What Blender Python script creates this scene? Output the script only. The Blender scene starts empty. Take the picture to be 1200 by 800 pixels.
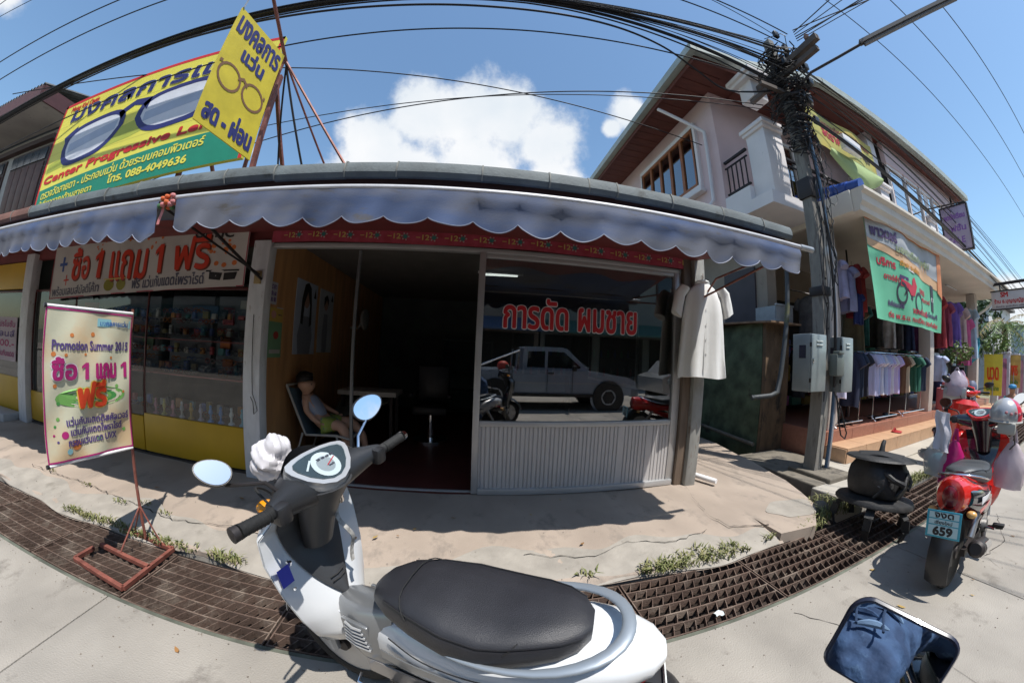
import bpy, bmesh, math, random
from mathutils import Matrix, Vector
R = math.radians
PI = math.pi
S = bpy.context.scene
COL = S.collection
# ---------------------------------------------------------------- camera (fisheye)
cam = bpy.data.cameras.new('camera'); CO = bpy.data.objects.new('camera', cam); COL.objects.link(CO); S.camera = CO
cam.type = 'PANO'; cam.panorama_type = 'FISHEYE_LENS_POLYNOMIAL'; cam.fisheye_fov = 3.4
cam.fisheye_polynomial_k0 = 0
cam.fisheye_polynomial_k1 = -0.08658313315816524
cam.fisheye_polynomial_k2 = 2.4959232249238368e-05
cam.fisheye_polynomial_k3 = 5.7836284704419786e-05
cam.fisheye_polynomial_k4 = -1.0407894460642283e-06
cam.sensor_width = 36; cam.sensor_fit = 'HORIZONTAL'; cam.clip_start = 0.02; cam.clip_end = 2000
cm = Matrix([[0.991099, -0.046549, -0.124727], [-0.126145, -0.028869, -0.991592], [0.042557, 0.998499, -0.034484]]).to_4x4()
cm.translation = (0, 0, 1.5); CO.matrix_world = cm
# ---------------------------------------------------------------- world and sun
SUN = Vector((0.23, -0.37, 1)).normalized()
S.view_settings.view_transform = 'Standard'; S.view_settings.look = 'None'
S.view_settings.exposure = 0.38; S.view_settings.gamma = 1
W = bpy.data.worlds.new('World'); S.world = W; W.use_nodes = True
nt = W.node_tree; N = nt.nodes; Lk = nt.links
bg = N['Background']; bg.inputs['Strength'].default_value = 0.125
sky = N.new('ShaderNodeTexSky'); sky.sky_type = 'NISHITA'; sky.sun_disc = False
sky.sun_elevation = math.asin(SUN.z); sky.sun_rotation = math.atan2(SUN.x, SUN.y)
sky.air_density = 1.25; sky.dust_density = 0.6; sky.ozone_density = 2.2
tc = N.new('ShaderNodeTexCoord')
def wmath(op, a, b=None, c=None):
    n = N.new('ShaderNodeMath'); n.operation = op
    for i, v in enumerate((a, b, c)):
        if v is None: continue
        if isinstance(v, (int, float)): n.inputs[i].default_value = v
        else: Lk.new(v, n.inputs[i])
    return n.outputs[0]
wn = N.new('ShaderNodeTexNoise'); wn.inputs['Scale'].default_value = 7; wn.inputs['Detail'].default_value = 9; wn.inputs['Roughness'].default_value = 0.62
Lk.new(tc.outputs['Generated'], wn.inputs['Vector'])
wn2 = N.new('ShaderNodeTexNoise'); wn2.inputs['Scale'].default_value = 5; wn2.inputs['Detail'].default_value = 5
Lk.new(tc.outputs['Generated'], wn2.inputs['Vector'])
dens = None
# cumulus bodies by direction: (x, y, z, angular radius in radians, softness)
for (x, y, z, r) in [(-.29, .79, .53, .10), (-.17, .76, .61, .105), (-.05, .77, .62, .13), (.06, .76, .62, .11), (.17, .78, .57, .11), (.0, .86, .5, .16), (-.2, .85, .48, .13),
                     (.2, .85, .5, .10), (-.36, .84, .42, .12), (.365, .67, .64, .055), (.33, .70, .60, .03), (-.83, .14, .54, .06), (-.59, .67, .46, .02), (.98, .14, .13, .06), (-.25, .93, .25, .18), (.1, .96, .28, .18),
                     (-.9, -.3, .35, .2), (-.2, -.85, .5, .22), (.5, -.8, .3, .2), (.8, -.5, .25, .15)]:
    v = Vector((x, y, z)).normalized()
    d = N.new('ShaderNodeVectorMath'); d.operation = 'DISTANCE'; Lk.new(tc.outputs['Generated'], d.inputs[0]); d.inputs[1].default_value = v
    q = wmath('SUBTRACT', 1.0, wmath('DIVIDE', d.outputs['Value'], r))
    dens = q if dens is None else wmath('SMOOTH_MAX', dens, q, 0.35)
dd = wmath('ADD', dens, wmath('MULTIPLY', wmath('SUBTRACT', wn.outputs['Fac'], 0.44), 1.7))
mr = N.new('ShaderNodeMapRange'); mr.interpolation_type = 'SMOOTHSTEP'; Lk.new(dd, mr.inputs['Value'])
mr.inputs['From Min'].default_value = 0.0; mr.inputs['From Max'].default_value = 0.55
cr = N.new('ShaderNodeMapRange'); Lk.new(wn2.outputs['Fac'], cr.inputs['Value'])
cr.inputs['From Min'].default_value = .3; cr.inputs['From Max'].default_value = .65
cr.inputs['To Min'].default_value = 0; cr.inputs['To Max'].default_value = 1
cc = N.new('ShaderNodeMix'); cc.data_type = 'RGBA'; Lk.new(cr.outputs['Result'], cc.inputs['Factor'])
cc.inputs['A'].default_value = (4.9, 5.3, 5.7, 1); cc.inputs['B'].default_value = (5.9, 6.0, 6.15, 1)
sg = N.new('ShaderNodeMix'); sg.data_type = 'RGBA'; sg.blend_type = 'MULTIPLY'; sg.inputs['Factor'].default_value = 1
Lk.new(sky.outputs[0], sg.inputs['A']); sg.inputs['B'].default_value = (.98, 1.10, 1.12, 1)
mx = N.new('ShaderNodeMix'); mx.data_type = 'RGBA'
Lk.new(mr.outputs['Result'], mx.inputs['Factor']); Lk.new(sg.outputs['Result'], mx.inputs['A']); Lk.new(cc.outputs['Result'], mx.inputs['B'])
Lk.new(mx.outputs['Result'], bg.inputs['Color'])
sl = bpy.data.lights.new('sun', 'SUN'); sl.energy = 4.5; sl.angle = R(0.5); sl.color = (1, 0.955, 0.89)
so = bpy.data.objects.new('sun', sl); COL.objects.link(so); so.rotation_euler = SUN.to_track_quat('Z', 'Y').to_euler()
S.cycles.max_bounces = 8; S.cycles.diffuse_bounces = 4; S.cycles.glossy_bounces = 4; S.cycles.transparent_max_bounces = 12
S.cycles.use_denoising = True; S.cycles.caustics_reflective = False; S.cycles.caustics_refractive = False
S.cycles.sample_clamp_indirect = 6

# ---------------------------------------------------------------- materials
MC = {}
def M(key, rgb, rough=0.6, metal=0.0, var=0.12, scale=4.0, bump=0.1, bscale=60, dirt=None, coat=0, stretch=None, rgb2=None, spec=0.5, contrast=None):
    """procedural material: base colour broken up by noise, optional dirt (rgb, threshold, scale), fine bump"""
    if key in MC: return MC[key]
    m = bpy.data.materials.new(key); m.use_nodes = True; t = m.node_tree; n = t.nodes; l = t.links
    p = n['Principled BSDF']; p.inputs['Roughness'].default_value = rough; p.inputs['Metallic'].default_value = metal
    p.inputs['Coat Weight'].default_value = coat; p.inputs['Coat Roughness'].default_value = 0.08
    p.inputs['Specular IOR Level'].default_value = spec
    tx = n.new('ShaderNodeTexCoord'); vec = tx.outputs['Object']
    if stretch:
        mp = n.new('ShaderNodeMapping'); mp.inputs['Scale'].default_value = stretch; l.new(vec, mp.inputs['Vector']); vec = mp.outputs[0]
    a = n.new('ShaderNodeTexNoise'); a.inputs['Scale'].default_value = scale; a.inputs['Detail'].default_value = 6; l.new(vec, a.inputs['Vector'])
    rp = n.new('ShaderNodeValToRGB'); l.new(a.outputs['Fac'], rp.inputs[0])
    c1 = [max(0, c * (1 - var)) for c in rgb]; c2 = [min(1, c * (1 + var)) for c in rgb] if rgb2 is None else rgb2
    if rgb2 is not None: c1 = rgb
    lo, hi = contrast or (0.32, 0.68)
    rp.color_ramp.elements[0].position = lo; rp.color_ramp.elements[1].position = hi
    rp.color_ramp.elements[0].color = (*c1, 1); rp.color_ramp.elements[1].color = (*c2, 1)
    out = rp.outputs[0]
    if dirt:
        b = n.new('ShaderNodeTexNoise'); b.inputs['Scale'].default_value = dirt[2]; b.inputs['Detail'].default_value = 8; b.inputs['Roughness'].default_value = .65; l.new(vec, b.inputs['Vector'])
        r2 = n.new('ShaderNodeMapRange'); l.new(b.outputs['Fac'], r2.inputs['Value']); r2.inputs['From Min'].default_value = dirt[1]; r2.inputs['From Max'].default_value = dirt[1] + .12
        mm = n.new('ShaderNodeMix'); mm.data_type = 'RGBA'; l.new(r2.outputs[0], mm.inputs['Factor']); l.new(out, mm.inputs['A']); mm.inputs['B'].default_value = (*dirt[0], 1)
        out = mm.outputs['Result']
    l.new(out, p.inputs['Base Color'])
    if bump:
        c = n.new('ShaderNodeTexNoise'); c.inputs['Scale'].default_value = bscale; c.inputs['Detail'].default_value = 4; l.new(vec, c.inputs['Vector'])
        bp = n.new('ShaderNodeBump'); bp.inputs['Strength'].default_value = bump; bp.inputs['Distance'].default_value = 0.01
        l.new(c.outputs['Fac'], bp.inputs['Height']); l.new(bp.outputs[0], p.inputs['Normal'])
    MC[key] = m; return m
def glass(key, tint=(.9, .95, .95), refl=1.0, rough=0.0):
    """thin pane: clear transmission with a mirror-like reflection by angle"""
    if key in MC: return MC[key]
    m = bpy.data.materials.new(key); m.use_nodes = True; t = m.node_tree; n = t.nodes; l = t.links
    n.remove(n['Principled BSDF']); o = n['Material Output']
    tr = n.new('ShaderNodeBsdfTransparent'); tr.inputs[0].default_value = (*tint, 1)
    gl = n.new('ShaderNodeBsdfGlossy'); gl.inputs['Roughness'].default_value = rough; gl.inputs[0].default_value = (1, 1, 1, 1)
    fr = n.new('ShaderNodeFresnel'); fr.inputs['IOR'].default_value = 1.5
    mu = n.new('ShaderNodeMath'); mu.operation = 'MULTIPLY_ADD'; l.new(fr.outputs[0], mu.inputs[0]); mu.inputs[1].default_value = refl; mu.inputs[2].default_value = 0.03 * refl; mu.use_clamp = True
    ge = n.new('ShaderNodeNewGeometry'); inv = n.new('ShaderNodeMath'); inv.operation = 'SUBTRACT'; inv.inputs[0].default_value = 1; l.new(ge.outputs['Backfacing'], inv.inputs[1])
    m2 = n.new('ShaderNodeMath'); m2.operation = 'MULTIPLY'; l.new(mu.outputs[0], m2.inputs[0]); l.new(inv.outputs[0], m2.inputs[1])
    mi = n.new('ShaderNodeMixShader'); l.new(m2.outputs[0], mi.inputs[0]); l.new(tr.outputs[0], mi.inputs[1]); l.new(gl.outputs[0], mi.inputs[2]); l.new(mi.outputs[0], o.inputs[0])
    MC[key] = m; return m
def emit(key, rgb, s):
    if key in MC: return MC[key]
    m = bpy.data.materials.new(key); m.use_nodes = True; p = m.node_tree.nodes['Principled BSDF']
    p.inputs['Base Color'].default_value = (.8, .8, .8, 1); p.inputs['Emission Color'].default_value = (*rgb, 1); p.inputs['Emission Strength'].default_value = s
    MC[key] = m; return m
def flat(key, rgb, rough=.6): return M(key, rgb, rough, var=.06, bump=0)

# ---------------------------------------------------------------- mesh builder
class MB:
    def __init__(s): s.v = []; s.f = []
    def add(s, vs, fs):
        o = len(s.v); s.v += [Vector(v) for v in vs]; s.f += [tuple(i + o for i in f) for f in fs]; return s
    def box(s, x0, x1, y0, y1, z0, z1):
        return s.add([(x0, y0, z0), (x1, y0, z0), (x1, y1, z0), (x0, y1, z0), (x0, y0, z1), (x1, y0, z1), (x1, y1, z1), (x0, y1, z1)],
                     [(0, 3, 2, 1), (4, 5, 6, 7), (0, 1, 5, 4), (1, 2, 6, 5), (2, 3, 7, 6), (3, 0, 4, 7)])
    def cbox(s, x0, x1, y0, y1, z0, z1, c=.01):
        """box with chamfered edges"""
        bm = bmesh.new(); bmesh.ops.create_cube(bm, size=1)
        for v in bm.verts: v.co = Vector((x0 + (v.co.x + .5) * (x1 - x0), y0 + (v.co.y + .5) * (y1 - y0), z0 + (v.co.z + .5) * (z1 - z0)))
        bmesh.ops.bevel(bm, geom=bm.edges[:], offset=c, segments=2, affect='EDGES', profile=.5)
        bm.verts.index_update(); s.add([v.co.copy() for v in bm.verts], [[v.index for v in f.verts] for f in bm.faces]); bm.free(); return s
    def beam(s, a, b, w, h, up=(0, 0, 1)):
        a = Vector(a); b = Vector(b); d = (b - a).normalized(); u = Vector(up)
        if abs(d.dot(u)) > .98: u = Vector((1, 0, 0))
        x = d.cross(u).normalized(); y = x.cross(d)
        vs = [p + x * i * w / 2 + y * j * h / 2 for p in (a, b) for i, j in ((-1, -1), (1, -1), (1, 1), (-1, 1))]
        return s.add(vs, [(0, 1, 2, 3), (7, 6, 5, 4), (0, 4, 5, 1), (1, 5, 6, 2), (2, 6, 7, 3), (3, 7, 4, 0)])
    def tube(s, pts, r, n=8, cap=True, closed=False):
        pts = [Vector(p) for p in pts]; k = len(pts); rr = r if isinstance(r, (list, tuple)) else [r] * k
        ref = Vector((0, 0, 1)); prev = None; rings = []
        for i, p in enumerate(pts):
            d = (pts[min(i + 1, k - 1)] - pts[max(i - 1, 0)]) if not closed else (pts[(i + 1) % k] - pts[i - 1])
            if d.length < 1e-9: d = Vector((0, 0, 1))
            d.normalize()
            if prev is None:
                x = d.cross(ref)
                if x.length < .05: x = d.cross(Vector((1, 0, 0)))
            else:
                x = prev - d * prev.dot(d)
            x.normalize(); prev = x; y = d.cross(x)
            rings.append([p + (x * math.cos(2 * PI * j / n) + y * math.sin(2 * PI * j / n)) * rr[i] for j in range(n)])
        return s.loft(rings, cap and not closed, closed)
    def loft(s, rings, cap=True, closed=False):
        n = len(rings[0]); k = len(rings); vs = [v for r in rings for v in r]; fs = []
        for i in range(k if closed else k - 1):
            a = i * n; b = ((i + 1) % k) * n
            for j in range(n): fs.append((a + j, a + (j + 1) % n, b + (j + 1) % n, b + j))
        if cap: fs += [tuple(range(n - 1, -1, -1)), tuple((k - 1) * n + j for j in range(n))]
        return s.add(vs, fs)
    def lathe(s, prof, c=(0, 0, 0), n=24, axis='Z'):
        rings = []
        for r, z in prof:
            rg = []
            for j in range(n):
                a = 2 * PI * j / n; x, y = r * math.cos(a), r * math.sin(a)
                p = (x, y, z) if axis == 'Z' else ((x, z, y) if axis == 'Y' else (z, x, y))
                rg.append(Vector(c) + Vector(p))
            rings.append(rg)
        return s.loft(rings)
    def ell(s, c, r, n=14, m=8):
        c = Vector(c); rings = []
        for i in range(1, m):
            t = PI * i / m; rings.append([c + Vector((r[0] * math.sin(t) * math.cos(2 * PI * j / n), r[1] * math.sin(t) * math.sin(2 * PI * j / n), r[2] * math.cos(t))) for j in range(n)])
        return s.loft(rings)
    def grid(s, fn, nu, nv):
        vs = [fn(i / nu, j / nv) for j in range(nv + 1) for i in range(nu + 1)]
        return s.add(vs, [(j * (nu + 1) + i, j * (nu + 1) + i + 1, (j + 1) * (nu + 1) + i + 1, (j + 1) * (nu + 1) + i) for j in range(nv) for i in range(nu)])
    def sheet(s, fn, nu, nv, th):
        """grid with thickness: fn returns (point, normal)"""
        A = []; B = []
        for j in range(nv + 1):
            for i in range(nu + 1):
                p, nn = fn(i / nu, j / nv); A.append(Vector(p)); B.append(Vector(p) - Vector(nn) * th)
        n0 = len(A); w = nu + 1; fs = []
        for j in range(nv):
            for i in range(nu):
                q = (j * w + i, j * w + i + 1, (j + 1) * w + i + 1, (j + 1) * w + i); fs.append(q); fs.append(tuple(n0 + k for k in reversed(q)))
        bd = [i for i in range(w)] + [j * w + nu for j in range(1, nv + 1)] + [nv * w + i for i in range(nu - 1, -1, -1)] + [j * w for j in range(nv - 1, 0, -1)]
        for k in range(len(bd)):
            a, b = bd[k], bd[(k + 1) % len(bd)]; fs.append((b, a, n0 + a, n0 + b))
        return s.add(A + B, fs)
    def prism(s, pts, off):
        pts = [Vector(p) for p in pts]; o = Vector(off); n = len(pts)
        return s.add(pts + [p + o for p in pts], [tuple(range(n - 1, -1, -1)), tuple(range(n, 2 * n))] + [(i, (i + 1) % n, n + (i + 1) % n, n + i) for i in range(n)])
    def xf(s, m, start=0):
        for i in range(start, len(s.v)): s.v[i] = m @ s.v[i]
        return s
    def mesh(s, name, mat, org=Vector(), smooth=True, ang=38):
        me = bpy.data.meshes.new(name); me.from_pydata([v - org for v in s.v], [], s.f); me.validate()
        bm = bmesh.new(); bm.from_mesh(me); bmesh.ops.recalc_face_normals(bm, faces=bm.faces); bm.to_mesh(me); bm.free()
        if smooth:
            me.polygons.foreach_set('use_smooth', [True] * len(me.polygons)); me.set_sharp_from_angle(angle=R(ang))
        if mat: me.materials.append(mat)
        return me
def smooth(pts, n=8):
    P_ = [Vector(p) for p in pts]; out = []
    for i in range(len(P_) - 1):
        a, b, c_, d = P_[max(0, i - 1)], P_[i], P_[i + 1], P_[min(len(P_) - 1, i + 2)]
        for k in range(n):
            t = k / n; out.append(.5 * ((2 * b) + (c_ - a) * t + (2 * a - 5 * b + 4 * c_ - d) * t * t + (3 * b - a - 3 * c_ + d) * t ** 3))
    return out + [P_[-1]]
ORG = {}
def T(name, label, cat, loc=(0, 0, 0), rz=0, group=None, kind=None, local=False):
    o = bpy.data.objects.new(name, None); COL.objects.link(o); o.location = loc; o.rotation_euler = (0, 0, rz); o.empty_display_size = .1
    o['label'] = label; o['category'] = cat
    if group: o['group'] = group
    if kind: o['kind'] = kind
    ORG[o.name] = Vector() if local else Vector(loc); return o
def P(name, mb, mat, parent=None, label=None, kind=None, smooth=True, sub=0, ang=38, recalc=True):
    """a mesh object; parent = its thing or part (all pieces of a thing share the thing's origin)"""
    org = ORG.get(parent.name, Vector()) if parent else Vector()
    me = mb.mesh(name, mat, org, smooth, ang) if isinstance(mb, MB) else mb
    o = bpy.data.objects.new(name, me); COL.objects.link(o); o.parent = parent; ORG[o.name] = org
    if label: o['label'] = label
    if kind: o['kind'] = kind
    if sub: md = o.modifiers.new('s', 'SUBSURF'); md.levels = sub; md.render_levels = sub
    return o
def O(name, mb, mat, label, cat, group=None, kind=None, loc=None, sub=0, smooth=True, ang=38):
    """a thing that is one mesh, origin at its base centre"""
    if isinstance(mb, MB):
        xs = [v.x for v in mb.v]; ys = [v.y for v in mb.v]; zs = [v.z for v in mb.v]
        c = Vector(((min(xs) + max(xs)) / 2, (min(ys) + max(ys)) / 2, min(zs)))
        me = mb.mesh(name, mat, c, smooth, ang)
    else: me = mb; c = Vector(loc or (0, 0, 0))
    o = bpy.data.objects.new(name, me); COL.objects.link(o); o.location = c; ORG[o.name] = c
    o['label'] = label; o['category'] = cat
    if group: o['group'] = group
    if kind: o['kind'] = kind
    if sub: md = o.modifiers.new('s', 'SUBSURF'); md.levels = sub; md.render_levels = sub
    return o
def ST(name, mb, mat, smooth=False, ang=38):
    o = bpy.data.objects.new(name, mb.mesh(name, mat, Vector(), smooth, ang)); COL.objects.link(o); o['kind'] = 'structure'; ORG[o.name] = Vector(); return o
def dup(o, loc=None, rz=None, label=None, parent=None, scale=None):
    c = o.copy(); COL.objects.link(c); ORG[c.name] = ORG.get(o.name, Vector())
    if parent: c.parent = parent
    if loc is not None: c.location = loc
    if rz is not None: c.rotation_euler = (0, 0, rz)
    if label: c['label'] = label
    if scale: c.scale = scale
    for ch in [k for k in bpy.data.objects if k.parent == o]: dup(ch, parent=c)
    return c
# ---------------------------------------------------------------- lettering
TXT = {}
def text_outline(s):
    if s in TXT: return TXT[s]
    cu = bpy.data.curves.new('t', 'FONT'); cu.body = s; cu.size = 1; cu.resolution_u = 3
    ob = bpy.data.objects.new('t', cu); COL.objects.link(ob); bpy.context.view_layer.update()
    me = bpy.data.meshes.new_from_object(ob.evaluated_get(bpy.context.evaluated_depsgraph_get()))
    vs = [(v.co.x, v.co.y) for v in me.vertices]; fs = [tuple(p.vertices) for p in me.polygons]
    bpy.data.objects.remove(ob); bpy.data.curves.remove(cu); bpy.data.meshes.remove(me)
    TXT[s] = (vs, fs); return TXT[s]
def letter(parent, s, box, surf, mat, bold=0.0, off=.002, shear=0, name='lettering', steps=8, curve=None):
    """flat print: text s fitted to box (u0, v0, u1, v1) in metres on surf(u, v) -> (point, normal); bold = stroke growth in metres"""
    vs, fs = text_outline(s)
    if not vs: return
    x0 = min(v[0] for v in vs); x1 = max(v[0] for v in vs); y0 = min(v[1] for v in vs); y1 = max(v[1] for v in vs)
    u0, v0, u1, v1 = box; mb = MB(); sh = [(0, 0)]
    if bold: sh += [(bold * math.cos(2 * PI * k / steps), bold * math.sin(2 * PI * k / steps)) for k in range(steps)]
    sx = (u1 - u0 - abs(shear) * (v1 - v0)) / (x1 - x0); sy = (v1 - v0) / (y1 - y0)
    for k, (dx, dy) in enumerate(sh):
        pts = []
        for (x, y) in vs:
            vv = (y - y0) * sy; u = u0 + (x - x0) * sx + shear * vv + dx; v = v0 + vv + dy
            if curve: v += curve(u)
            p, n = surf(u, v); pts.append(Vector(p) + Vector(n) * (off + .00025 * k))
        mb.add(pts, fs)
    org = ORG.get(parent.name, Vector())
    me = bpy.data.meshes.new(name); me.from_pydata([v - org for v in mb.v], [], mb.f); me.materials.append(mat)
    o = bpy.data.objects.new(name, me); COL.objects.link(o); o.parent = parent; ORG[o.name] = org; return o
def one(parent, x, y, w, h, surf, mat, off):
    """printed numeral 1 with flag and foot"""
    P_ = [(x + w * .34, y), (x + w * .72, y), (x + w * .72, y + h), (x + w * .42, y + h), (x, y + h * .80), (x, y + h * .64), (x + w * .34, y + h * .76)]
    patch(parent, 'lettering', P_, surf, mat, off)
def patch(parent, name, pts, surf, mat, off=.002):
    """flat printed shape with outline pts (u, v)"""
    mb = MB(); vs = []
    for u, v in pts:
        p, n = surf(u, v); vs.append(Vector(p) + Vector(n) * off)
    mb.add(vs, [tuple(range(len(vs)))]); org = ORG.get(parent.name, Vector())
    me = bpy.data.meshes.new(name); me.from_pydata([v - org for v in mb.v], [], mb.f); me.materials.append(mat)
    o = bpy.data.objects.new(name, me); COL.objects.link(o); o.parent = parent; ORG[o.name] = org; return o
def ring_patch(parent, name, outer, inner, surf, mat, off=.002):
    n = len(outer); vs = []
    for u, v in list(outer) + list(inner):
        p, nn = surf(u, v); vs.append(Vector(p) + Vector(nn) * off)
    org = ORG.get(parent.name, Vector()); me = bpy.data.meshes.new(name)
    me.from_pydata([v - org for v in vs], [], [(i, (i + 1) % n, n + (i + 1) % n, n + i) for i in range(n)]); me.materials.append(mat)
    o = bpy.data.objects.new(name, me); COL.objects.link(o); o.parent = parent; ORG[o.name] = org; return o
def plane(o, U, V):
    o = Vector(o); U = Vector(U); V = Vector(V); n = U.cross(V).normalized(); U = U.normalized(); V = V.normalized()
    return lambda u, v: (o + U * u + V * v, n)
def circ(cx, cy, rx, ry=None, n=14, a0=0): ry = ry or rx; return [(cx + rx * math.cos(a0 + 2 * PI * k / n), cy + ry * math.sin(a0 + 2 * PI * k / n)) for k in range(n)]
rnd = random.Random(4)

# ---------------------------------------------------------------- material set
concrete_road = M('concrete_road', (.31, .285, .25), .88, var=.17, scale=1.7, bump=.4, bscale=110, dirt=((.21, .19, .165), .57, 3.6))
concrete_walk = M('concrete_walk', (.335, .275, .225), .82, var=.13, scale=1.6, bump=.3, bscale=130, dirt=((.25, .21, .175), .54, 3.1), stretch=(1.5, 1, 1))
concrete_edge = M('concrete_edge', (.295, .27, .235), .9, var=.16, scale=6, bump=.4, bscale=40, dirt=((.22, .2, .17), .6, 5))
concrete_old = M('concrete_old', (.17, .15, .12), .9, var=.35, scale=3, bump=.5, bscale=30, dirt=((.05, .045, .04), .52, 3))
concrete_pole = M('concrete_pole', (.22, .21, .19), .9, var=.22, scale=5, bump=.4, bscale=50, dirt=((.13, .12, .105), .52, 5), stretch=(2, 2, .5))
soil = M('soil', (.035, .025, .02), .95, var=.4, scale=8, bump=.6, bscale=30)
rust = M('rusty_steel', (.115, .075, .057), .85, .1, var=.35, scale=3, bump=.4, bscale=80, dirt=((.22, .17, .135), .50, 4))
rust_red = M('red_oxide_steel', (.22, .075, .055), .6, .2, var=.3, scale=12, bump=.2, bscale=90, dirt=((.28, .16, .13), .58, 20))
steel_dark = M('dark_steel', (.035, .03, .03), .55, .4, bump=.1)
galv = M('galvanised_steel', (.38, .40, .42), .45, .55, var=.1, scale=8, bump=.05)
alu = M('aluminium_frame', (.50, .50, .50), .42, .5, var=.06, scale=5, bump=.03)
alu_panel = M('aluminium_panel', (.55, .53, .52), .5, .25, var=.05, scale=2, bump=.03)
white_wood = M('white_painted_post', (.64, .66, .68), .6, var=.08, scale=6, bump=.15, bscale=30, dirt=((.28, .24, .19), .62, 9), stretch=(3, 3, 1))
brown_wood = M('brown_wood', (.20, .095, .04), .6, var=.25, scale=3, bump=.2, bscale=20, stretch=(4, 4, .5))
plywood = M('plywood', (.46, .24, .10), .65, var=.18, scale=2.5, bump=.1, stretch=(5, 5, .6))
black_plastic = M('black_plastic', (.018, .018, .02), .38, var=.15, scale=20, bump=.05, bscale=200)
black_rubber = M('black_rubber', (.012, .012, .012), .75, var=.2, bump=.2, bscale=120)
chrome = M('chrome', (.75, .75, .76), .12, 1, var=.03, bump=0)
mirror = M('mirror_glass', (.88, .9, .92), .015, 1, var=0, bump=0)
roof_tile = M('grey_roof_tile', (.115, .135, .14), .75, var=.2, scale=5, bump=.3, bscale=50, dirt=((.06, .065, .06), .57, 6))
roof_tile_red = M('red_roof_tile', (.16, .075, .055), .75, var=.25, scale=5, bump=.3, bscale=50)
# ================================================================ SETTING
ST('ground', MB().box(-400, 500, -300, -14, -.6, -.02).box(-400, 500, 12, 500, -.6, -.02).box(-400, -40, -14, 12, -.6, -.02).box(90, 500, -14, 12, -.6, -.02), M('far_ground', (.16, .15, .11), .95, var=.2, scale=.2))
# road: slabs with recessed joints
def slab(x0, x1, y0, y1, z=0.0): return MB().cbox(x0, x1, y0, y1, z - .2, z, .006)
xs = [-40, -30, -20, -14, -8.1, -2.085, 3.42, 9, 15, 21, 30, 45, 60, 90]
road_root = ST('road', MB().box(-40, 90, -14, 1.2, -.5, -.03), concrete_road)
for i in range(len(xs) - 1):
    for (ya, yb) in ((-3.3, 1.215), (-7.9, -3.31)):
        P('slab', slab(xs[i] + .004, xs[i + 1] - .004, ya, yb), concrete_road, road_root, kind=None)
ST('far_pavement', MB().box(-40, 90, -14, -7.92, -.3, .1), concrete_walk)
# drain pit below the grates
ST('drain_channel', MB().add([(-40, 1.215, 0), (90, 1.215, 0), (90, 1.215, -.42), (-40, 1.215, -.42), (-40, 1.755, -.42), (90, 1.755, -.42), (90, 1.755, 0), (-40, 1.755, 0)], [(0, 1, 2, 3), (3, 2, 5, 4), (4, 5, 6, 7)]), soil)
# sidewalk in front of the shops
def hz(x, y):
    return .004 * math.sin(x * 3.1) + .003 * math.sin(x * 7 + y * 5)
def walk(u, v):
    x = -12 + 14.55 * u
    ys = [1.755 + .03 * math.sin(x * 2.3) + .02 * math.sin(x * 6.1), 1.80, 1.95, 2.1, 2.4, 3.2]; zs = [.0, .035, .06, .085, .1, .12]
    t = v * 5; k = min(4, int(t)); q = t - k
    return Vector((x, ys[k] + (ys[k + 1] - ys[k]) * q, zs[k] + (zs[k + 1] - zs[k]) * q + hz(x, ys[k])))
sw = MB().grid(walk, 160, 20); ST('sidewalk', sw, concrete_walk, smooth=True)
ST('sidewalk_base', MB().box(-12, 2.5, 1.80, 12, -.5, -.002).box(-12, 2.5, 2.6, 12, 0, .085), concrete_edge)
def edge_strip(u, v):
    x = -12 + 14.5 * u; w = .30 + .07 * math.sin(x * 1.7) + .05 * math.sin(x * 4.3 + 1) + .03 * math.sin(x * 11)
    a = walk(u * 14.5 / 14.55, 0); y = a.y + w * v
    f = walk(u * 14.5 / 14.55, 0.0)
    yy = [a.y, 1.80, 1.95, 2.1, 2.4]; zz = [.0, .035, .06, .085, .1]
    z = zz[-1]
    for k in range(4):
        if yy[k] <= y <= yy[k + 1]: z = zz[k] + (zz[k + 1] - zz[k]) * (y - yy[k]) / (yy[k + 1] - yy[k]); break
    return Vector((x, y, z + .010 + .004 * math.sin(x * 13 + v * 4)))
ST('kerb_strip', MB().grid(edge_strip, 220, 5), concrete_edge, smooth=True)
# alley apron, right of the shop
ap = [(2.52, 1.77), (2.95, 1.72), (3.12, 1.85), (3.37, 2.03), (3.53, 2.32), (3.71, 2.7), (3.77, 2.96), (3.94, 3.5), (3.99, 3.87), (4.14, 4.5), (4.3, 9), (2.52, 9)]
mb = MB().prism([(x, y, .09) for x, y in ap], (0, 0, -.5)); ST('alley_path', mb, concrete_walk)
ST('alley_patch', MB().prism([(3.06 + (.30 + .03 * math.sin(k * .63) + .02 * math.sin(k * 1.05)) * math.cos(k * .2094), 2.09 + (.19 + .02 * math.sin(k * .84)) * math.sin(k * .2094), .0945) for k in range(30)], (0, 0, -.02)), concrete_edge)
cr_m = M('crack_dark', (.03, .026, .022), .95)
def crack(pts, w, z=.0, nm='pavement_crack'):
    mb = MB(); pp = []
    for i in range(len(pts) - 1):
        a = Vector((*pts[i], 0)); b = Vector((*pts[i + 1], 0)); n = max(2, int((b - a).length / .05))
        for k in range(n): pp.append(a.lerp(b, k / n) + Vector((rnd.uniform(-.008, .008), rnd.uniform(-.012, .012), 0)))
    L_ = []; R_ = []
    for i, p in enumerate(pp):
        ww = w * rnd.uniform(.35, 1.2); zz = z(p.x, p.y) if callable(z) else z
        L_.append(Vector((p.x, p.y - ww / 2, zz))); R_.append(Vector((p.x + ww / 2, p.y + ww / 2, zz)))
    n = len(pp); mb.add(L_ + R_, [(i, i + 1, n + i + 1, n + i) for i in range(n - 1)]); return ST(nm, mb, cr_m)
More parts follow.
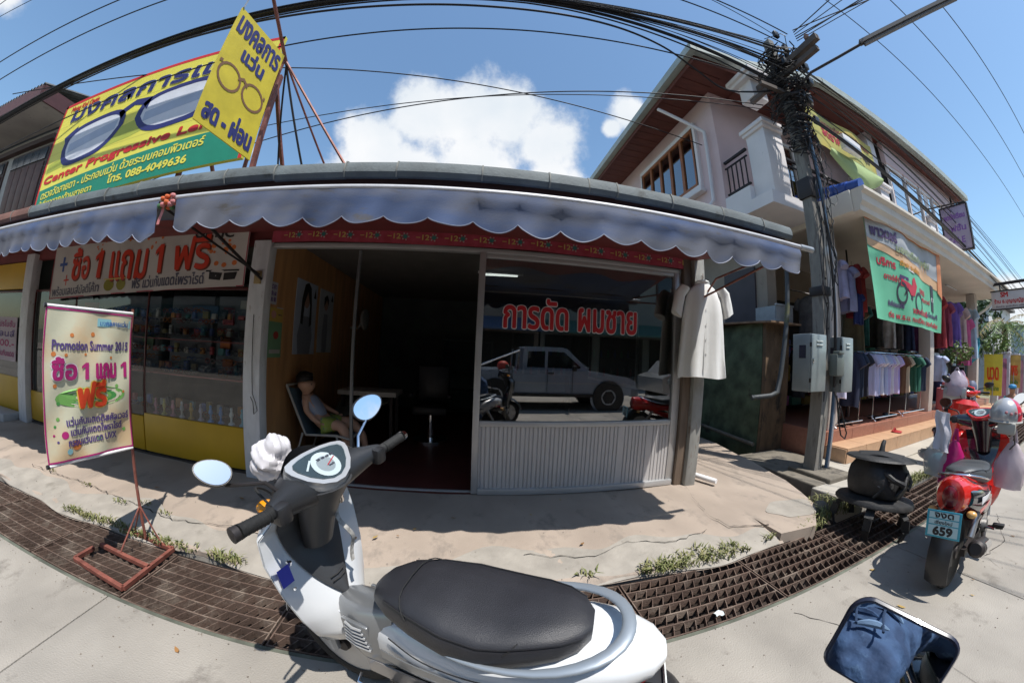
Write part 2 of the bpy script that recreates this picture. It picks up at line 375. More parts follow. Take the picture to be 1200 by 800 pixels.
def wz(x, y):
    ys = [1.755, 1.80, 1.95, 2.1, 2.4, 3.2]; zs = [.0, .035, .06, .085, .1, .12]
    for k in range(5):
        if y <= ys[k + 1]: return zs[k] + (zs[k + 1] - zs[k]) * max(0, (y - ys[k])) / (ys[k + 1] - ys[k]) + .014
    return .134
crack([(2.35, 3.0), (2.18, 2.55), (2.12, 2.27), (2.17, 2.05), (2.43, 2.0), (2.6, 1.9)], .012, lambda x, y: wz(x, y) + .006 if x < 2.5 else .096)
crack([(-4.6, 2.08), (-3.6, 2.12), (-2.9, 2.07), (-2.3, 2.02), (-1.7, 2.12), (-1.3, 2.03)], .008, lambda x, y: wz(x, y) + .004)
crack([(.4, 2.07), (.9, 1.98), (1.2, 2.1), (1.6, 2.02), (2.0, 2.08)], .006, lambda x, y: wz(x, y) + .004)
crack([(1.9, 1.1), (2.1, .8), (2.05, .55), (2.3, .3), (2.25, -.2)], .005, .003, 'road_crack')
crack([(3.7, .3), (3.9, .55), (4.4, .5), (5.2, .75)], .006, .003, 'road_crack')
# ditch between the apron and the pole's plinth
ST('ditch', MB().box(3.0, 5.2, 1.76, 9, -.75, -.5), soil)
ST('pole_plinth', MB().cbox(3.98, 5.1, 2.42, 3.9, -.6, .06, .02).cbox(4.2, 4.75, 2.38, 3.05, -.5, .115, .02), concrete_old)
ST('ditch_bank', MB().grid(lambda u, v: Vector((3.05 + .85 * u + .1 * math.sin(v * 5), 1.78 + .7 * v - .18 * u, -.04 - .20 * math.sin(v * 2.6) + .02 * math.sin(u * 20 + v * 9))), 24, 12), soil, smooth=True)
# pavement past the pole
ST('neighbour_pavement', MB().cbox(3.9, 60, 1.77, 2.44, -.4, .05, .015).cbox(5.1, 60, 2.4, 3.2, -.4, .075, .01).cbox(4.72, 5.2, 2.4, 3.1, -.4, .07, .01), M('pale_pavement', (.40, .37, .32), .85, var=.1, scale=1.5, bump=.2, bscale=70, dirt=((.3, .27, .23), .62, 3)))
# ---------------------------------------------------------------- drain grates: rails are parts, the slanted cross bars one joined part
gw0, gw1 = 1.225, 1.745
def grate_panel():
    t = T('drain_grate', 'rusty steel drain grate panel laid in the row over the roadside gutter', 'drain grate', (0, 0, 0), group='drain grate panels along the gutter')
    Lg = .985
    for k in range(7):
        y = gw0 + .006 + (gw1 - gw0 - .012) * k / 6
        P('rail', MB().box(.0, Lg, y - .004, y + .004, -.052, .004), rust, t, smooth=False)
    cb = MB(); nx = 13
    for k in range(6):
        ya = gw0 + .011 + (gw1 - gw0 - .012) * k / 6; yb = ya + (gw1 - gw0 - .012) / 6 - .010
        for i in range(nx):
            x = .012 + (Lg - .024) * (i + .5) / nx
            cb.add([(x - .018, ya, -.002), (x + .022, yb, -.002), (x + .022, yb, -.045), (x - .018, ya, -.045), (x - .013, ya, -.002), (x + .027, yb, -.002), (x + .027, yb, -.045), (x - .013, ya, -.045)],
                   [(0, 1, 2, 3), (7, 6, 5, 4), (0, 4, 5, 1), (3, 2, 6, 7)])
    P('cross_bars', cb, rust, t, kind='stuff', smooth=False)
    for x in (.004, Lg - .004): P('end_bar', MB().box(x - .004, x + .004, gw0 + .01, gw1 - .01, -.052, .002), rust, t, smooth=False)
    return t
g0 = grate_panel(); g0.location = (-12, 0, 0)
for i in range(1, 44): dup(g0, (-12 + i, rnd.uniform(-.004, .004), rnd.uniform(-.004, .001)))
ST('drain_kerb', MB().box(-40, 90, 1.20, 1.222, -.3, .0015), M('steel_angle', (.13, .14, .11), .7, .3, var=.3, scale=8))
# ---------------------------------------------------------------- weeds
def tufts(name, spots, label, hgt=.06, n=60, leafm=None):
    mb = MB()
    for (x, y, z, r) in spots:
        for _ in range(int(n * r / .1)):
            a = rnd.uniform(0, 2 * PI); q = r * math.sqrt(rnd.random()); bx = x + q * math.cos(a) * 1.6; by = y + q * math.sin(a) * .55
            h = hgt * rnd.uniform(.4, 1.3); dr = rnd.uniform(0, 2 * PI); ln = h * rnd.uniform(.3, 1.1); w = rnd.uniform(.003, .007)
            p0 = Vector((bx, by, z)); d = Vector((math.cos(dr), math.sin(dr), 0)); s_ = Vector((-d.y, d.x, 0)) * w
            m_ = p0 + d * ln * .4 + Vector((0, 0, h * .75)); e = p0 + d * ln + Vector((0, 0, h * rnd.uniform(.6, 1)))
            mb.add([p0 - s_ * .6, p0 + s_ * .6, m_ + s_, m_ - s_, e], [(0, 1, 2, 3), (3, 2, 4)])
    o = O(name, mb, leafm or weed_m, label, 'weeds', kind='stuff'); return o
weed_m = M('weed_leaf', (.085, .12, .03), .75, var=.5, scale=22, bump=0, rgb2=(.27, .25, .11))
sp = []
x = .80
while x < 3.1:
    dn = .5 + .5 * math.sin(x * 4.2 + .6) + .25 * math.sin(x * 11)
    if dn > .25: sp.append((x, 1.79 + rnd.uniform(-.03, .04 + .06 * dn), .02, rnd.uniform(.04, .09) * (.6 + .7 * dn)))
    x += rnd.uniform(.05, .11)
tufts('roadside_weeds', sp, 'patchy green weeds along the drain edge right of the parked scooter', .075)
tufts('roadside_weeds', [(-3.3 + .12 * i, 1.79 + rnd.uniform(-.02, .02), .03, .07) for i in range(12)], 'low weeds on the drain edge left of the banner stand foot', .045)
tufts('roadside_weeds', [(-1.68, 1.80, .03, .07), (-1.6, 1.78, .03, .08), (-1.52, 1.8, .03, .05)], 'small weed tuft on the drain edge between banner stand and scooter', .06)
tufts('roadside_weeds', [(3.45, 1.95, -.02, .14), (3.6, 2.1, -.02, .15), (3.75, 1.9, -.02, .12), (3.3, 1.85, .0, .1), (3.35, 2.3, -.05, .12)], 'taller weeds in the ditch behind the tyre bin', .13)
tufts('roadside_weeds', [(4.6 + .13 * i, 1.80 + rnd.uniform(-.03, .05), .03, .1) for i in range(16)], 'weeds on the drain edge between the tyre bin and the red scooter', .1)
tufts('roadside_weeds', [(-4.2, 2.12, .1, .04), (-3.55, 2.1, .1, .05), (-2.95, 2.02, .1, .06), (-2.72, 2.1, .1, .05), (-2.4, 2.05, .1, .04)], 'sparse sprigs growing from the crack in the pavement by the banner stand', .03, 40)
# small litter
leafc = [flat('dry_leaf_%d' % i, c) for i, c in enumerate([(.30, .15, .05), (.22, .12, .05), (.35, .24, .08)])]
for i in range(34):
    x = rnd.uniform(-3.5, 5.5); y = rnd.choice([rnd.uniform(.35, 1.2), rnd.uniform(1.78, 2.9)]); z = (.002 if y < 1.2 else wz(x, y)) + .004; a = rnd.uniform(0, 6.3); r_ = rnd.uniform(.010, .024)
    if y > 1.2 and x > 2.4: continue
    pts = [(x + r_ * q * math.cos(a + b), y + r_ * q * math.sin(a + b), z + hgt) for q, b, hgt in ((1.5, 0, .004), (.8, .7, .001), (.5, 1.9, .003), (1.2, 3.14, .006), (.5, 4.3, .002), (.8, 5.5, .001))]
    O('dry_leaf', MB().add(pts, [(0, 1, 2, 3, 4, 5)]), leafc[i % 3], 'small dry leaf lying on the concrete', 'leaf', group='dry leaves scattered on road and pavement')
O('litter_scrap', MB().sheet(lambda u, v: (Vector((1.42 + .06 * u, 1.27 + .04 * v, .012 + .008 * math.sin(u * 6 + v * 4))), Vector((0, 0, 1))), 5, 4, .001), flat('paper_scrap', (.55, .6, .6)), 'scrap of white paper stuck on the drain grate', 'litter')
O('litter_scrap', MB().sheet(lambda u, v: (Vector((2.02 + .05 * u, .72 + .09 * v, .010 + .006 * math.sin(u * 7 + v * 9))), Vector((0, 0, 1))), 5, 6, .001), leafc[0], 'brown crumpled leaf scrap on the road above the mirror', 'litter')
gv = MB()
for _ in range(900):
    y = rnd.choice([rnd.uniform(.1, 1.2), rnd.gauss(1.18, .04), rnd.uniform(1.8, 3.0), rnd.gauss(1.86, .05)]); x = rnd.uniform(-5, 6)
    if y > 1.2 and (x > 2.4 or y < 1.77): continue
    z = .001 if y < 1.2 else wz(x, y) - .006; r_ = rnd.uniform(.002, .006) * (1 if y < 1.2 else .8)
    gv.add([(x - r_, y - r_ * .7, z), (x + r_, y - r_, z), (x + r_ * .6, y + r_, z), (x - r_ * .8, y + r_ * .8, z), (x, y, z + r_ * 1.2)], [(0, 1, 4), (1, 2, 4), (2, 3, 4), (3, 0, 4)])
O('grit', gv, M('grit_grey', (.22, .19, .16), .9, var=.4, scale=30), 'scattered grit on road and pavement', 'grit', kind='stuff', smooth=False)
# ================================================================ THE SHOP ROW
YF = 3.08
row = T('shop_row', 'single storey shop row with grey tiled roof edge, barber and optician shops', 'shop building', (-2.2, YF, .1))
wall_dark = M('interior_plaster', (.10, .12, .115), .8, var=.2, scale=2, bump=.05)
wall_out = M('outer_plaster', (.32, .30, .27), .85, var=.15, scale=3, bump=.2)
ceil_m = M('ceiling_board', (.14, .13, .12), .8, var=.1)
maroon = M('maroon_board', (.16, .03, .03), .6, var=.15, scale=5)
floor_red = M('red_floor', (.10, .03, .025), .35, var=.2, scale=3, bump=.05)
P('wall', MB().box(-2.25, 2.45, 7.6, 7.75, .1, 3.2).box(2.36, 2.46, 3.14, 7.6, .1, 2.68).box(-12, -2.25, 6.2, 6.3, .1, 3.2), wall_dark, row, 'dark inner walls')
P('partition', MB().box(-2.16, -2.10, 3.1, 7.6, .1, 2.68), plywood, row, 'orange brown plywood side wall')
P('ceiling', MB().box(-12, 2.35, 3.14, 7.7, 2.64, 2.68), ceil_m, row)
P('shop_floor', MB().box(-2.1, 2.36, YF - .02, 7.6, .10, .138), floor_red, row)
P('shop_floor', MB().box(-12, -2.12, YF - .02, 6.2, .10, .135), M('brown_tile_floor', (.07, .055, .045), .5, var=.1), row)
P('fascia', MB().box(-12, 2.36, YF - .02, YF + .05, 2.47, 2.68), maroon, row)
# printed strip with scallop shadowed above the doors
sp_ = T('printed_strip', 'red printed cloth strip with gold 12 and green flowers above the barber shop opening', 'valance', (.2, 3.0, 2.5))
strip_m = M('red_print_cloth', (.30, .03, .05), .7, var=.25, scale=12, bump=.1, rgb2=(.42, .06, .10))
def strip_s(u, v): return Vector((-2.06 + u, 3.0 + .006 * math.sin(u * 9), 2.475 + v + .006 * math.sin(u * 3))), Vector((0, -1, 0))
P('cloth', MB().sheet(lambda a, b: strip_s(a * 4.36, b * .26), 90, 3, .004), strip_m, sp_)
gold = flat('gold_print', (.55, .42, .12)); teal = flat('teal_print', (.04, .16, .15)); gry = flat('pale_print', (.4, .38, .36))
for k in range(16):
    u = .14 + k * .272
    letter(sp_, '12', (u + .05, .045, u + .115, .095), strip_s, gold, .002)
    patch(sp_, 'flower_print', circ(u + .16, .07, .022), strip_s, teal, .003)
    for a in range(6): patch(sp_, 'petal_print', circ(u + .16 + .032 * math.cos(a), .07 + .032 * math.sin(a), .008, n=6), strip_s, gry, .0035)
    patch(sp_, 'dash_print', [(u - .01, .064), (u + .03, .064), (u + .03, .072), (u - .01, .072)], strip_s, gold, .003)
# posts
def post(x0, x1, y0, y1, z1, mat, lab=None): return P('post', MB().cbox(x0, x1, y0, y1, .06, z1, .008), mat, row, lab)
post(-2.27, -2.07, 3.0, 3.13, 2.50, white_wood, 'chipped white post between optician and barber')
post(-6.86, -6.60, 2.98, 3.12, 2.55, white_wood)
post(2.33, 2.47, 2.95, 3.12, 2.66, M('grey_post', (.30, .30, .28), .7, var=.2, scale=6, bump=.2, dirt=((.15, .11, .08), .55, 6), stretch=(2, 2, .6)), 'grey wooden corner post')
P('post_board', MB().cbox(2.22, 2.325, 3.0, 3.1, .10, 2.6, .006), M('stained_board', (.16, .12, .09), .7, var=.3, scale=4, bump=.2, stretch=(4, 4, .6)), row)
# roof: sloping sheet, eave tiles
P('roof', MB().prism([(-12, 1.80, 2.54), (-12, 7.9, 3.5), (-12, 7.9, 3.44), (-12, 1.80, 2.50)], (14.40, 0, 0)), M('fibre_cement_roof', (.12, .12, .115), .85, var=.2, scale=3), row)
P('eave_board', MB().box(-12, 2.39, 1.80, 1.84, 2.37, 2.495), M('dark_maroon_fascia', (.06, .028, .024), .6, var=.2, scale=5), row)
P('soffit', MB().prism([(-12, 1.842, 2.43), (-12, 3.06, 2.62), (-12, 3.06, 2.60), (-12, 1.842, 2.41)], (14.38, 0, 0)), maroon, row)
x = 2.97; k = 0
seams = [2.97, 2.55, 2.04, 1.51, 1.02, .79, .49, .0, -.61, -1.0, -1.58, -2.05, -2.55, -3.08, -3.58, -4.1, -4.65, -5.15]
while seams[-1] > -14.7: seams.append(seams[-1] - .5)
seams = [q * .814 for q in seams]
rf = lambda p: Vector((p[0], p[1] * .814, 1.5 + (p[2] - 1.5) * .814))
for a, b in zip(seams, seams[1:]):
    rg = []; dz = rnd.uniform(-.006, .006); dy = rnd.uniform(-.006, .006)
    prof = [(2.46, 2.80), (2.33, 2.842), (2.22, 2.845), (2.165, 2.825), (2.145, 2.785), (2.14, 2.735), (2.16, 2.70), (2.19, 2.70), (2.19, 2.74), (2.25, 2.79), (2.46, 2.76)]
    m_ = roof_tile_red if (b < -4.3 and b > -5.8) else roof_tile
    P('ridge_tile', MB().loft([[rf((xx, y + dy, z + dz + (.006 if xx == a else 0))) for y, z in prof] for xx in (a + .012, b + .004)]), m_, row, ang=25)
    if a < 2.35: P('mortar_seam', MB().loft([[rf((xx, 2.3 + (y - 2.3) * 1.04, 2.775 + (z - 2.775) * 1.08)) for y, z in prof[:7]] + [rf((xx, 2.3, 2.76))] for xx in (a + .003, a + .011)]), M('mortar', (.22, .22, .20), .9), row)
# barber shop frame (aluminium)
fr = T('barber_shopfront', 'aluminium framed barber shopfront with big window and ribbed lower panel', 'shopfront', (1.1, YF, .12))
F = lambda nm, *a: P(nm, MB().cbox(*a, .004), alu, fr)
F('mullion', .045, .105, 3.03, 3.11, .13, 2.44)
F('frame', 2.125, 2.215, 3.04, 3.10, .14, 2.44)
F('frame', -2.06, 2.215, 3.035, 3.105, 2.432, 2.478)
F('frame', .107, 2.123, 3.04, 3.10, .80, .85); F('frame', .107, 2.123, 3.045, 3.10, 2.39, 2.43); F('frame', .107, 2.20, 3.02, 3.11, .125, .185)
F('door_track', -2.06, .045, 3.05, 3.09, .136, .15)
P('mullion', MB().cbox(-1.15, -1.12, 3.12, 3.15, .14, 2.43, .004), M('dull_grey_metal', (.13, .135, .14), .5, .3), fr)
def ribs(u, v):
    x = .107 + 2.016 * u; ph = (x * 24) % 1
    return Vector((x, 3.062 - (.010 if ph > .18 else 0.0), .185 + .615 * v))
P('ribbed_panel', MB().grid(ribs, 260, 1), alu_panel, fr, smooth=False)
P('pane', MB().box(.10, 2.13, 3.068, 3.074, .84, 2.40), glass('shop_glass', (.62, .66, .66), 3.4), fr)
red_l = flat('red_lettering', (.50, .02, .025), .4); white_l = flat('white_outline', (.75, .74, .74), .4)
gs = plane((.31, 3.066, 1.73), (1, 0, 0), (0, 0, 1))
def gs(u, v): return Vector((.30 + u, 3.066, 1.735 + v)), Vector((0, -1, 0))
for s_, b_ in (('การดัด', (.0, .0, .62, .29)), ('ผมชาย', (.735, .0, 1.36, .225))):
    letter(fr, s_, b_, gs, white_l, .016, .001, steps=12); letter(fr, s_, b_, gs, red_l, .008, .006, steps=10)
# lamps in the ceiling (lit)
lt = T('tube_light', 'lit fluorescent tube on the dark ceiling behind the barber window', 'tube light', (.4, 5.0, 2.66))
P('tube', MB().tube([(.11, 4.6, 2.59), (.62, 4.6, 2.60)], .014, 10), emit('tube_glow', (1, .98, .92), 1.6), lt)
P('batten', MB().cbox(.05, .70, 4.57, 4.63, 2.61, 2.635, .004), white_l, lt)
# things on the shop's inner side wall (x = -2.10)
def wall_poster(y0, y1, z0, z1, label, base, tag=None):
    t = T('wall_poster', label, 'poster', (-2.095, (y0 + y1) / 2, z0))
    P('sheet', MB().box(-2.098, -2.092, y0, y1, z0, z1), flat(base[0], base[1]), t)
    sf = lambda u, v: (Vector((-2.092, y0 + u * (y1 - y0), z0 + v * (z1 - z0))), Vector((1, 0, 0)))
    return t, sf
hair = flat('print_black', (.015, .013, .013)); skin_p = flat('print_skin', (.35, .22, .17)); cloth_p = flat('print_grey', (.20, .22, .26))
t, sf = wall_poster(3.68, 4.24, 1.36, 2.26, 'hair model poster with long black haired woman on the plywood wall, nearer the street', ('poster_blue', (.40, .45, .53)))
patch(t, 'print', [(.2, .0), (.75, .0), (.85, .25), (.72, .52), (.3, .52), (.15, .25)], sf, cloth_p, .001)
patch(t, 'print', circ(.5, .74, .13, .11), sf, skin_p, .002)
patch(t, 'print', [(.36, .95), (.52, .99), (.66, .93), (.74, .7), (.78, .42), (.66, .38), (.66, .68), (.52, .86), (.40, .70), (.36, .40), (.25, .42), (.27, .75)], sf, hair, .003)
patch(t, 'print', [(.82, .8), (.95, .8), (.89, .95)], sf, hair, .002)
t, sf = wall_poster(4.33, 4.80, 1.38, 2.25, 'hair model poster further inside on the plywood wall', ('poster_pale', (.40, .43, .46)))
patch(t, 'print', [(.3, .0), (.6, .0), (.65, .35), (.6, .62), (.35, .62), (.28, .3)], sf, cloth_p, .001)
patch(t, 'print', circ(.45, .76, .14, .09), sf, skin_p, .002); patch(t, 'print', [(.3, .72), (.3, .88), (.48, .93), (.62, .86), (.62, .76), (.48, .85)], sf, hair, .003)
patch(t, 'print', [(.78, .85), (.95, .85), (.86, .97)], sf, hair, .002)
t, sf = wall_poster(3.16, 3.42, 1.33, 1.85, 'yellow and green calendar poster near the white post', ('poster_green', (.16, .30, .17)))
patch(t, 'print', [(0, .72), (1, .72), (1, 1), (0, 1)], sf, flat('print_yellow', (.5, .33, .08)), .001)
patch(t, 'print', circ(.3, .86, .18, .08), sf, flat('print_pink', (.5, .25, .22)), .002); patch(t, 'print', circ(.55, .45, .2, .08), sf, flat('print_red', (.35, .05, .04)), .002)
patch(t, 'print', [(.1, .08), (.9, .08), (.9, .16), (.1, .16)], sf, gry, .002)
t, sf = wall_poster(3.13, 3.27, 1.88, 2.11, 'small white notice with purple lettering above the calendar poster', ('poster_white', (.42, .42, .46)))
for q, s_ in enumerate(('ราคา', 'ตัด 60', 'สระ 80')): letter(t, s_, (.15, .68 - q * .28, .85, .88 - q * .28), sf, flat('purple_print', (.1, .04, .2)), .01, .001)
t, sf = wall_poster(3.30, 3.42, 1.74, 1.86, 'little white card stuck beside the calendar poster', ('poster_white', (.42, .42, .46)))
patch(t, 'print', [(.2, .3), (.8, .3), (.8, .4), (.2, .4)], sf, flat('purple_print', (.1, .04, .2)), .001)
# desk, cabinets, barber chair and bench inside
tb = T('side_table', 'white topped wooden side table deep in the barber shop', 'table', (-1.3, 4.4, .14))
P('tabletop', MB().cbox(-1.72, -.93, 4.2, 4.65, .86, .92, .006), flat('worn_laminate', (.42, .42, .40)), tb)
for a, b in ((-1.66, 4.25), (-1.0, 4.25), (-1.66, 4.6), (-1.0, 4.6)): P('leg', MB().box(a - .02, a + .02, b - .02, b + .02, .14, .86), steel_dark, tb)
def shelf_unit(x0, x1, y, z1, label):
    t = T('wall_cabinet', label, 'cabinet', ((x0 + x1) / 2, y, .14))
    P('carcass', MB().box(x0, x1, y + .33, y + .36, .14, z1).box(x0, x0 + .03, y, y + .33, .14, z1).box(x1 - .03, x1, y, y + .33, .14, z1).box(x0, x1, y, y + .33, z1, z1 + .03), M('cabinet_teal', (.09, .13, .13), .6), t)
    z = .2
    while z < z1 - .1: P('shelf', MB().box(x0 + .03, x1 - .03, y, y + .32, z, z + .02), M('cabinet_teal', (.09, .13, .13), .6), t); z += .42
    return t
shelf_unit(.9, 2.2, 6.9, 1.95, 'tall teal shelving against the back wall seen through the window')
shelf_unit(-.6, .5, 7.0, 1.7, 'open shelving at the back wall seen through the doorway')
for i in range(14):
    xx = .98 + i * .085; zz = 1.06 + (.42 if i % 2 else 0)
    O('product_bottle', MB().lathe([(.0, 0), (.028, 0), (.03, .10), (.012, .14), (.012, .18), (0, .18)], (xx, 7.0, zz), 8), flat('bottle_%d' % (i % 4), [(.3, .05, .05), (.05, .12, .3), (.3, .3, .3), (.05, .25, .15)][i % 4]), 'small toiletry bottle on the teal shelving', 'bottle', group='toiletry bottles on the shelving')
bc = T('barber_chair', 'dark barber chair with round steel base inside the doorway', 'chair', (-.55, 4.9, .14))
P('base', MB().lathe([(0, 0), (.26, 0), (.26, .03), (.06, .05), (.05, .42), (0, .42)], (-.55, 4.9, .14), 20), chrome, bc)
P('seat', MB().cbox(-.8, -.3, 4.65, 5.15, .56, .68, .03), black_plastic, bc)
P('backrest', MB().cbox(-.8, -.3, 5.12, 5.24, .66, 1.25, .04), black_plastic, bc); P('armrest', MB().cbox(-.86, -.80, 4.7, 5.2, .8, .86, .02), black_plastic, bc); P('armrest', MB().cbox(-.3, -.24, 4.7, 5.2, .8, .86, .02), black_plastic, bc)
wf = T('wall_fan', 'small white fan on the plywood wall deep in the shop', 'fan', (-1.95, 5.6, 1.8))
P('cage', MB().lathe([(.02, -.05), (.17, -.02), (.18, .02), (.02, .05)], (-1.85, 5.6, 1.95), 20, 'X'), flat('fan_plastic', (.35, .35, .33)), wf)
P('arm', MB().tube([(-2.1, 5.6, 1.8), (-1.95, 5.6, 1.8), (-1.9, 5.6, 1.92)], .018), flat('fan_plastic', (.35, .35, .33)), wf)
mr_ = T('wall_mirror', 'long barber mirror on the right inner wall behind the window', 'mirror', (2.33, 5.2, 1.1))
P('mirror_pane', MB().box(2.335, 2.345, 4.3, 6.2, 1.1, 2.1), mirror, mr_); P('frame', MB().box(2.345, 2.358, 4.25, 6.25, 1.05, 2.15), alu, mr_)

# ---------------------------------------------------------------- awnings
aw_m = M('faded_blue_awning', (.070, .105, .205), .88, scale=2.4, bump=.12, bscale=120, rgb2=(.135, .145, .18), dirt=((.105, .10, .10), .57, 5.5), contrast=(.40, .60), stretch=(.6, 1, 2.0))
aw_under = aw_m
YB = 1.63
def awning(x0, x1, label, n_sc, phase, dz=0.0, sag=.0, trim=0):
    t = T('awning', label, 'awning', ((x0 + x1) / 2, YB, 2.1))
    w = x1 - x0; L_ = w / n_sc
    def valance(u, v):
        x = x0 + w * u; ph = ((x - x0) / L_) % 1
        drop = .168 + dz + (.048 + .010 * math.sin(x * 5.1)) * math.sin(PI * ph) ** .8 + .008 * math.sin(x * 2.3) + sag * math.sin(PI * u)
        z = 2.335 - drop * v
        y = YB - .012 + .010 * math.sin(x * 5.3) * v + .012 * math.sin(x * 13 + 1 + math.sin(x * 3)) * v * v + .008 * math.sin(x * 29 + v * 3) * v + .01 * v
        f = .012 * math.exp(-((v - .25) * 7) ** 2) * (1 if u > .45 else .3)
        return Vector((x, y - f, z)), Vector((0, -1, 0))
    P('valance', MB().sheet(valance, n_sc * 12, 7, .003), aw_m, t)
    # scallop binding
    pts = []
    for i in range(n_sc * 12 + 1):
        p, _ = valance(i / (n_sc * 12), 1); pts.append(p)
    P('binding', MB().tube(pts, .0035, 5), flat('awning_binding', (.22, .24, .31)), t)
    def canopy(u, v):
        x = x0 + w * u; y = YB + (2.72 - YB) * v; z = 2.345 + .26 * v - .03 * math.sin(PI * v) + .012 * math.sin(u * 30) * math.sin(PI * v)
        return Vector((x, y, z)), Vector((0, -.2, 1))
    P('canopy', MB().sheet(canopy, 60, 8, .003), aw_m, t)
    return t
a1 = awning(-1.9, 2.32, 'long faded blue scalloped awning over the barber shop', 18, 0)
P('front_bar', MB().tube([(-9, YB, 2.352), (-4, YB, 2.350), (0, YB, 2.338), (1.5, YB, 2.350), (2.36, YB, 2.362)], .017, 10), M('white_pipe', (.5, .5, .52), .5, .2, var=.1, scale=8), a1)
P('bar_end', MB().tube([(2.34, YB, 2.362), (2.5, YB, 2.366)], .023, 12), galv, a1)
P('strut', MB().tube([(2.28, YB + .01, 2.33), (2.30, 3.0, 2.10)], .011, 8), rust_red, a1)
P('strut', MB().tube([(-1.85, YB + .01, 2.33), (-2.12, 2.99, 2.1)], .014, 8), steel_dark, a1)
a2 = awning(-9.0, -2.06, 'faded blue scalloped awning over the optician shop', 30, .3, dz=.03)
P('strut', MB().tube([(-2.1, YB + .02, 2.33), (-2.14, 3.0, 2.14)], .010, 8), steel_dark, a2)
# flower ornament in the gap
fo = T('flower_ornament', 'bunch of orange and red artificial flowers hanging between the two awnings', 'ornament', (-1.98, 1.64, 2.2))
ob_ = flat('orange_cloth', (.6, .12, .03)); pk = flat('pink_cloth', (.55, .2, .2))
for k in range(16): P('flower', MB().ell((-1.98 + rnd.uniform(-.05, .06), YB - .01 + rnd.uniform(-.03, .03), 2.32 + rnd.uniform(-.04, .04)), (.02, .02, .016), 7, 5), [ob_, pk, flat('leaf_green', (.05, .15, .06))][k % 3], fo)
P('ribbon', MB().sheet(lambda u, v: (Vector((-2.02 + .025 * u + .01 * math.sin(v * 5), YB - .02, 2.30 - .13 * v)), Vector((0, -1, 0))), 2, 8, .002), pk, fo)
# ---------------------------------------------------------------- optician shop front: yellow display cases, glass, shelves
yel = M('yellow_board', (.55, .33, .012), .45, var=.06, scale=3, bump=.02)
def display(x0, x1, label, zt=.57):
    t = T('display_case', label, 'display case', ((x0 + x1) / 2, 3.2, .13))
    P('base_panel', MB().cbox(x0, x1, 3.06, 3.10, .16, zt, .004), yel, t)
    P('plinth', MB().box(x0 + .01, x1 - .01, 3.09, 3.5, .13, .2), black_plastic, t)
    P('deck', MB().box(x0, x1, 3.10, 3.6, zt - .03, zt - .005), M('brown_laminate', (.12, .09, .07), .4), t)
    P('pane', MB().box(x0 + .008, x1 - .008, 3.078, 3.083, zt + .003, 2.0), glass('case_glass', (.90, .93, .93), .75), t)
    P('shelf', MB().box(x0 + .01, x1 - .01, 3.2, 3.5, 1.05, 1.065), M('red_shelf', (.25, .05, .05), .4), t)
    P('shelf', MB().box(x0 + .01, x1 - .01, 3.25, 3.5, 1.45, 1.46), M('red_shelf', (.25, .05, .05), .4), t)
    P('frame', MB().cbox(x0 - .008, x0 + .008, 3.07, 3.095, zt, 2.0, .002), M('dark_red_frame', (.09, .02, .02), .4), t)
    P('frame', MB().cbox(x0, x1, 3.07, 3.095, 2.0, 2.03, .002), M('dark_red_frame', (.09, .02, .02), .4), t)
    return t
P('wall', MB().box(-12.2, -12, 3.1, 6.3, .1, 2.62), wall_dark, row); P('wall', MB().box(-6.86, -6.80, 3.2, 6.2, .14, 2.62), wall_dark, row)
display(-3.80, -2.29, 'yellow based glass display case beside the white post', .60)
display(-5.35, -3.82, 'yellow based glass display case partly behind the promotion banner stand', .56)
display(-6.58, -5.37, 'yellow based glass display case by the far white post', .58)
dl = display(-9.2, -6.9, 'yellow based display case at the left edge with pink poster in its window', .72)
P('step', MB().cbox(-9.2, -6.9, 2.75, 3.04, .1, .22, .01), flat('white_step', (.45, .45, .45)), dl)
P('header', MB().box(-9.2, -6.9, 3.04, 3.1, 2.05, 2.45), yel, dl)
t = T('window_poster', 'pink and purple lettered poster in the leftmost shop window', 'poster', (-7.5, 3.06, .9))
P('sheet', MB().box(-7.95, -7.1, 3.05, 3.056, .95, 1.62), flat('pale_violet', (.4, .33, .38)), t)
sfp = lambda u, v: (Vector((-7.93 + u, 3.05, .97 + v)), Vector((0, -1, 0)))
for q, (s_, c_) in enumerate((('โปรโมชั่น', (.3, .03, .15)), ('เลนส์', (.1, .05, .2)), ('100.-', (.35, .02, .12)), ('แว่นกันแดด', (.3, .03, .15)))): letter(t, s_, (.06, .5 - q * .15, .76, .6 - q * .15), sfp, flat('lp%d' % (q % 3), c_), .004)
# figurines along the deck, glasses on shelves, boxes behind
cols = [(.45, .2, .25), (.5, .42, .12), (.5, .2, .25), (.45, .42, .4), (.5, .3, .06), (.4, .35, .4), (.1, .25, .5), (.08, .22, .5), (.6, .62, .6), (.1, .35, .45)]
for i in range(10):
    x = -3.70 + i * .145
    O('figurine', MB().lathe([(0, 0), (.038, 0), (.034, .012), (.014, .03), (.012, .07), (.026, .095), (.018, .13), (.011, .14), (.017, .16), (.01, .18), (0, .18)], (x, 3.16, .595), 10), flat('figurine_%d' % i, cols[i]),
      '%s figurine on the yellow case, number %s from the white post' % (['rose', 'yellow', 'pink', 'cream', 'orange', 'lilac', 'blue', 'deep blue', 'glossy white', 'teal'][i], ['ten', 'nine', 'eight', 'seven', 'six', 'five', 'four', 'three', 'two', 'one'][i]), 'figurine')
gl_ = [flat('sun_lens_%d' % i, c, .2) for i, c in enumerate([(.02, .02, .03), (.25, .04, .03), (.02, .05, .2), (.2, .2, .22), (.3, .1, .02)])]
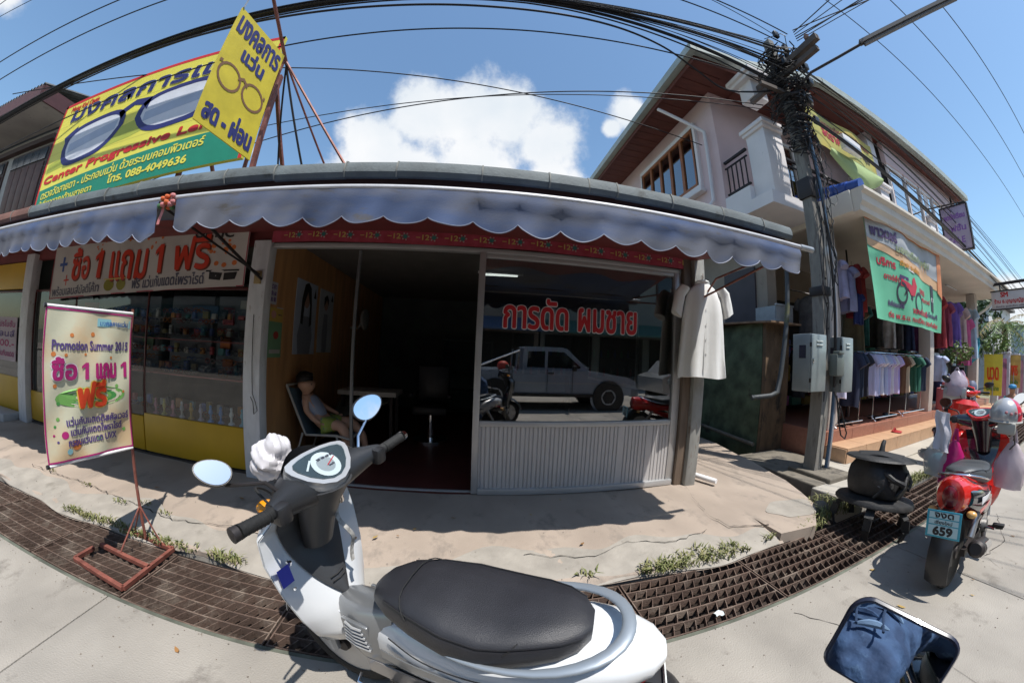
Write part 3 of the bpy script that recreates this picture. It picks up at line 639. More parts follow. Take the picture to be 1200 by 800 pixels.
def spectacles(x, y, z, m):
    b = MB()
    for s in (-1, 1):
        b.tube([(x + s * .032 + .026 * math.cos(a), y, z + .02 * math.sin(a)) for a in [2 * PI * k / 10 for k in range(10)]], .003, 5, closed=True)
        b.beam((x + s * .058, y, z + .008), (x + s * .062, y + .12, z + .004), .003, .005)
    b.beam((x - .008, y, z + .006), (x + .008, y, z + .006), .003, .004); return b
gm = spectacles(0, 0, 0, None).mesh('spectacles', gl_[0], Vector())
meshes = []
for m_ in gl_:
    c_ = gm.copy(); c_.materials.clear(); c_.materials.append(m_); meshes.append(c_)
for i, x in enumerate((-6.1, -5.2, -4.5, -3.55, -2.75)):
    O('rack_board', MB().cbox(x - .36, x + .36, 3.56, 3.58, 1.08, 2.0, .005), flat('rack_pale', (.15, .155, .18)), ['pale spectacle rack board at the far end of the optician window', 'second pale spectacle rack board from the far post', 'middle pale spectacle rack board', 'pale spectacle rack board left of the orange display', 'pale spectacle rack board behind the orange display'][i], 'rack board')
n_ = 0
for row_z in (.62, 1.09, 1.16, 1.24, 1.34, 1.50, 1.58, 1.68, 1.80):
    for i in range(24):
        x = -6.4 + i * .17 + rnd.uniform(-.03, .03)
        if rnd.random() < .2: continue
        o = bpy.data.objects.new('spectacles', meshes[rnd.randrange(5)]); COL.objects.link(o); o.location = (x, 3.3 + rnd.uniform(-.05, .12), row_z); o.scale = (1.25, 1, 1.3); ORG[o.name] = Vector(o.location)
        o['label'] = 'pair of spectacles displayed on the racks inside the optician window'; o['category'] = 'spectacles'; o['group'] = 'spectacles on the optician racks'
for i, (x, z, c, w, h) in enumerate([(-2.92, 1.66, (.35, .05, .07), .16, .2), (-2.94, 1.36, (.55, .14, .02), .15, .17), (-2.9, 1.1, (.3, .08, .03), .14, .16), (-3.3, 1.68, (.07, .12, .22), .42, .2), (-2.6, 1.85, (.35, .33, .3), .3, .1), (-4.6, 1.62, (.12, .1, .16), .5, .22), (-5.7, 1.6, (.25, .05, .08), .35, .3), (-4.3, 1.3, (.1, .18, .1), .22, .2)]):
    names = ['red', 'orange', 'rust', 'long blue', 'cream', 'grey violet', 'crimson', 'green']
    O('display_board', MB().cbox(x - w / 2, x + w / 2, 3.52, 3.55, z, z + h, .004), flat('dboard_%d' % i, c), '%s display board behind the spectacles in the optician window' % names[i], 'display board')
for i in range(150):
    x = -6.5 + (i % 30) * .14 + rnd.uniform(-.03, .03); z = [.62, 1.09, 1.30, 1.52, 1.72][i // 30]; c_ = [(.35, .05, .06), (.06, .10, .28), (.40, .38, .36), (.50, .20, .04), (.05, .18, .20), (.25, .2, .08), (.02, .02, .03)][(i * 11) % 7]; hh = rnd.uniform(.04, .12)
    O('small_goods', MB().cbox(x, x + rnd.uniform(.04, .09), 3.46, 3.50, z, z + hh, .003), flat('goodsc_%d' % ((i * 11) % 7), c_), 'small boxed item on the optician shelves behind the spectacles', 'box', group='small boxed items on the optician shelves')
# ---------------------------------------------------------------- banner 'buy 1 get 1 free' above the optician cases
bn = T('shop_banner', 'white banner with big red Thai buy one get one lettering above the display cases', 'banner', (-4.1, 3.0, 1.9))
BW = 3.62
def bs(u, v): return Vector((-5.96 + u, 2.99 + .015 * math.sin(u * 4) + .01 * math.sin(u * 9 + v * 4), 1.88 + .15 * (u / BW) + v * (1 - .16 * u / BW) + .0)), Vector((0, -1, 0))
P('sheet', MB().sheet(lambda a, b: bs(a * BW, b * .74), 40, 8, .003), M('banner_white', (.50, .47, .44), .6, var=.06, scale=2, bump=.05), bn)
dr = flat('banner_red', (.55, .035, .01)); yo = flat('banner_orange', (.6, .16, .04)); gy = flat('banner_grey', (.10, .10, .14)); blu = flat('banner_blue', (.05, .10, .3)); olv = flat('olive_lens', (.22, .2, .02))
drk = flat('banner_shadow', (.16, .04, .02))
for u0_ in (1.13, 2.29): one(bn, u0_ + .02, .20, .20, .36, bs, drk, .004); one(bn, u0_, .22, .20, .36, bs, dr, .009)
for nm, s_, b_ in (('lettering', 'ซื้อ', (.52, .24, 1.0, .66)), ('lettering', 'แถม', (1.45, .18, 2.12, .55)), ('lettering', 'ฟรี', (2.62, .24, 3.14, .66))):
    letter(bn, s_, (b_[0] + .02, b_[1] - .02, b_[2] + .02, b_[3] - .02), bs, drk, .010, .002); letter(bn, s_, b_, bs, dr, .011, .006)
letter(bn, 'พร้อมเลนส์มัลติโค้ท', (.05, .04, 1.28, .17), bs, gy, .003, .003); letter(bn, 'ฟรี แว่นกันแดดโพราไรด์', (1.92, .05, 3.10, .20), bs, gy, .004, .003)
patch(bn, 'glasses_print', circ(1.46, .12, .095, .08), bs, olv, .003); patch(bn, 'glasses_print', circ(1.70, .12, .095, .08), bs, olv, .003); patch(bn, 'glasses_print', [(1.36, .185), (1.8, .185), (1.8, .2), (1.36, .2)], bs, gold, .004)
patch(bn, 'glasses_print', [(3.17, .10), (3.32, .08), (3.34, .17), (3.17, .19)], bs, hair, .003); patch(bn, 'glasses_print', [(3.36, .08), (3.5, .09), (3.52, .18), (3.36, .17)], bs, hair, .003); patch(bn, 'glasses_print', [(3.12, .19), (3.54, .19), (3.54, .21), (3.12, .21)], bs, hair, .004)
for (u, v) in ((.28, .46),): patch(bn, 'cross_print', [(u - .1, v - .02), (u - .02, v - .02), (u - .02, v - .1), (u + .03, v - .1), (u + .03, v - .02), (u + .1, v - .02), (u + .1, v + .02), (u + .03, v + .02), (u + .03, v + .1), (u - .02, v + .1), (u - .02, v + .02), (u - .1, v + .02)], bs, blu, .003)
patch(bn, 'cross_print', [(.34, .23), (.4, .23), (.4, .17), (.42, .17), (.42, .23), (.48, .23), (.48, .25), (.42, .25), (.42, .31), (.4, .31), (.4, .25), (.34, .25)], bs, dr, .003)
for _ in range(34):
    u = rnd.choice([rnd.uniform(1.0, 2.5), rnd.uniform(3.1, 3.5)]); v = rnd.uniform(.55, .72) if u < 2.6 else rnd.uniform(.25, .6); patch(bn, 'spot_print', circ(u, v, rnd.uniform(.012, .035), n=8), bs, yo, .002)
for v0 in (0, .728): patch(bn, 'border', [(0, v0), (BW, v0), (BW, v0 + .012), (0, v0 + .012)], bs, flat('border_red', (.35, .03, .06)), .0045)
for u0 in (0, BW - .012): patch(bn, 'border', [(u0, 0), (u0 + .012, 0), (u0 + .012, .74), (u0, .74)], bs, flat('border_red', (.35, .03, .06)), .0045)
bo = flat('poster_ink', (.03, .03, .03)); letter(bn, 'OPTIC', (2.9, .62, 3.4, .72), bs, bo, .006, .005)
# string with hooks on the white post
O('cord_knot', MB().tube([(-2.16, 2.985, 1.75), (-2.15, 2.985, 1.3), (-2.14, 2.985, .98), (-2.1, 2.98, .9), (-2.08, 2.98, .82), (-2.12, 2.98, .78), (-2.13, 2.98, .9), (-2.16, 2.98, .95)], .004, 5), steel_dark, 'thin cord with a knotted loop hanging on the white post', 'cord')
O('door_lock', MB().cbox(-2.2, -2.12, 2.975, 2.998, 2.05, 2.18, .006), M('brass_lock', (.35, .26, .12), .5, .3), 'old wooden lock block on the white post', 'lock')
# ---------------------------------------------------------------- billboard on the roof
bb = T('roof_billboard', 'large yellow and green optician billboard with giant spectacles on the roof', 'billboard', (-4.7, 2.9, 3.0))
BX0, BX1 = -6.85, -2.62
bw = BX1 - BX0
def bbs(u, v): return Vector((BX0 + u + .03 * (v / 1.9), 2.92, 3.15 + v + .27 * u / bw)), Vector((0, -1, 0))
BH = 1.80
bym = M('billboard_yellow', (.78, .72, .09), .5, var=.05, scale=1.5, bump=.02); bgm = flat('billboard_green', (.01, .24, .15)); brd = flat('billboard_red', (.60, .02, .02)); bnv = flat('billboard_navy', (.02, .025, .15))
P('board', MB().sheet(lambda a, b: bbs(a * bw, b * BH), 2, 2, .05), bym, bb, smooth=False)
for k in range(1, 6): patch(bb, 'sheet_seam', [(0, .45 + k * .23), (bw, .45 + k * .23), (bw, .456 + k * .23), (0, .456 + k * .23)], bbs, flat('seam_tint', (.6, .55, .1)), .0008)
patch(bb, 'print', [(.04, 0), (bw, 0), (bw, .46), (.04, .34)], bbs, bgm, .001)
for b_ in ([(0, 0), (.045, 0), (.045, BH), (0, BH)], [(0, BH - .05), (bw, BH - .05), (bw, BH), (0, BH)], [(bw - .05, 0), (bw, 0), (bw, BH), (bw - .05, BH)]): patch(bb, 'border', b_, bbs, brd, .0015)
wl_ = flat('billboard_white', (.75, .77, .80)); lens_b = flat('lens_blue', (.40, .47, .60)); lens_w = flat('lens_pale', (.66, .69, .76))
yg = flat('leaf_tint', (.42, .47, .06))
patch(bb, 'print', [(.1, .75), (bw * .5, .98), (bw - .06, 1.35), (bw - .06, 1.12), (bw * .5, .72), (.1, .6)], bbs, yg, .0012)
def lens(cx, cy, rx, ry, flip=1, s=1.0, k=28):
    o_ = []
    for i in range(k):
        a = 2 * PI * i / k; c, sn = math.cos(a), math.sin(a)
        px = math.copysign(abs(c) ** .62, c); py = math.copysign(abs(sn) ** .62, sn)
        if py < 0: px *= 1 - .22 * (-py); px += flip * .10 * py
        o_.append((cx + rx * s * px, cy + ry * s * py + .05 * (cx + rx * px - 1.6)))
    return o_
dx = -.14
for cx, fl in ((1.27 + dx, 1), (2.98 + dx, -1)):
    ring_patch(bb, 'spectacle_frame_print', lens(cx, .97, .74, .335, fl), lens(cx, .975, .63, .265, fl), bbs, bnv, .004)
    patch(bb, 'lens_print', lens(cx, .975, .64, .272, fl), bbs, lens_w, .002)
    patch(bb, 'lens_print', [(cx - .56, 1.02 + .04 * (cx - 2)), (cx + .58, 1.13 + .04 * (cx - 2)), (cx + .57, .98 + .04 * (cx - 2)), (cx - .55, .87 + .04 * (cx - 2))], bbs, lens_b, .003)
patch(bb, 'spectacle_frame_print', [(1.80 + dx, 1.22), (2.12 + dx, 1.34), (2.46 + dx, 1.30), (2.42 + dx, 1.10), (2.32 + dx, 1.20), (2.12 + dx, 1.25), (1.98 + dx, 1.19), (1.90 + dx, 1.08)], bbs, bnv, .004)
patch(bb, 'spectacle_frame_print', [(.34, 1.14), (.66, 1.27), (.62, 1.13), (.40, 1.05)], bbs, bnv, .0042)
letter(bb, 'มงคลการแว่น', (.34, 1.42, 4.0, 1.70), bbs, wl_, .020, .0045, shear=.15); letter(bb, 'มงคลการแว่น', (.34, 1.42, 4.0, 1.70), bbs, bnv, .013, .010, shear=.15)
letter(bb, 'Mong Kol Optic', (.22, 1.60, .95, 1.72), bbs, brd, .004, .005)
letter(bb, 'Center Progressive Lens', (.12, .385, 3.75, .53), bbs, brd, .011, .004, shear=.1, curve=lambda u: .028 * u)
letter(bb, 'ตรวจวัดสายตา - ประกอบแว่น ด้วยระบบคอมพิวเตอร์', (.16, .175, 3.6, .315), bbs, bym, .004, .004, curve=lambda u: .028 * u)
letter(bb, 'ผู้เชี่ยวชาญด้านสายตา', (.14, .03, 1.6, .155), bbs, bym, .004, .004)
letter(bb, 'โทร. 088-4049636', (1.95, .085, 3.4, .205), bbs, bym, .006, .004)
patch(bb, 'print', circ(bw - .25, BH - .16, .09, .06), bbs, brd, .004); letter(bb, 'ร้าน', (bw - .5, BH - .24, bw - .36, BH - .12), bbs, brd, .003, .005)
for px_ in (-6.5, -5, -3.6, -2.5): P('brace', MB().beam((px_, 3.0, 2.9), (px_, 3.0, 4.6), .05, .05).beam((px_, 3.02, 4.4), (px_, 4.0, 3.0), .04, .04), rust_red, bb)
# ---------------------------------------------------------------- yellow hanging sign and its mast
ys = T('hanging_sign', 'tilted yellow metal sign with brown spectacles and blue Thai lettering', 'sign', (-1.96, 2.3, 2.9))
A = Vector((-2.125, 1.742, 3.035)); Bv = Vector((-1.962, 2.30, 2.975)); H1 = 1.165
Uy = (Bv - A); wy = Uy.length; Un = Uy.normalized()
def yss(u, v): return A + Un * u + Vector((0, 0, 1)) * v, Vector((Un.y, -Un.x, 0)).normalized()
# the photographed side faces the street (towards +x)
yss_n = Vector((Un.y, -Un.x, 0)).normalized()
P('plate', MB().sheet(lambda a, b: (A + Un * (a * wy) + Vector((0, 0, b * H1)), yss_n), 1, 1, .012), M('sign_yellow', (.62, .50, .035), .5, var=.12, scale=6, bump=.06, bscale=20), ys, smooth=False)
letter(ys, 'มงคลการ', (.04, .93, .555, 1.10), yss, bnv, .008, .002); letter(ys, 'แว่น', (.19, .73, .44, .89), yss, bnv, .009, .002); letter(ys, 'สด - ผ่อน', (.05, .06, .54, .26), yss, bnv, .009, .002)
brn = flat('spectacle_brown', (.20, .10, .045))
for cx in (.155, .425): ring_patch(ys, 'spectacle_print', circ(cx, .51, .125, .125, 20), circ(cx, .51, .104, .104, 20), yss, brn, .003)
patch(ys, 'spectacle_print', [(.235, .575), (.29, .61), (.345, .575), (.345, .545), (.29, .58), (.235, .545)], yss, brn, .0035)
for k in range(2): patch(ys, 'spectacle_print', [(.02 + k * .53, .60), (.05 + k * .48, .61), (.05 + k * .48, .58), (.02 + k * .53, .57)], yss, brn, .0035)
ms = T('sign_mast', 'red oxide steel mast with stays holding the yellow hanging sign', 'mast', (-1.95, 2.35, 2.6))
P('pole', MB().tube([(-2.07, 2.36, 2.55), (-2.0, 2.36, 4.15)], .018, 8), rust_red, ms)
P('arm', MB().tube([(-1.98, 2.4, 4.12), (-2.0, 2.1, 4.35), (-2.05, 1.7, 4.68)], .018, 8), rust_red, ms)
P('stay', MB().tube([(-1.95, 2.35, 4.10), (-1.05, 2.45, 2.85)], .013, 6), rust_red, ms)
P('stay', MB().tube([(-1.95, 2.35, 4.08), (-1.75, 3.1, 2.9)], .012, 6), steel_dark, ms); P('stay', MB().tube([(-1.95, 2.35, 4.1), (-2.2, 3.2, 2.9)], .010, 6), steel_dark, ms)
P('stay', MB().tube([(-1.95, 2.35, 4.1), (-1.5, 3.3, 3.0)], .011, 6), rust_red, ms)
P('chain', MB().tube([(-2.12, 1.75, 4.2), (-2.11, 1.75, 4.4), (-2.05, 1.72, 4.66)], .008, 5), galv, ms)
# ---------------------------------------------------------------- promotion banner on a rusty stand
bst = T('banner_stand', 'rusty steel banner stand with ladder foot standing on the drain grate', 'banner stand', (-2.35, 1.76, 0))
tp = Vector((-2.33, 1.755, .06)); tt = Vector((-2.385, 1.80, 1.66))
P('pole', MB().tube([tp, tt], .011, 8), rust_red, bst)
zf = .022
fa, fb, fc, fd = (-2.60, 1.34, zf), (-2.03, 1.28, zf), (-2.07, 1.765, zf), (-2.62, 1.80, zf)
for a, b in ((fa, fb), (fb, fc), (fc, fd), (fa, (-2.61, 1.5, zf)), ((-2.6, 1.56, zf), (-2.05, 1.52, zf))): P('foot_bar', MB().beam(a, b, .028, .028), rust_red, bst)
P('brace', MB().tube([(-2.335, 1.76, .30), (-2.36, 1.54, .03)], .006, 6), rust_red, bst); P('brace', MB().tube([(-2.335, 1.76, .30), (-2.17, 1.765, .03)], .006, 6), rust_red, bst); P('brace', MB().tube([(-2.335, 1.76, .30), (-2.5, 1.79, .03)], .006, 6), rust_red, bst)
pb = T('promotion_banner', 'hanging cream promotion banner with magenta Thai lettering and green ripple', 'banner', (-2.4, 1.5, .7))
BLc = Vector((-2.412, 1.192, .735)); BRc = Vector((-2.338, 1.765, .735)); pw = (BRc - BLc).length; Up = (BRc - BLc).normalized(); Np = Vector((Up.y, -Up.x, 0)); PH = .88
def pbs(u, v):
    s_ = u / pw; t_ = v / PH
    w = .022 * math.sin(PI * s_) * math.sin(2.3 * t_ + .3) + .012 * math.sin((s_ * 1.2 + t_ * 1.6) * 5) * math.sin(PI * s_) ** .6 + .006 * math.sin((s_ - t_ * .8) * 14) * (1 - t_ * .5)
    return BLc + Up * u + Vector((0, 0, v)) + Np * w, Np
pbm = M('promo_print', (.62, .60, .44), .55, var=.1, scale=3.2, bump=.05, rgb2=(.66, .48, .28), contrast=(.42, .62))
P('sheet', MB().sheet(lambda a, b: pbs(a * pw, b * PH), 30, 36, .002), pbm, pb)
P('roller', MB().tube([BLc + Vector((0, 0, PH + .006)), BRc + Vector((0, 0, PH + .012))], .010, 8), white_l, pb); P('roller', MB().tube([BLc + Vector((0, 0, -.012)), BRc + Vector((0, 0, -.012))], .010, 8), white_l, pb)
P('end_cap', MB().tube([BLc + Up * -.012 + Vector((0, 0, -.012)), BLc + Up * .004 + Vector((0, 0, -.012))], .014, 8), black_plastic, pb); P('end_cap', MB().tube([BLc + Up * -.012 + Vector((0, 0, PH + .006)), BLc + Up * .004 + Vector((0, 0, PH + .006))], .014, 8), black_plastic, pb)
mag = flat('promo_magenta', (.42, .015, .16)); prp = flat('promo_purple', (.10, .06, .22)); orr = flat('promo_orange', (.62, .20, .05)); rd = flat('promo_red', (.62, .05, .01)); gw_ = flat('promo_green', (.18, .42, .10)); gd = flat('promo_green_deep', (.07, .30, .07)); cy_ = flat('promo_cyan', (.25, .50, .55))
for k, (rx, ry, m_) in enumerate([(.23, .062, gw_), (.19, .05, pbm), (.165, .043, gd), (.13, .033, gw_), (.105, .026, pbm), (.08, .02, gd)]):
    patch(pb, 'ripple_print', circ(.30, .365, rx, ry, 26), pbs, m_, .0015 + k * .0004)
letter(pb, 'Promotion Summer 2015', (.05, .645, .555, .70), pbs, prp, .0018, .002)
letter(pb, 'ซื้อ', (.055, .475, .195, .60), pbs, white_l, .012, .0018); letter(pb, 'ซื้อ', (.055, .475, .195, .60), pbs, mag, .006, .006)
one(pb, .228, .472, .06, .10, pbs, mag, .0045); letter(pb, 'แถม', (.32, .475, .465, .565), pbs, mag, .006, .0045); one(pb, .505, .472, .06, .10, pbs, mag, .0045)
letter(pb, 'ฟรี', (.21, .305, .385, .46), pbs, flat('promo_yellow', (.75, .5, .08)), .014, .0045); letter(pb, 'ฟรี', (.21, .305, .385, .46), pbs, rd, .008, .009)
letter(pb, 'แว่นกันแดดดิสคัลเวอร์', (.13, .205, .555, .255), pbs, prp, .0018, .002); letter(pb, 'แว่นกันแดดโพราไรด์', (.15, .145, .50, .195), pbs, prp, .0018, .002); letter(pb, 'กรอบแว่นแดด UVX', (.13, .085, .46, .135), pbs, prp, .0018, .002)
patch(pb, 'print', [(.33, .79), (.56, .79), (.56, .84), (.33, .84)], pbs, cy_, .0016); letter(pb, 'มงคลการแว่น', (.35, .798, .54, .834), pbs, flat('promo_blue', (.05, .15, .4)), .0012, .0022)
for (u, v, r, m_) in [(.115, .155, .022, mag), (.185, .085, .03, orr), (.135, .055, .018, cy_), (.07, .12, .007, prp), (.06, .21, .008, gd), (.05, .16, .007, mag), (.09, .34, .013, gd), (.07, .44, .012, orr), (.06, .62, .014, orr), (.16, .73, .012, orr), (.13, .615, .01, orr), (.30, .74, .014, orr), (.25, .62, .008, orr), (.52, .13, .012, gw_), (.34, .10, .015, gw_), (.43, .60, .009, orr), (.08, .25, .011, gw_), (.47, .42, .012, gw_), (.52, .38, .009, orr)]:
    patch(pb, 'spot_print', circ(u, v, r, n=14), pbs, m_, .0018)
for b_ in ([(0, 0), (pw, 0), (pw, .010), (0, .010)], [(0, PH - .010), (pw, PH - .010), (pw, PH), (0, PH)], [(0, 0), (.008, 0), (.008, PH), (0, PH)], [(pw - .008, 0), (pw, 0), (pw, PH), (pw - .008, PH)]):
    (u0, v0), (u1, _), (_, v1), _ = b_; k = 24
    pts = [(u0 + (u1 - u0) * i / k, v0) for i in range(k)] + [(u1, v0 + (v1 - v0) * i / k) for i in range(k)] + [(u1 - (u1 - u0) * i / k, v1) for i in range(k)] + [(u0, v1 - (v1 - v0) * i / k) for i in range(k)]
    half = len(pts) // 2
    a_ = []; c_ = []
    if u1 - u0 > v1 - v0:
        for i in range(k + 1): a_.append((u0 + (u1 - u0) * i / k, v0)); c_.append((u0 + (u1 - u0) * i / k, v1))
    else:
        for i in range(k + 1): a_.append((u0, v0 + (v1 - v0) * i / k)); c_.append((u1, v0 + (v1 - v0) * i / k))
    vs = []
    for u, v in a_ + c_:
        p, n = pbs(u, v); vs.append(Vector(p) + Vector(n) * .0026)
    m2 = MB().add(vs, [(i, i + 1, k + 2 + i, k + 1 + i) for i in range(k)]); P('border', m2, mag, pb)
# ================================================================ NEIGHBOUR HOUSE (two storeys, porch with clothes shop)
pink = M('pink_plaster', (.68, .53, .53), .85, var=.07, scale=1.2, bump=.15, bscale=40, dirt=((.52, .43, .44), .68, 2))
white_p = M('white_plaster', (.76, .73, .73), .8, var=.06, scale=2, bump=.1, dirt=((.45, .43, .40), .66, 4))
cream = M('cream_paint', (.70, .65, .57), .7, var=.06, scale=2, bump=.05, dirt=((.42, .38, .3), .68, 3))
redbrown = M('red_brown_boards', (.125, .036, .026), .6, var=.2, scale=4, bump=.1, stretch=(1, 4, 1))
gutter_m = M('grey_green_gutter', (.36, .40, .37), .55, var=.12, scale=4, bump=.05)
beige = M('beige_wall', (.33, .28, .23), .85, var=.12, scale=2, bump=.1, dirt=((.22, .18, .15), .62, 3))
hs = T('pink_house', 'two storey pink house with red brown eaves, balcony and clothes shop porch', 'house', (9, 6, 0))
ZE = 6.6
P('wall', MB().box(4.1, 14.0, 4.2, 14.0, 4.0, ZE + .3), pink, hs)
P('lower_wall', MB().box(4.9, 14.6, 5.4, 14.0, -.3, 3.98), beige, hs)
P('side_wall', MB().box(4.9, 5.15, 4.15, 5.4, -.3, 3.74), beige, hs)
P('eave_soffit', MB().prism([(3.32, 3.52, ZE), (4.25, 3.47, ZE), (5.95, 3.03, ZE), (14.2, 3.0, ZE), (14.2, 15, ZE), (3.32, 15, ZE)], (0, 0, .06)), redbrown, hs, 'boarded red brown soffit')
for k in range(46): P('soffit_board', MB().box(3.34 + (.0), 4.09, 3.55 + k * .255, 3.55 + k * .255 + .24, ZE - .018, ZE - .002), redbrown, hs) if k < 44 else None
for k in range(5): P('soffit_board', MB().box(6.0 - .36 * k * 1.0, 14.2, 3.05 + k * .23, 3.05 + k * .23 + .215, ZE - .018, ZE - .002), redbrown, hs)
P('eave_gutter', MB().box(3.18, 3.31, 3.39, 15, ZE - .02, ZE + .14), gutter_m, hs)
EP = [(3.312, 3.45), (4.22, 3.40), (5.92, 2.93), (14.3, 2.92)]
for a_, b_ in zip(EP, EP[1:]):
    P('eave_gutter', MB().beam((*a_, ZE + .06), (*b_, ZE + .06), .13, .16), gutter_m, hs); P('eave_board', MB().beam((a_[0], a_[1] + .09, ZE - .035), (b_[0], b_[1] + .09, ZE - .035), .025, .17), redbrown, hs)
P('eave_board', MB().box(3.31, 3.335, 3.56, 15, ZE - .12, ZE + .05), redbrown, hs)
rt = M('blue_roof_tile', (.05, .09, .25), .5, var=.2, scale=6)
P('roof', MB().add([(3.2, 3.42, ZE + .14), (14.3, 2.9, ZE + .14), (14.3, 15, ZE + .14), (3.2, 15, ZE + .14), (7.2, 7, ZE + 2.0), (10.6, 7, ZE + 2.0), (7.2, 11, ZE + 2.0), (10.6, 11, ZE + 2.0), (4.22, 3.36, ZE + .14), (5.92, 2.9, ZE + .14)], [(0, 8, 9, 1, 5, 4), (1, 2, 7, 5), (2, 3, 6, 7), (3, 0, 4, 6), (4, 5, 7, 6)]), rt, hs)
# side window of five sashes with white surround
wf_ = P('window', MB().box(4.02, 4.10, 4.72, 7.02, 4.68, 4.78).box(4.02, 4.10, 4.72, 7.02, 6.10, 6.2).box(4.03, 4.10, 4.72, 4.82, 4.78, 6.10).box(4.03, 4.10, 6.92, 7.02, 4.78, 6.10), white_p, hs, 'wide side window in a white surround')
P('sill', MB().cbox(3.96, 4.1, 4.66, 7.08, 4.60, 4.679, .01), white_p, wf_)
gwin = glass('house_glass', (.25, .4, .42), 3.0)
oak = M('orange_wood_frame', (.30, .10, .03), .5, var=.2, scale=4, bump=.05)
for k in range(6):
    y = 4.83 + k * 2.09 / 5; P('frame', MB().box(4.03, 4.09, y - .04, y + .04, 4.781, 6.099), oak, wf_)
P('frame', MB().box(4.032, 4.088, 4.82, 6.92, 4.782, 4.85).box(4.032, 4.088, 4.82, 6.92, 6.03, 6.098), oak, wf_)
for k in range(5): P('pane', MB().box(4.06, 4.066, 4.86 + k * .418, 5.20 + k * .418, 4.84, 6.04), gwin, wf_)
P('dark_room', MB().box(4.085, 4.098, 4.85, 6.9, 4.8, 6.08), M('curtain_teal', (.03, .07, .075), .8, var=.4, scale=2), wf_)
# downpipe on the side wall
P('downpipe', MB().tube([(3.36, 4.9, 6.45), (3.42, 4.85, 6.38), (3.98, 4.50, 5.85), (4.02, 4.42, 5.75), (4.02, 4.42, 4.3), (3.9, 4.42, 4.15)], .034, 10), white_p, hs)
# balcony: floor, pillars, railings
P('balcony_floor', MB().box(4.1, 14.0, 3.2, 4.2, 3.80, 4.0).box(4.1, 4.25, 3.62, 4.2, 4.0, 4.25), white_p, hs)
def bal_pillar(x, lab=None):
    p = P('pillar', MB().cbox(x, x + .42, 3.22, 3.62, 4.0, 5.149, .01), white_p, hs, lab)
    P('cap', MB().cbox(x - .07, x + .49, 3.15, 3.69, 5.211, 5.29, .012).cbox(x - .04, x + .46, 3.18, 3.66, 5.15, 5.21, .01), white_p, p)
bal_pillar(4.2); bal_pillar(7.95); bal_pillar(10.9)
P('column', MB().cbox(4.25, 4.6, 3.27, 3.57, ZE - .75, ZE - .3, .01).cbox(4.1, 4.75, 3.12, 3.72, ZE - .3, ZE - .22, .01).cbox(4.15, 4.7, 3.17, 3.67, ZE - .38, ZE - .301, .01), white_p, hs, 'white moulded capital hanging under the eave corner')
P('column', MB().cbox(8.0, 8.3, 3.27, 3.57, 5.291, ZE - .02, .01), white_p, hs); P('column', MB().cbox(10.95, 11.25, 3.27, 3.57, 5.291, ZE - .02, .01), white_p, hs)
iron = M('black_iron', (.02, .016, .016), .5, .4, bump=0)
def railing(a, b, z0, z1, n):
    a = Vector(a); b = Vector(b); r = P('railing', MB().beam((a.x, a.y, z1), (b.x, b.y, z1), .05, .04), iron, hs); P('rail', MB().beam((a.x, a.y, z0 + .06), (b.x, b.y, z0 + .06), .04, .03), iron, r); P('rail', MB().beam((a.x, a.y, z1 - .12), (b.x, b.y, z1 - .12), .03, .02), iron, r)
    for k in range(n):
        p = a.lerp(b, (k + .5) / n); P('baluster', MB().box(p.x - .009, p.x + .009, p.y - .009, p.y + .009, z0 + .075, z1 - .13), iron, r)
    return r
railing((4.17, 4.18, 0), (4.17, 3.64, 0), 4.26, 4.95, 5)
railing((4.64, 3.4, 0), (7.93, 3.4, 0), 4.0, 4.85, 30); railing((8.4, 3.4, 0), (10.88, 3.4, 0), 4.0, 4.85, 22)
P('front_ledge', MB().cbox(8.1, 13.9, 3.0, 3.2, 4.3, 4.72, .01), white_p, hs)
# balcony doors and tall windows of the front wall
for (x0, x1) in ((5.2, 6.2), (8.6, 9.6), (9.9, 10.8)):
    w_ = P('window', MB().box(x0 - .06, x1 + .06, 4.14, 4.2, 5.9, 5.98).box(x0 - .06, x0, 4.14, 4.2, 4.0, 5.9).box(x1, x1 + .06, 4.14, 4.2, 4.0, 5.9), white_p, hs)
    P('pane', MB().box(x0, x1, 4.17, 4.18, 4.0, 5.9), gwin, w_); P('curtain', MB().box(x0, x1, 4.185, 4.198, 4.0, 5.9), M('dark_curtain', (.06, .03, .035), .8, var=.4, scale=3), w_)
    P('sash', MB().box((x0 + x1) / 2 - .03, (x0 + x1) / 2 + .03, 4.15, 4.19, 4.0, 5.9), oak, w_)
for k in range(5):
    x0 = 8.75 + k * .95
    w_ = P('window', MB().box(x0 - .05, x0 + .8, 3.24, 3.30, 5.92, 6.0).box(x0 - .05, x0, 3.24, 3.30, 4.74, 5.92), white_p, hs)
    P('pane', MB().box(x0, x0 + .85, 3.28, 3.29, 4.74, 5.92), gwin, w_); P('curtain', MB().box(x0 + .02, x0 + (.35 if k % 2 else .5), 3.30, 3.32, 4.76, 5.9), flat('curt%d' % k, [(.3, .08, .05), (.06, .05, .05), (.2, .22, .3), (.3, .2, .15), (.05, .05, .06)][k]), w_)
    P('frame', MB().box(x0, x0 + .05, 3.25, 3.27, 4.74, 5.92), oak, w_)
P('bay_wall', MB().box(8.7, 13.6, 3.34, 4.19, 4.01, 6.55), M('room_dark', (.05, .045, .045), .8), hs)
P('upper_wall', MB().box(8.65, 13.6, 3.22, 3.33, 6.0, 6.55).box(13.4, 13.9, 3.22, 4.2, 4.0, 6.55), pink, hs)
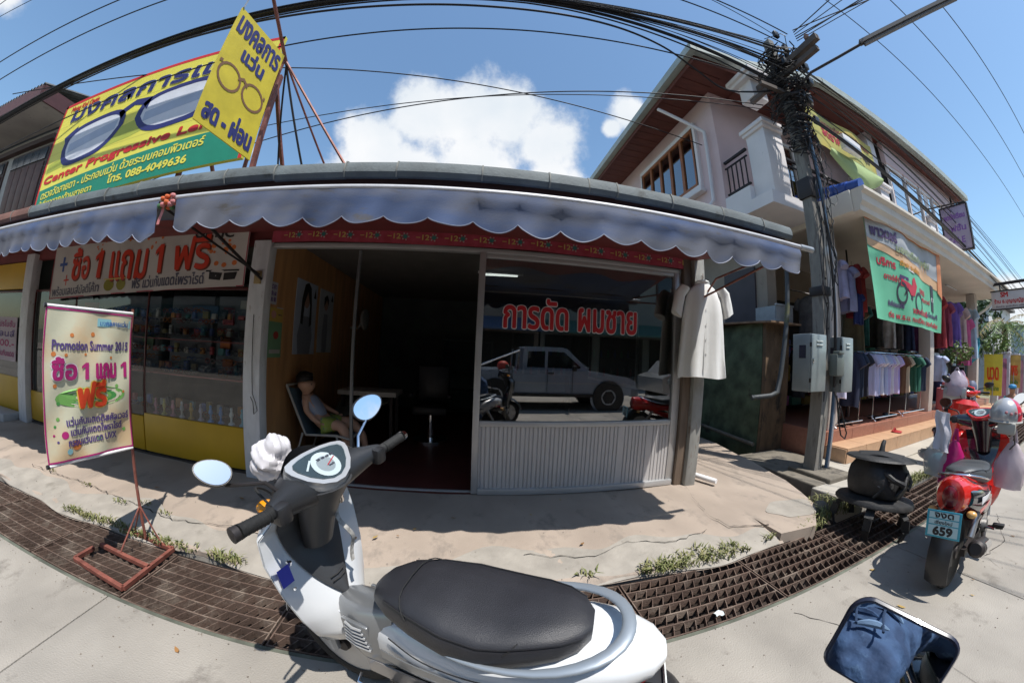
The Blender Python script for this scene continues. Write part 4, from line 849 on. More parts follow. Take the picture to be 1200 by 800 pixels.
# porch: ceiling, gutter fascia, columns, steps
P('porch_ceiling', MB().box(5.35, 16.2, 2.6, 5.4, 3.74, 3.78), cream, hs)
def fascia_prof(x): return [Vector((x, y, z)) for y, z in ((2.60, 3.72), (2.50, 3.72), (2.49, 3.80), (2.44, 3.86), (2.44, 3.98), (2.38, 4.02), (2.38, 4.07), (2.60, 4.07))]
P('porch_fascia', MB().loft([fascia_prof(5.28), fascia_prof(16.3)]), cream, hs, ang=20)
P('porch_fascia', MB().cbox(5.24, 5.36, 2.608, 5.6, 3.72, 4.07, .015), cream, hs)
P('porch_roof', MB().prism([(5.3, 2.45, 4.08), (5.3, 4.19, 4.5), (5.3, 4.19, 4.44), (5.3, 2.45, 4.03)], (11, 0, 0)), rt, hs) if False else None
for k in range(8): # blue ridge tiles up the hip of the porch roof
    a_ = Vector((5.38, 2.46, 4.13)).lerp(Vector((5.36, 4.25, 4.40)), k / 8); b_ = Vector((5.38, 2.46, 4.13)).lerp(Vector((5.36, 4.25, 4.40)), (k + 1.08) / 8)
    P('ridge_tile', MB().tube([a_, b_], [.105, .088], 14), M('bright_blue_tile', (.03, .09, .36), .35, var=.15, scale=8, bump=.05), hs)
def column(x, lab=None): return P('column', MB().cbox(x, x + .28, 3.16, 3.44, .48, 3.73, .01), M('column_plaster', (.55, .50, .46), .8, var=.08, scale=3, bump=.1, dirt=((.38, .34, .3), .64, 4)), hs, lab)
column(9.8); column(14.5); column(5.28)
P('porch_floor', MB().cbox(5.15, 16.2, 3.12, 5.5, -.1, .48, .008), M('red_granite', (.30, .13, .09), .35, var=.12, scale=20, bump=.02), hs)
tile_t = M('tan_step_tile', (.48, .30, .18), .45, var=.08, scale=12, bump=.03)
P('step', MB().cbox(5.18, 16.2, 2.75, 3.115, -.1, .285, .006), tile_t, hs)
x = 5.2
while x < 16: P('step_tile', MB().cbox(x, x + .59, 2.738, 3.112, .286, .300, .003), tile_t, hs); P('riser_tile', MB().box(x, x + .59, 2.735, 2.748, .08, .284), tile_t, hs); x += .6
x = 5.2
while x < 16: P('riser_tile', MB().box(x, x + .79, 3.108, 3.119, .302, .478), MC['red_granite'], hs); x += .8
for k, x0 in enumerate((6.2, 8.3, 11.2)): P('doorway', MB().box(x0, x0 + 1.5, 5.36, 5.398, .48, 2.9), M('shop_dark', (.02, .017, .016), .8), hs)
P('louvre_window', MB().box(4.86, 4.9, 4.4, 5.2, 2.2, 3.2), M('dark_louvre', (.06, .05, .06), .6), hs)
# porch lamps, round disc light
O('round_lamp', MB().lathe([(0, -.03), (.12, -.03), (.13, 0), (.13, .04), (0, .05)], (5.3, 3.1, 3.2), 20, 'Y'), white_l, 'round white lamp on the front porch column behind the utility pole', 'lamp')
for k, x0 in enumerate((9.6, 12.2)): O('porch_tube', MB().tube([(x0, 3.4, 3.7), (x0 + 1.1, 3.4, 3.7)], .02, 8), white_l, ['unlit tube lamp under the porch ceiling nearer the green banner', 'unlit tube lamp under the porch ceiling nearer the palm'][k], 'tube lamp')
P('bracket', MB().tube([(15.9, 2.7, 3.72), (15.3, 3.0, 3.3), (14.8, 3.15, 3.1)], .04, 8), cream, hs)
# ---------------------------------------------------------------- green banner under the porch edge
gb = T('street_banner', 'big green and orange advertising banner with red motorbike under the porch fascia', 'banner', (7.2, 2.6, 2.2))
GW = 3.32; GH = 1.6
def gbs(u, v): return Vector((5.62 + u + .10 * (1 - v / GH) * (1 - 1.6 * u / GW), 2.62 - .05 * math.sin(PI * u / GW) * (v / GH) + .035 * math.sin(u * 2.6 + v * 1.6) + .01 * math.sin(u * 9), 2.15 + v + .04 * (1 - u / GW))), Vector((0, -1, 0))
P('sheet', MB().sheet(lambda a, b: gbs(a * GW, b * GH), 60, 24, .003), M('banner_green', (.14, .48, .30), .6, var=.1, scale=1.5, bump=.04), gb)
def band(par, pts_lo, pts_hi, surf, mat, off, nm='print'):
    n = len(pts_lo); vs = []
    for u, v in list(pts_lo) + list(pts_hi):
        p, nn = surf(u, v); vs.append(Vector(p) + Vector(nn) * off)
    P(nm, MB().add(vs, [(i, i + 1, n + i + 1, n + i) for i in range(n - 1)]), mat, par)
us = [GW * i / 30 for i in range(31)]
lo = [(u, 1.12 - .33 * u / GW) for u in us]
band(gb, lo, [(u, GH) for u in us], gbs, flat('banner_peach', (.66, .42, .24)), .006)
band(gb, [(u, 1.24 - .26 * u / GW) for u in us], [(u, GH - .05 - .03 * math.sin(u)) for u in us], gbs, flat('banner_grey_sky', (.42, .44, .46)), .010)
band(gb, [(u, GH - .07) for u in us], [(u, GH) for u in us], gbs, flat('banner_orange_top', (.66, .26, .12)), .014)
band(gb, [(GW - .22 + .22 * i / 6, .78 - .02 * i) for i in range(7)], [(GW - .22 + .22 * i / 6, GH) for i in range(7)], gbs, flat('banner_orange_top', (.66, .26, .12)), .017)
dkv = flat('banner_dark_violet', (.09, .05, .15)); rdd = flat('banner_crimson', (.5, .03, .06)); wht = flat('banner_white_ink', (.7, .72, .7)); blk = flat('banner_black', (.04, .04, .06))
letter(gb, 'พาวเวอร์', (.12, 1.30, .95, 1.47), gbs, dkv, .012, .022); letter(gb, 'มอเตอร์ไซค์ทุกรุ่น', (.9, 1.12, 2.6, 1.30), gbs, flat('banner_olive', (.3, .36, .2)), .008, .022); letter(gb, 'เงินสด เงินผ่อน', (1.0, .95, 2.0, 1.05), gbs, flat('banner_amber', (.6, .28, .04)), .006, .012)
letter(gb, 'บริการ', (.25, .86, .85, .98), gbs, rdd, .008, .006); letter(gb, 'ดาวน์ต่ำ', (.42, .66, .95, .76), gbs, rdd, .006, .006); letter(gb, 'ออกรถ', (1.9, .60, 2.3, .70), gbs, rdd, .006, .006); letter(gb, 'ฟรีดาวน์', (2.0, .48, 2.6, .56), gbs, rdd, .005, .006)
letter(gb, 'ขับขี่ปลอดภัย', (.5, .25, 1.1, .34), gbs, dkv, .005, .006); letter(gb, 'จดทะเบียนฟรี', (1.5, .22, 2.4, .33), gbs, rdd, .005, .006); letter(gb, 'ต่อ พ.ร.บ. ทะเบียน ประกันภัย', (.5, .07, 3.1, .17), gbs, rdd, .005, .006)
letter(gb, 'อะไหล่แท้', (2.3, .24, 3.1, .34), gbs, dkv, .005, .006)
for c_ in ((1.05, .50), (1.82, .42)): ring_patch(gb, 'wheel_print', circ(*c_, .19, .19, 20), circ(*c_, .14, .14, 20), gbs, blk, .007)
patch(gb, 'motorbike_print', [(1.0, .62), (1.25, .60), (1.4, .50), (1.62, .52), (1.75, .70), (1.66, .86), (1.54, .80), (1.5, .68), (1.3, .70), (1.02, .74)], gbs, rdd, .008)
patch(gb, 'motorbike_print', [(1.1, .48), (1.5, .42), (1.52, .52), (1.2, .6)], gbs, blk, .0085); patch(gb, 'motorbike_print', [(.95, .72), (1.3, .73), (1.28, .78), (.98, .80)], gbs, dkv, .009); patch(gb, 'motorbike_print', [(1.15, .93), (1.7, .92), (1.68, .98), (1.2, 1.0)], gbs, wht, .008)
patch(gb, 'badge_print', [(2.72, .38), (2.9, .36), (2.86, .86), (2.66, .88)], gbs, blk, .008); letter(gb, 'MOTOR', (2.70, .56, 2.88, .64), gbs, wht, .004, .010)
P('pole', MB().tube([(6.9, 3.75, .5), (6.9, 3.7, 3.7)], .018, 8), steel_dark, gb)
# green and yellow cloth over the balcony rail
yc = T('balcony_cloth', 'yellow green banner cloth draped along the upper balcony railing', 'banner', (6.2, 3.1, 4.6))
def ycs(u, v): return Vector((5.32 + u * .90 + .16 * (1 - v) * (1 - u / 2.7), 3.12 - .03 * math.sin(u * 4 + 1), 5.22 + v * .80 + .03 * math.sin(u * 2.2) * (1 - v))), Vector((0, -1, 0))
P('cloth', MB().sheet(lambda a, b: ycs(a * 2.7, b), 40, 14, .003), M('yellow_green_cloth', (.42, .44, .14), .7, var=.1, scale=2, bump=.05, rgb2=(.55, .42, .08)), yc)
letter(yc, 'เปิดเทอมใหญ่ ชุดนักเรียน', (.25, .66, 2.5, .84), ycs, flat('dark_red_ink', (.2, .03, .02)), .008, .006); letter(yc, 'ลดราคา', (.4, .35, 1.3, .55), ycs, rdd, .010, .006); letter(yc, 'ทุกชุด', (1.7, .3, 2.4, .45), ycs, blk, .008, .006)
O('balcony_cloth_lamp', MB().cbox(6.02, 6.62, 2.86, 2.96, 5.22, 5.52, .015), white_l, 'white floodlight box hanging in front of the balcony cloth', 'floodlight')
lcl = M('pale_green_cloth', (.38, .50, .22), .7, var=.1, scale=2, bump=.05)
O('balcony_sheet', MB().sheet(lambda u, v: (Vector((5.75 + 1.95 * u, 3.06 - .05 * math.sin(v * 3), 5.24 - (.08 + .42 * math.sin(PI * min(1, u * .9 + .05)) ) * (1 - v))), Vector((0, -1, 0))), 20, 8, .003), lcl, 'pale green cloth sagging below the yellow balcony banner', 'cloth')
# purple and white vertical sign on the far balcony
vs_ = T('bracket_sign', 'pale purple framed sign jutting out beside the upper balcony', 'sign', (10.9, 2.5, 4.3))
vsf = lambda u, v: (Vector((10.95 + .55 * 0, 2.93 - u, 4.28 + v)), Vector((-1, 0, 0)))
P('plate', MB().cbox(10.95, 11.03, 2.28, 2.93, 4.26, 5.36, .01), M('lilac_board', (.40, .34, .46), .5, var=.08), vs_); P('frame', MB().box(10.93, 11.05, 2.25, 2.28, 4.23, 5.39).box(10.93, 11.05, 2.93, 2.96, 4.23, 5.39).box(10.93, 11.05, 2.28, 2.93, 4.23, 4.26).box(10.93, 11.05, 2.28, 2.93, 5.36, 5.39), steel_dark, vs_)
letter(vs_, 'ชุดนักเรียน', (.06, .72, .58, .9), vsf, flat('sign_violet', (.25, .12, .4)), .008); letter(vs_, 'แฟชั่น', (.08, .45, .56, .62), vsf, flat('sign_violet', (.25, .12, .4)), .008); letter(vs_, 'SALE', (.1, .15, .5, .3), vsf, flat('sign_violet', (.25, .12, .4)), .006)
P('bracket', MB().tube([(10.99, 3.3, 5.5), (10.99, 2.3, 5.42)], .02, 6), steel_dark, vs_)
# SM sign over the street
sm = T('street_sign', 'white street sign with red SM and Thai letters on a long bracket', 'sign', (14, 2, 3.1))
smf = lambda u, v: (Vector((14.0, 2.56 - u, 3.13 + v)), Vector((-1, 0, 0)))
P('plate', MB().cbox(14.0, 14.08, 1.35, 2.56, 3.13, 3.62, .01), flat('sign_white', (.62, .60, .60)), sm); P('frame', MB().box(13.98, 14.1, 1.33, 2.58, 3.10, 3.13).box(13.98, 14.1, 1.33, 2.58, 3.62, 3.65), steel_dark, sm)
letter(sm, 'SM', (.27, .33, .47, .46), smf, red_l, .010); letter(sm, 'ร้าน ธ.บุญญญัฐภัณฑ์', (.08, .12, 1.15, .28), smf, red_l, .005); letter(sm, 'จำหน่าย ชุดนักเรียน เครื่องเขียน', (.12, .03, 1.1, .09), smf, gy, .002)
P('bracket', MB().beam((14.04, 3.3, 3.82), (14.04, 1.2, 3.86), .05, .08).beam((14.04, 2.3, 3.65), (14.04, 2.3, 3.82), .03, .03), steel_dark, sm)
# ---------------------------------------------------------------- shed and pipes in the alley
sh = T('alley_shed', 'dark green painted shed with rusty tin roof in the alley', 'shed', (4.9, 4.4, 0))
P('side_panel', MB().box(4.60, 4.66, 4.02, 5.5, -.3, 2.13), M('mossy_green_board', (.09, .12, .07), .85, var=.5, scale=3.5, bump=.4, bscale=20, dirt=((.06, .05, .035), .58, 3)), sh)
P('front_wall', MB().box(4.60, 5.2, 3.94, 4.01, -.3, 2.15), M('stained_brown_wall', (.13, .085, .05), .85, var=.4, scale=3, bump=.4, bscale=20, dirt=((.02, .018, .015), .52, 2.2), stretch=(1.5, 1.5, .8)), sh)
P('roof_sheet', MB().prism([(4.45, 5.6, 2.22), (4.5, 3.75, 2.15), (5.25, 3.72, 2.14), (5.2, 5.6, 2.24)], (0, 0, -.03)), M('rusty_tin', (.26, .17, .11), .7, .2, var=.35, scale=7, bump=.3), sh)
P('base_pipe', MB().tube([(4.45, 5.6, .25), (4.5, 4.0, .16)], .035, 8), concrete_old, sh)
O('fish_tank', MB().cbox(4.75, 5.2, 3.85, 4.3, 2.16, 2.2, .005).box(4.75, 5.2, 3.85, 3.86, 2.2, 2.42).box(4.75, 4.76, 3.87, 4.3, 2.2, 2.42).cbox(4.74, 5.21, 3.83, 3.87, 2.42, 2.45, .004), galv, 'white framed tray with odds and ends on the shed roof', 'tray')
for i in range(9): O('clutter', MB().ell((4.82 + i * .045, 3.98 + .05 * (i % 3), 2.26 + .02 * (i % 2)), (.05, .05, .045), 8, 6), flat('clut%d' % (i % 4), [(.4, .06, .04), (.05, .1, .25), (.1, .25, .25), (.3, .3, .3)][i % 4]), 'small object lying in the tray on the shed roof', 'oddment', group='odds and ends in the tray on the shed roof')
O('drain_pipe', MB().tube([(4.78, 3.62, 2.95), (4.72, 3.60, 2.3), (4.56, 3.60, 1.3), (4.50, 3.60, 1.05), (4.38, 3.62, 1.0), (4.1, 3.75, .96)], [.038, .038, .038, .042, .038, .038], 10), M('mossy_grey_pvc', (.055, .065, .075), .6, var=.3, scale=2, bump=.1, dirt=((.14, .14, .06), .5, 2)), 'bent grey plastic drain pipe in front of the shed', 'pipe')
O('loose_pipe', MB().tube([(2.52, 3.35, .16), (2.72, 2.88, .15)], .03, 10), white_l, 'short white plastic pipe lying on the pavement by the corner post', 'pipe')
O('stone', MB().ell((3.42, 2.0, .02), (.12, .10, .12), 10, 7), concrete_old, 'rounded concrete lump at the ditch corner behind the tyre bin', 'stone', sub=1)
O('back_bike_shape', MB().cbox(2.72, 2.95, 4.6, 5.3, .35, .6, .05).ell((2.83, 4.6, .75), (.07, .1, .08)), M('dark_bike_blob', (.03, .02, .02), .4), 'dark motorcycle rear glimpsed in the alley behind the corner post', 'motorcycle')
O('alley_plate', MB().cbox(2.72, 2.90, 4.42, 4.44, .62, .76, .004), white_l, 'small white number plate on the motorcycle in the alley', 'number plate')
O('inner_post', MB().cbox(3.6, 3.7, 9, 9.1, 0, 3, .01).box(2.5, 4.6, 8.5, 8.6, -.3, 3.0), beige, 'plain wall closing the far end of the alley', 'wall')
# ---------------------------------------------------------------- utility pole, meter boxes
up = T('utility_pole', 'weathered concrete utility pole carrying a tangle of black cables', 'utility pole', (4.42, 2.8, 0))
P('pole', MB().loft([[Vector((4.41 + sx * w, 2.80 + sy * w * 1.1, z)) for sx, sy in ((-1, -1), (1, -1), (1, 1), (-1, 1))] for z, w in ((-.2, .085), (2.0, .078), (4, .07), (6.75, .06))]), concrete_pole, up, smooth=False)
for k in range(14): P('step_hole', MB().tube([(4.43, 2.704 + k * .0022, 1.95 + k * .33), (4.43, 2.72 + k * .0022, 1.95 + k * .33)], .012, 8), cr_m, up)
P('crossarm', MB().beam((4.38, 1.95, 6.06), (4.40, 3.5, 6.02), .09, .11), M('weathered_timber', (.10, .08, .07), .8, var=.3, scale=4), up)
P('crossarm', MB().beam((4.30, 3.4, 5.8), (4.36, 2.0, 5.86), .07, .08), MC['weathered_timber'], up)
P('crossarm', MB().beam((3.75, 2.72, 5.45), (4.9, 2.68, 5.5), .06, .06), MC['weathered_timber'], up)
for k in range(6): P('insulator', MB().lathe([(0, 0), (.035, 0), (.045, .03), (.03, .05), (.04, .07), (.015, .1), (0, .1)], (4.36 + (k % 2) * .1, 2.1 + k * .26, 6.12), 10), flat('insulator_brown', (.2, .12, .1), .3), up)
P('band', MB().cbox(4.31, 4.51, 2.69, 2.91, 3.75, 4.05, .01), steel_dark, up); P('band', MB().cbox(4.31, 4.51, 2.69, 2.91, 2.38, 2.5, .01), steel_dark, up)
P('conduit', MB().tube([(4.62, 2.72, .1), (4.62, 2.72, 1.2), (4.60, 2.7, 2.4), (4.52, 2.66, 3.4), (4.46, 2.62, 4.3), (4.44, 2.62, 4.9)], .022, 8), M('blue_pvc', (.06, .12, .2), .5, bump=0), up)
P('conduit', MB().tube([(4.68, 2.74, .1), (4.68, 2.74, 2.6), (4.66, 2.72, 3.0)], .03, 8), M('grey_pvc', (.3, .3, .32), .5, bump=0), up)
P('conduit', MB().tube([(4.52, 2.66, 1.2), (4.52, 2.655, 2.5), (4.5, 2.66, 3.9), (4.48, 2.67, 5.0)], .018, 8), steel_dark, up)
def meter(x0, x1, y0, y1, z0, z1, label):
    t = T('meter_box', label, 'meter box', ((x0 + x1) / 2, (y0 + y1) / 2, z0))
    P('body', MB().cbox(x0, x1, y0 + .022, y1, z0, z1, .008), M('meter_steel', (.25, .28, .29), .4, .35, var=.08, scale=6, bump=.03), t)
    d = P('door', MB().cbox(x0 + .004, x1 - .004, y0, y0 + .02, z0 + .006, z1 - .006, .006), M('meter_door', (.32, .37, .37), .38, .35, var=.08, scale=6, bump=.03), t)
    for k in range(2): P('vent', MB().cbox(x0 + .10, x1 - .10, y0 - .012, y0, z1 - .10 - k * .045, z1 - .08 - k * .045, .004), flat('vent_pale', (.55, .6, .58)), d)
    P('latch', MB().cbox(x0 + .015, x0 + .035, y0 - .012, y0, (z0 + z1) / 2, (z0 + z1) / 2 + .06, .003), chrome, d)
    P('window', MB().box(x0 - .004, x0, y0 + .09, y0 + .19, z1 - .30, z1 - .14), M('meter_window', (.03, .03, .05), .15), t)
    for zz in (z0 + .12, z1 - .16): P('hinge', MB().box(x0 - .006, x0 + .0, y0 + .004, y0 + .03, zz, zz + .05), steel_dark, t)
    return t
meter(3.95, 4.28, 2.64, 2.93, 1.15, 1.86, 'grey steel meter box on the left side of the utility pole')
meter(4.60, 4.90, 2.60, 2.85, 1.13, 1.85, 'grey steel meter box on the right side of the utility pole')
O('junction_box', MB().cbox(4.34, 4.52, 2.52, 2.64, 1.35, 1.62, .01).cbox(4.36, 4.48, 2.50, 2.60, 1.62, 1.66, .01), M('dark_meter', (.12, .14, .13), .4), 'small dark electricity meter between the two steel boxes', 'electricity meter')
# ---------------------------------------------------------------- cables
cab = M('black_cable', (.012, .011, .013), .55, var=.2, bump=0)
def sagline(a, b, sag, n=26):
    a = Vector(a); b = Vector(b); return [a.lerp(b, i / n) - Vector((0, 0, sag * 4 * (i / n) * (1 - i / n))) for i in range(n + 1)]
def cable(a, b, sag, r, label, group, wob=0):
    pts = sagline(a, b, sag)
    if wob: pts = [p + Vector((0, rnd.uniform(-wob, wob), rnd.uniform(-wob, wob))) for p in pts]
    c = Vector(((a[0] + b[0]) / 2, (a[1] + b[1]) / 2, min(a[2], b[2]) - sag)); return O('utility_cable', MB().tube(pts, r, 6), cab, label, 'cable', group)
G1 = 'black cables strung above the shop row'
for k in range(20):
    oz = rnd.uniform(-.45, .55); oy = rnd.uniform(-.15, .15); ez = rnd.uniform(-.035, .035); ey = rnd.uniform(-.05, .05); pts = []
    for p in sagline((4.38, 2.62, 5.95), (-26, 2.5, 5.0), .62, 60):
        f = max(0, (p.x - .2) / 4.18) ** 1.5; pts.append(p + Vector((0, oy * f + ey, oz * f + ez)))
    O('utility_cable', MB().tube(pts, rnd.choice([.006, .009, .011, .015]), 6), cab, 'black cable in the thick bundle running from the utility pole over the shop roofs', 'cable', G1)
for i, (a, b, sg_, r) in enumerate([((4.4, 2.4, 6.55), (-24, 1.9, 6.3), .5, .010), ((4.4, 2.5, 6.4), (-24, 2.1, 5.9), .5, .010), ((4.42, 2.6, 6.7), (-26, .6, 7.3), .4, .006),
                                ((4.4, 2.7, 5.6), (-26, 2.9, 5.4), 1.05, .009)]):
    cable(a, b, sg_, r, ['upper single cable above the cable bundle over the shops', 'second single cable just above the cable bundle over the shops', 'thin wire high over the street left of the pole', 'lowest sagging cable between pole and shop roofs'][i], None)
cable((4.05, 3.0, 5.35), (-14, 6.0, 4.3), .35, .008, 'black cable crossing behind the yellow sign towards the far roof', None)
cable((4.1, 2.9, 5.2), (-12, 5.0, 5.7), .9, .006, 'thin wire crossing below the bundle in front of the white cloud', None)
O('utility_cable', MB().tube(smooth([(4.3, 2.7, 5.55), (3.7, 2.85, 5.35), (3.2, 2.95, 5.28), (2.7, 2.9, 5.40), (2.1, 2.8, 5.52), (1.2, 2.65, 5.42), (-.3, 2.55, 5.2), (-2, 2.5, 5.05), (-6, 2.5, 4.95)]), .014, 6), cab, 'drooping service cable that dips towards the pink house eave', 'cable')
O('service_cable', MB().tube(sagline((3.9, 4.4, 5.4), (-8, 2.4, 5.2), .25), .008, 6), cab, 'service cable leaving the pink house side wall', 'cable')
G2 = 'black cables running up the street from the pole'
for k in range(9):
    z = 5.2 + k * .16
    cable((4.45, 2.62 + rnd.uniform(-.1, .15), z), (60, 2.9 + rnd.uniform(-.3, .3), z + rnd.uniform(-.3, .2)), 1.3 + rnd.uniform(-.2, .2), rnd.choice([.008, .011]), 'black cable running along the street past the pink house', G2)
cable((4.45, 2.55, 5.0), (40, 2.1, 4.2), .9, .03, 'thick black cable along the street in front of the pink house balcony', None)
cable((4.45, 2.50, 4.9), (40, 2.2, 4.0), .9, .012, 'thinner cable just below the thick one along the balcony', None)
for k, (x, y, z) in enumerate([(9.5, -9, 9.4), (8.5, -9, 9.0), (9.0, -9, 8.6), (7.2, -9, 8.9), (6.2, -9, 9.6), (10.5, -9, 8.0)]):
    cable((4.42, 2.3, 6.3 + .05 * k), (x, y, z), .35, rnd.choice([.007, .009]), 'wire crossing the road from the pole top', 'wires crossing the road from the pole top')
for k, (y, z) in enumerate(((.65, 8.4), (1.3, 8.4), (2.1, 8.4))):
    cable((-40, y, z + .3), (70, y + .2, z), .25, .009, ['high voltage wire over the road furthest from the shops', 'middle high voltage wire over the road', 'high voltage wire over the road closest to the pink house'][k], None)
lamp = T('street_lamp_arm', 'grey tube street lamp on a dark arm reaching over the road', 'street lamp', (4.45, 2.6, 5.6))
P('arm', MB().tube([(4.44, 2.68, 5.52), (4.48, 2.3, 5.67), (4.76, 1.95, 5.84), (5.04, 1.6, 6.02)], .022, 8), steel_dark, lamp)
P('fixture', MB().beam((5.0, 1.64, 6.02), (6.15, .25, 6.68), .09, .06), flat('lamp_grey', (.12, .115, .115)), lamp)
P('lens', MB().beam((5.05, 1.6, 5.985), (6.1, .32, 6.59), .06, .03), flat('lamp_lens', (.16, .16, .17)), lamp)
# tangle on the pole
tg = MB(); 
for _ in range(95):
    z = rnd.uniform(4.7, 6.55); h = rnd.uniform(.08, .40); a0 = rnd.uniform(0, 6.28); pts = []
    rr = rnd.uniform(.10, .26) * (1.25 if z > 5.3 else .8)
    for k in range(10):
        a = a0 + k * rnd.uniform(.25, .75); pts.append((4.41 + rr * math.cos(a), 2.74 + rr * 1.25 * math.sin(a), z - h * k / 9 + rnd.uniform(-.03, .03)))
    tg.tube(pts, rnd.uniform(.005, .013), 5)
for _ in range(10):
    x = 4.41 + rnd.uniform(-.14, .2); y = 2.66 + rnd.uniform(-.08, .05); z = rnd.uniform(3.6, 5.2); zb = z - rnd.uniform(.6, 2.6); pts = []
    for k in range(12): pts.append((x + rnd.uniform(-.04, .04) + .05 * math.sin(k), y - .03 + rnd.uniform(-.03, .03), z + (zb - z) * k / 11))
    tg.tube(pts, rnd.uniform(.004, .009), 5)
for _ in range(9):
    c = Vector((4.5 + rnd.uniform(-.1, .2), 2.6, rnd.uniform(3.4, 5.2))); r_ = rnd.uniform(.08, .2)
    tg.tube([c + Vector((r_ * math.cos(a), rnd.uniform(-.02, .02), r_ * 1.3 * math.sin(a))) for a in [2 * PI * k / 16 for k in range(17)]], .005, 5)
O('cable_tangle', tg, cab, 'dense tangle of black cable loops wound round the top of the utility pole', 'cable tangle', kind='stuff')
spl = MB()
for _ in range(12):
    c = (4.41 + rnd.uniform(-.25, .3), 2.7 + rnd.uniform(-.3, .1), rnd.uniform(4.9, 6.5)); spl.cbox(c[0] - .05, c[0] + .05, c[1] - .03, c[1] + .03, c[2] - .05, c[2] + .07, .01)
O('splice_boxes', spl, black_plastic, 'cluster of small black splice boxes in the cable tangle', 'splice boxes', kind='stuff')
O('loose_wire', MB().tube([(4.45, 2.62, 1.15), (4.52, 2.52, .9), (4.6, 2.5, .7), (4.66, 2.5, .62), (4.63, 2.5, .55), (4.55, 2.52, .6), (4.5, 2.55, .8), (4.5, 2.6, 1.1)], .010, 6), cab, 'black wire loop hanging under the meter boxes', 'wire')
# ================================================================ TYRE BIN (pot made of old tyres on a tyre stand)
bc_ = Vector((3.58, 1.52, 0))
tb_ = T('tyre_bin', 'black rubbish bin made from recycled tyres on curved tyre legs over the drain', 'bin', bc_)
tilt = Matrix.Translation(bc_) @ Matrix.Rotation(R(5), 4, 'Y') @ Matrix.Rotation(R(-3), 4, 'X')
def binpart(nm, prof, n=32, wob=.0, lab=None, mat=None):
    mb = MB().lathe(prof, (0, 0, 0), n)
    if wob:
        for v in mb.v:
            a = math.atan2(v.y, v.x); s_ = 1 + wob * math.sin(a * 3 + v.z * 7) + wob * .6 * math.sin(a * 5 + 2 + v.z * 15); v.x *= s_; v.y *= s_
    mb.xf(tilt); return P(nm, mb, mat or rub, tb_, lab)
rub = M('old_rubber', (.02, .020, .021), .62, var=.35, scale=9, bump=.35, bscale=40, dirt=((.05, .045, .042), .6, 7))
binpart('bowl', [(0, .27), (.17, .275), (.225, .30), (.245, .36), (.248, .44), (.235, .50), (.205, .545), (.195, .575), (0, .575)], wob=.075)
binpart('shelf_ring', [(.0, .262), (.20, .262), (.31, .245), (.325, .225), (.325, .238), (.31, .262), (.2, .285), (0, .285)], wob=.012)
ld = binpart('lid', [(0, .615), (.05, .612), (.19, .592), (.275, .576), (.29, .582), (.278, .596), (.19, .612), (0, .635)], wob=.012)
for k in range(4): P('rubber_strip', MB().tube([(.25 * math.cos(R(200 + k * 40)), .25 * math.sin(R(200 + k * 40)), .30 + .03 * k), (.262 * math.cos(R(215 + k * 40)), .262 * math.sin(R(215 + k * 40)), .38 + .02 * k), (.235 * math.cos(R(232 + k * 40)), .235 * math.sin(R(232 + k * 40)), .50)], [.012, .016, .010], 6).xf(tilt), rub, tb_)
fl_ = MB().lathe([(0, .628), (.18, .610), (.185, .616), (0, .645)], n=24)
for v in fl_.v: v.z += .008 * math.sin(math.atan2(v.y, v.x) * 4)
P('lid_flap', fl_.xf(tilt), rub, ld); P('knob', MB().tube([(0, 0, .63), (.0, .0, .66), (.012, .0, .70), (.03, 0, .725)], [.03, .022, .02, .016], 10).xf(tilt), rub, ld)
for a in (200, 260, 330, 60, 130):
    c, s_ = math.cos(R(a)), math.sin(R(a)); pts = [(.24 * c, .24 * s_, .245), (.31 * c, .31 * s_, .18), (.325 * c, .325 * s_, .09), (.30 * c, .30 * s_, .0)]
    m2 = MB()
    for i in range(3): m2.beam(pts[i], pts[i + 1], .07 - i * .008, .016)
    P('leg', m2.xf(Matrix.Translation(bc_)), rub, tb_)
for a in (235, 55):
    c, s_ = math.cos(R(a)), math.sin(R(a)); P('handle', MB().tube([(.235 * math.cos(R(a - 22)), .235 * math.sin(R(a - 22)), .50), (.30 * math.cos(R(a - 8)), .30 * math.sin(R(a - 8)), .455), (.30 * math.cos(R(a + 8)), .30 * math.sin(R(a + 8)), .43), (.24 * math.cos(R(a + 20)), .24 * math.sin(R(a + 20)), .40)], .022, 8).xf(tilt), rub, tb_)
tb_.scale = (1.14, 1.14, 1.12)
def bins(u, v):
    a = R(203) + u / .25; p = tilt @ Vector((.256 * math.cos(a), .256 * math.sin(a), .39 + v)); return p, Vector((math.cos(a), math.sin(a), 0))
letter(tb_, 'UG', (.0, .0, .12, .07), bins, flat('chalk_grey', (.12, .12, .12)), .004, .006)
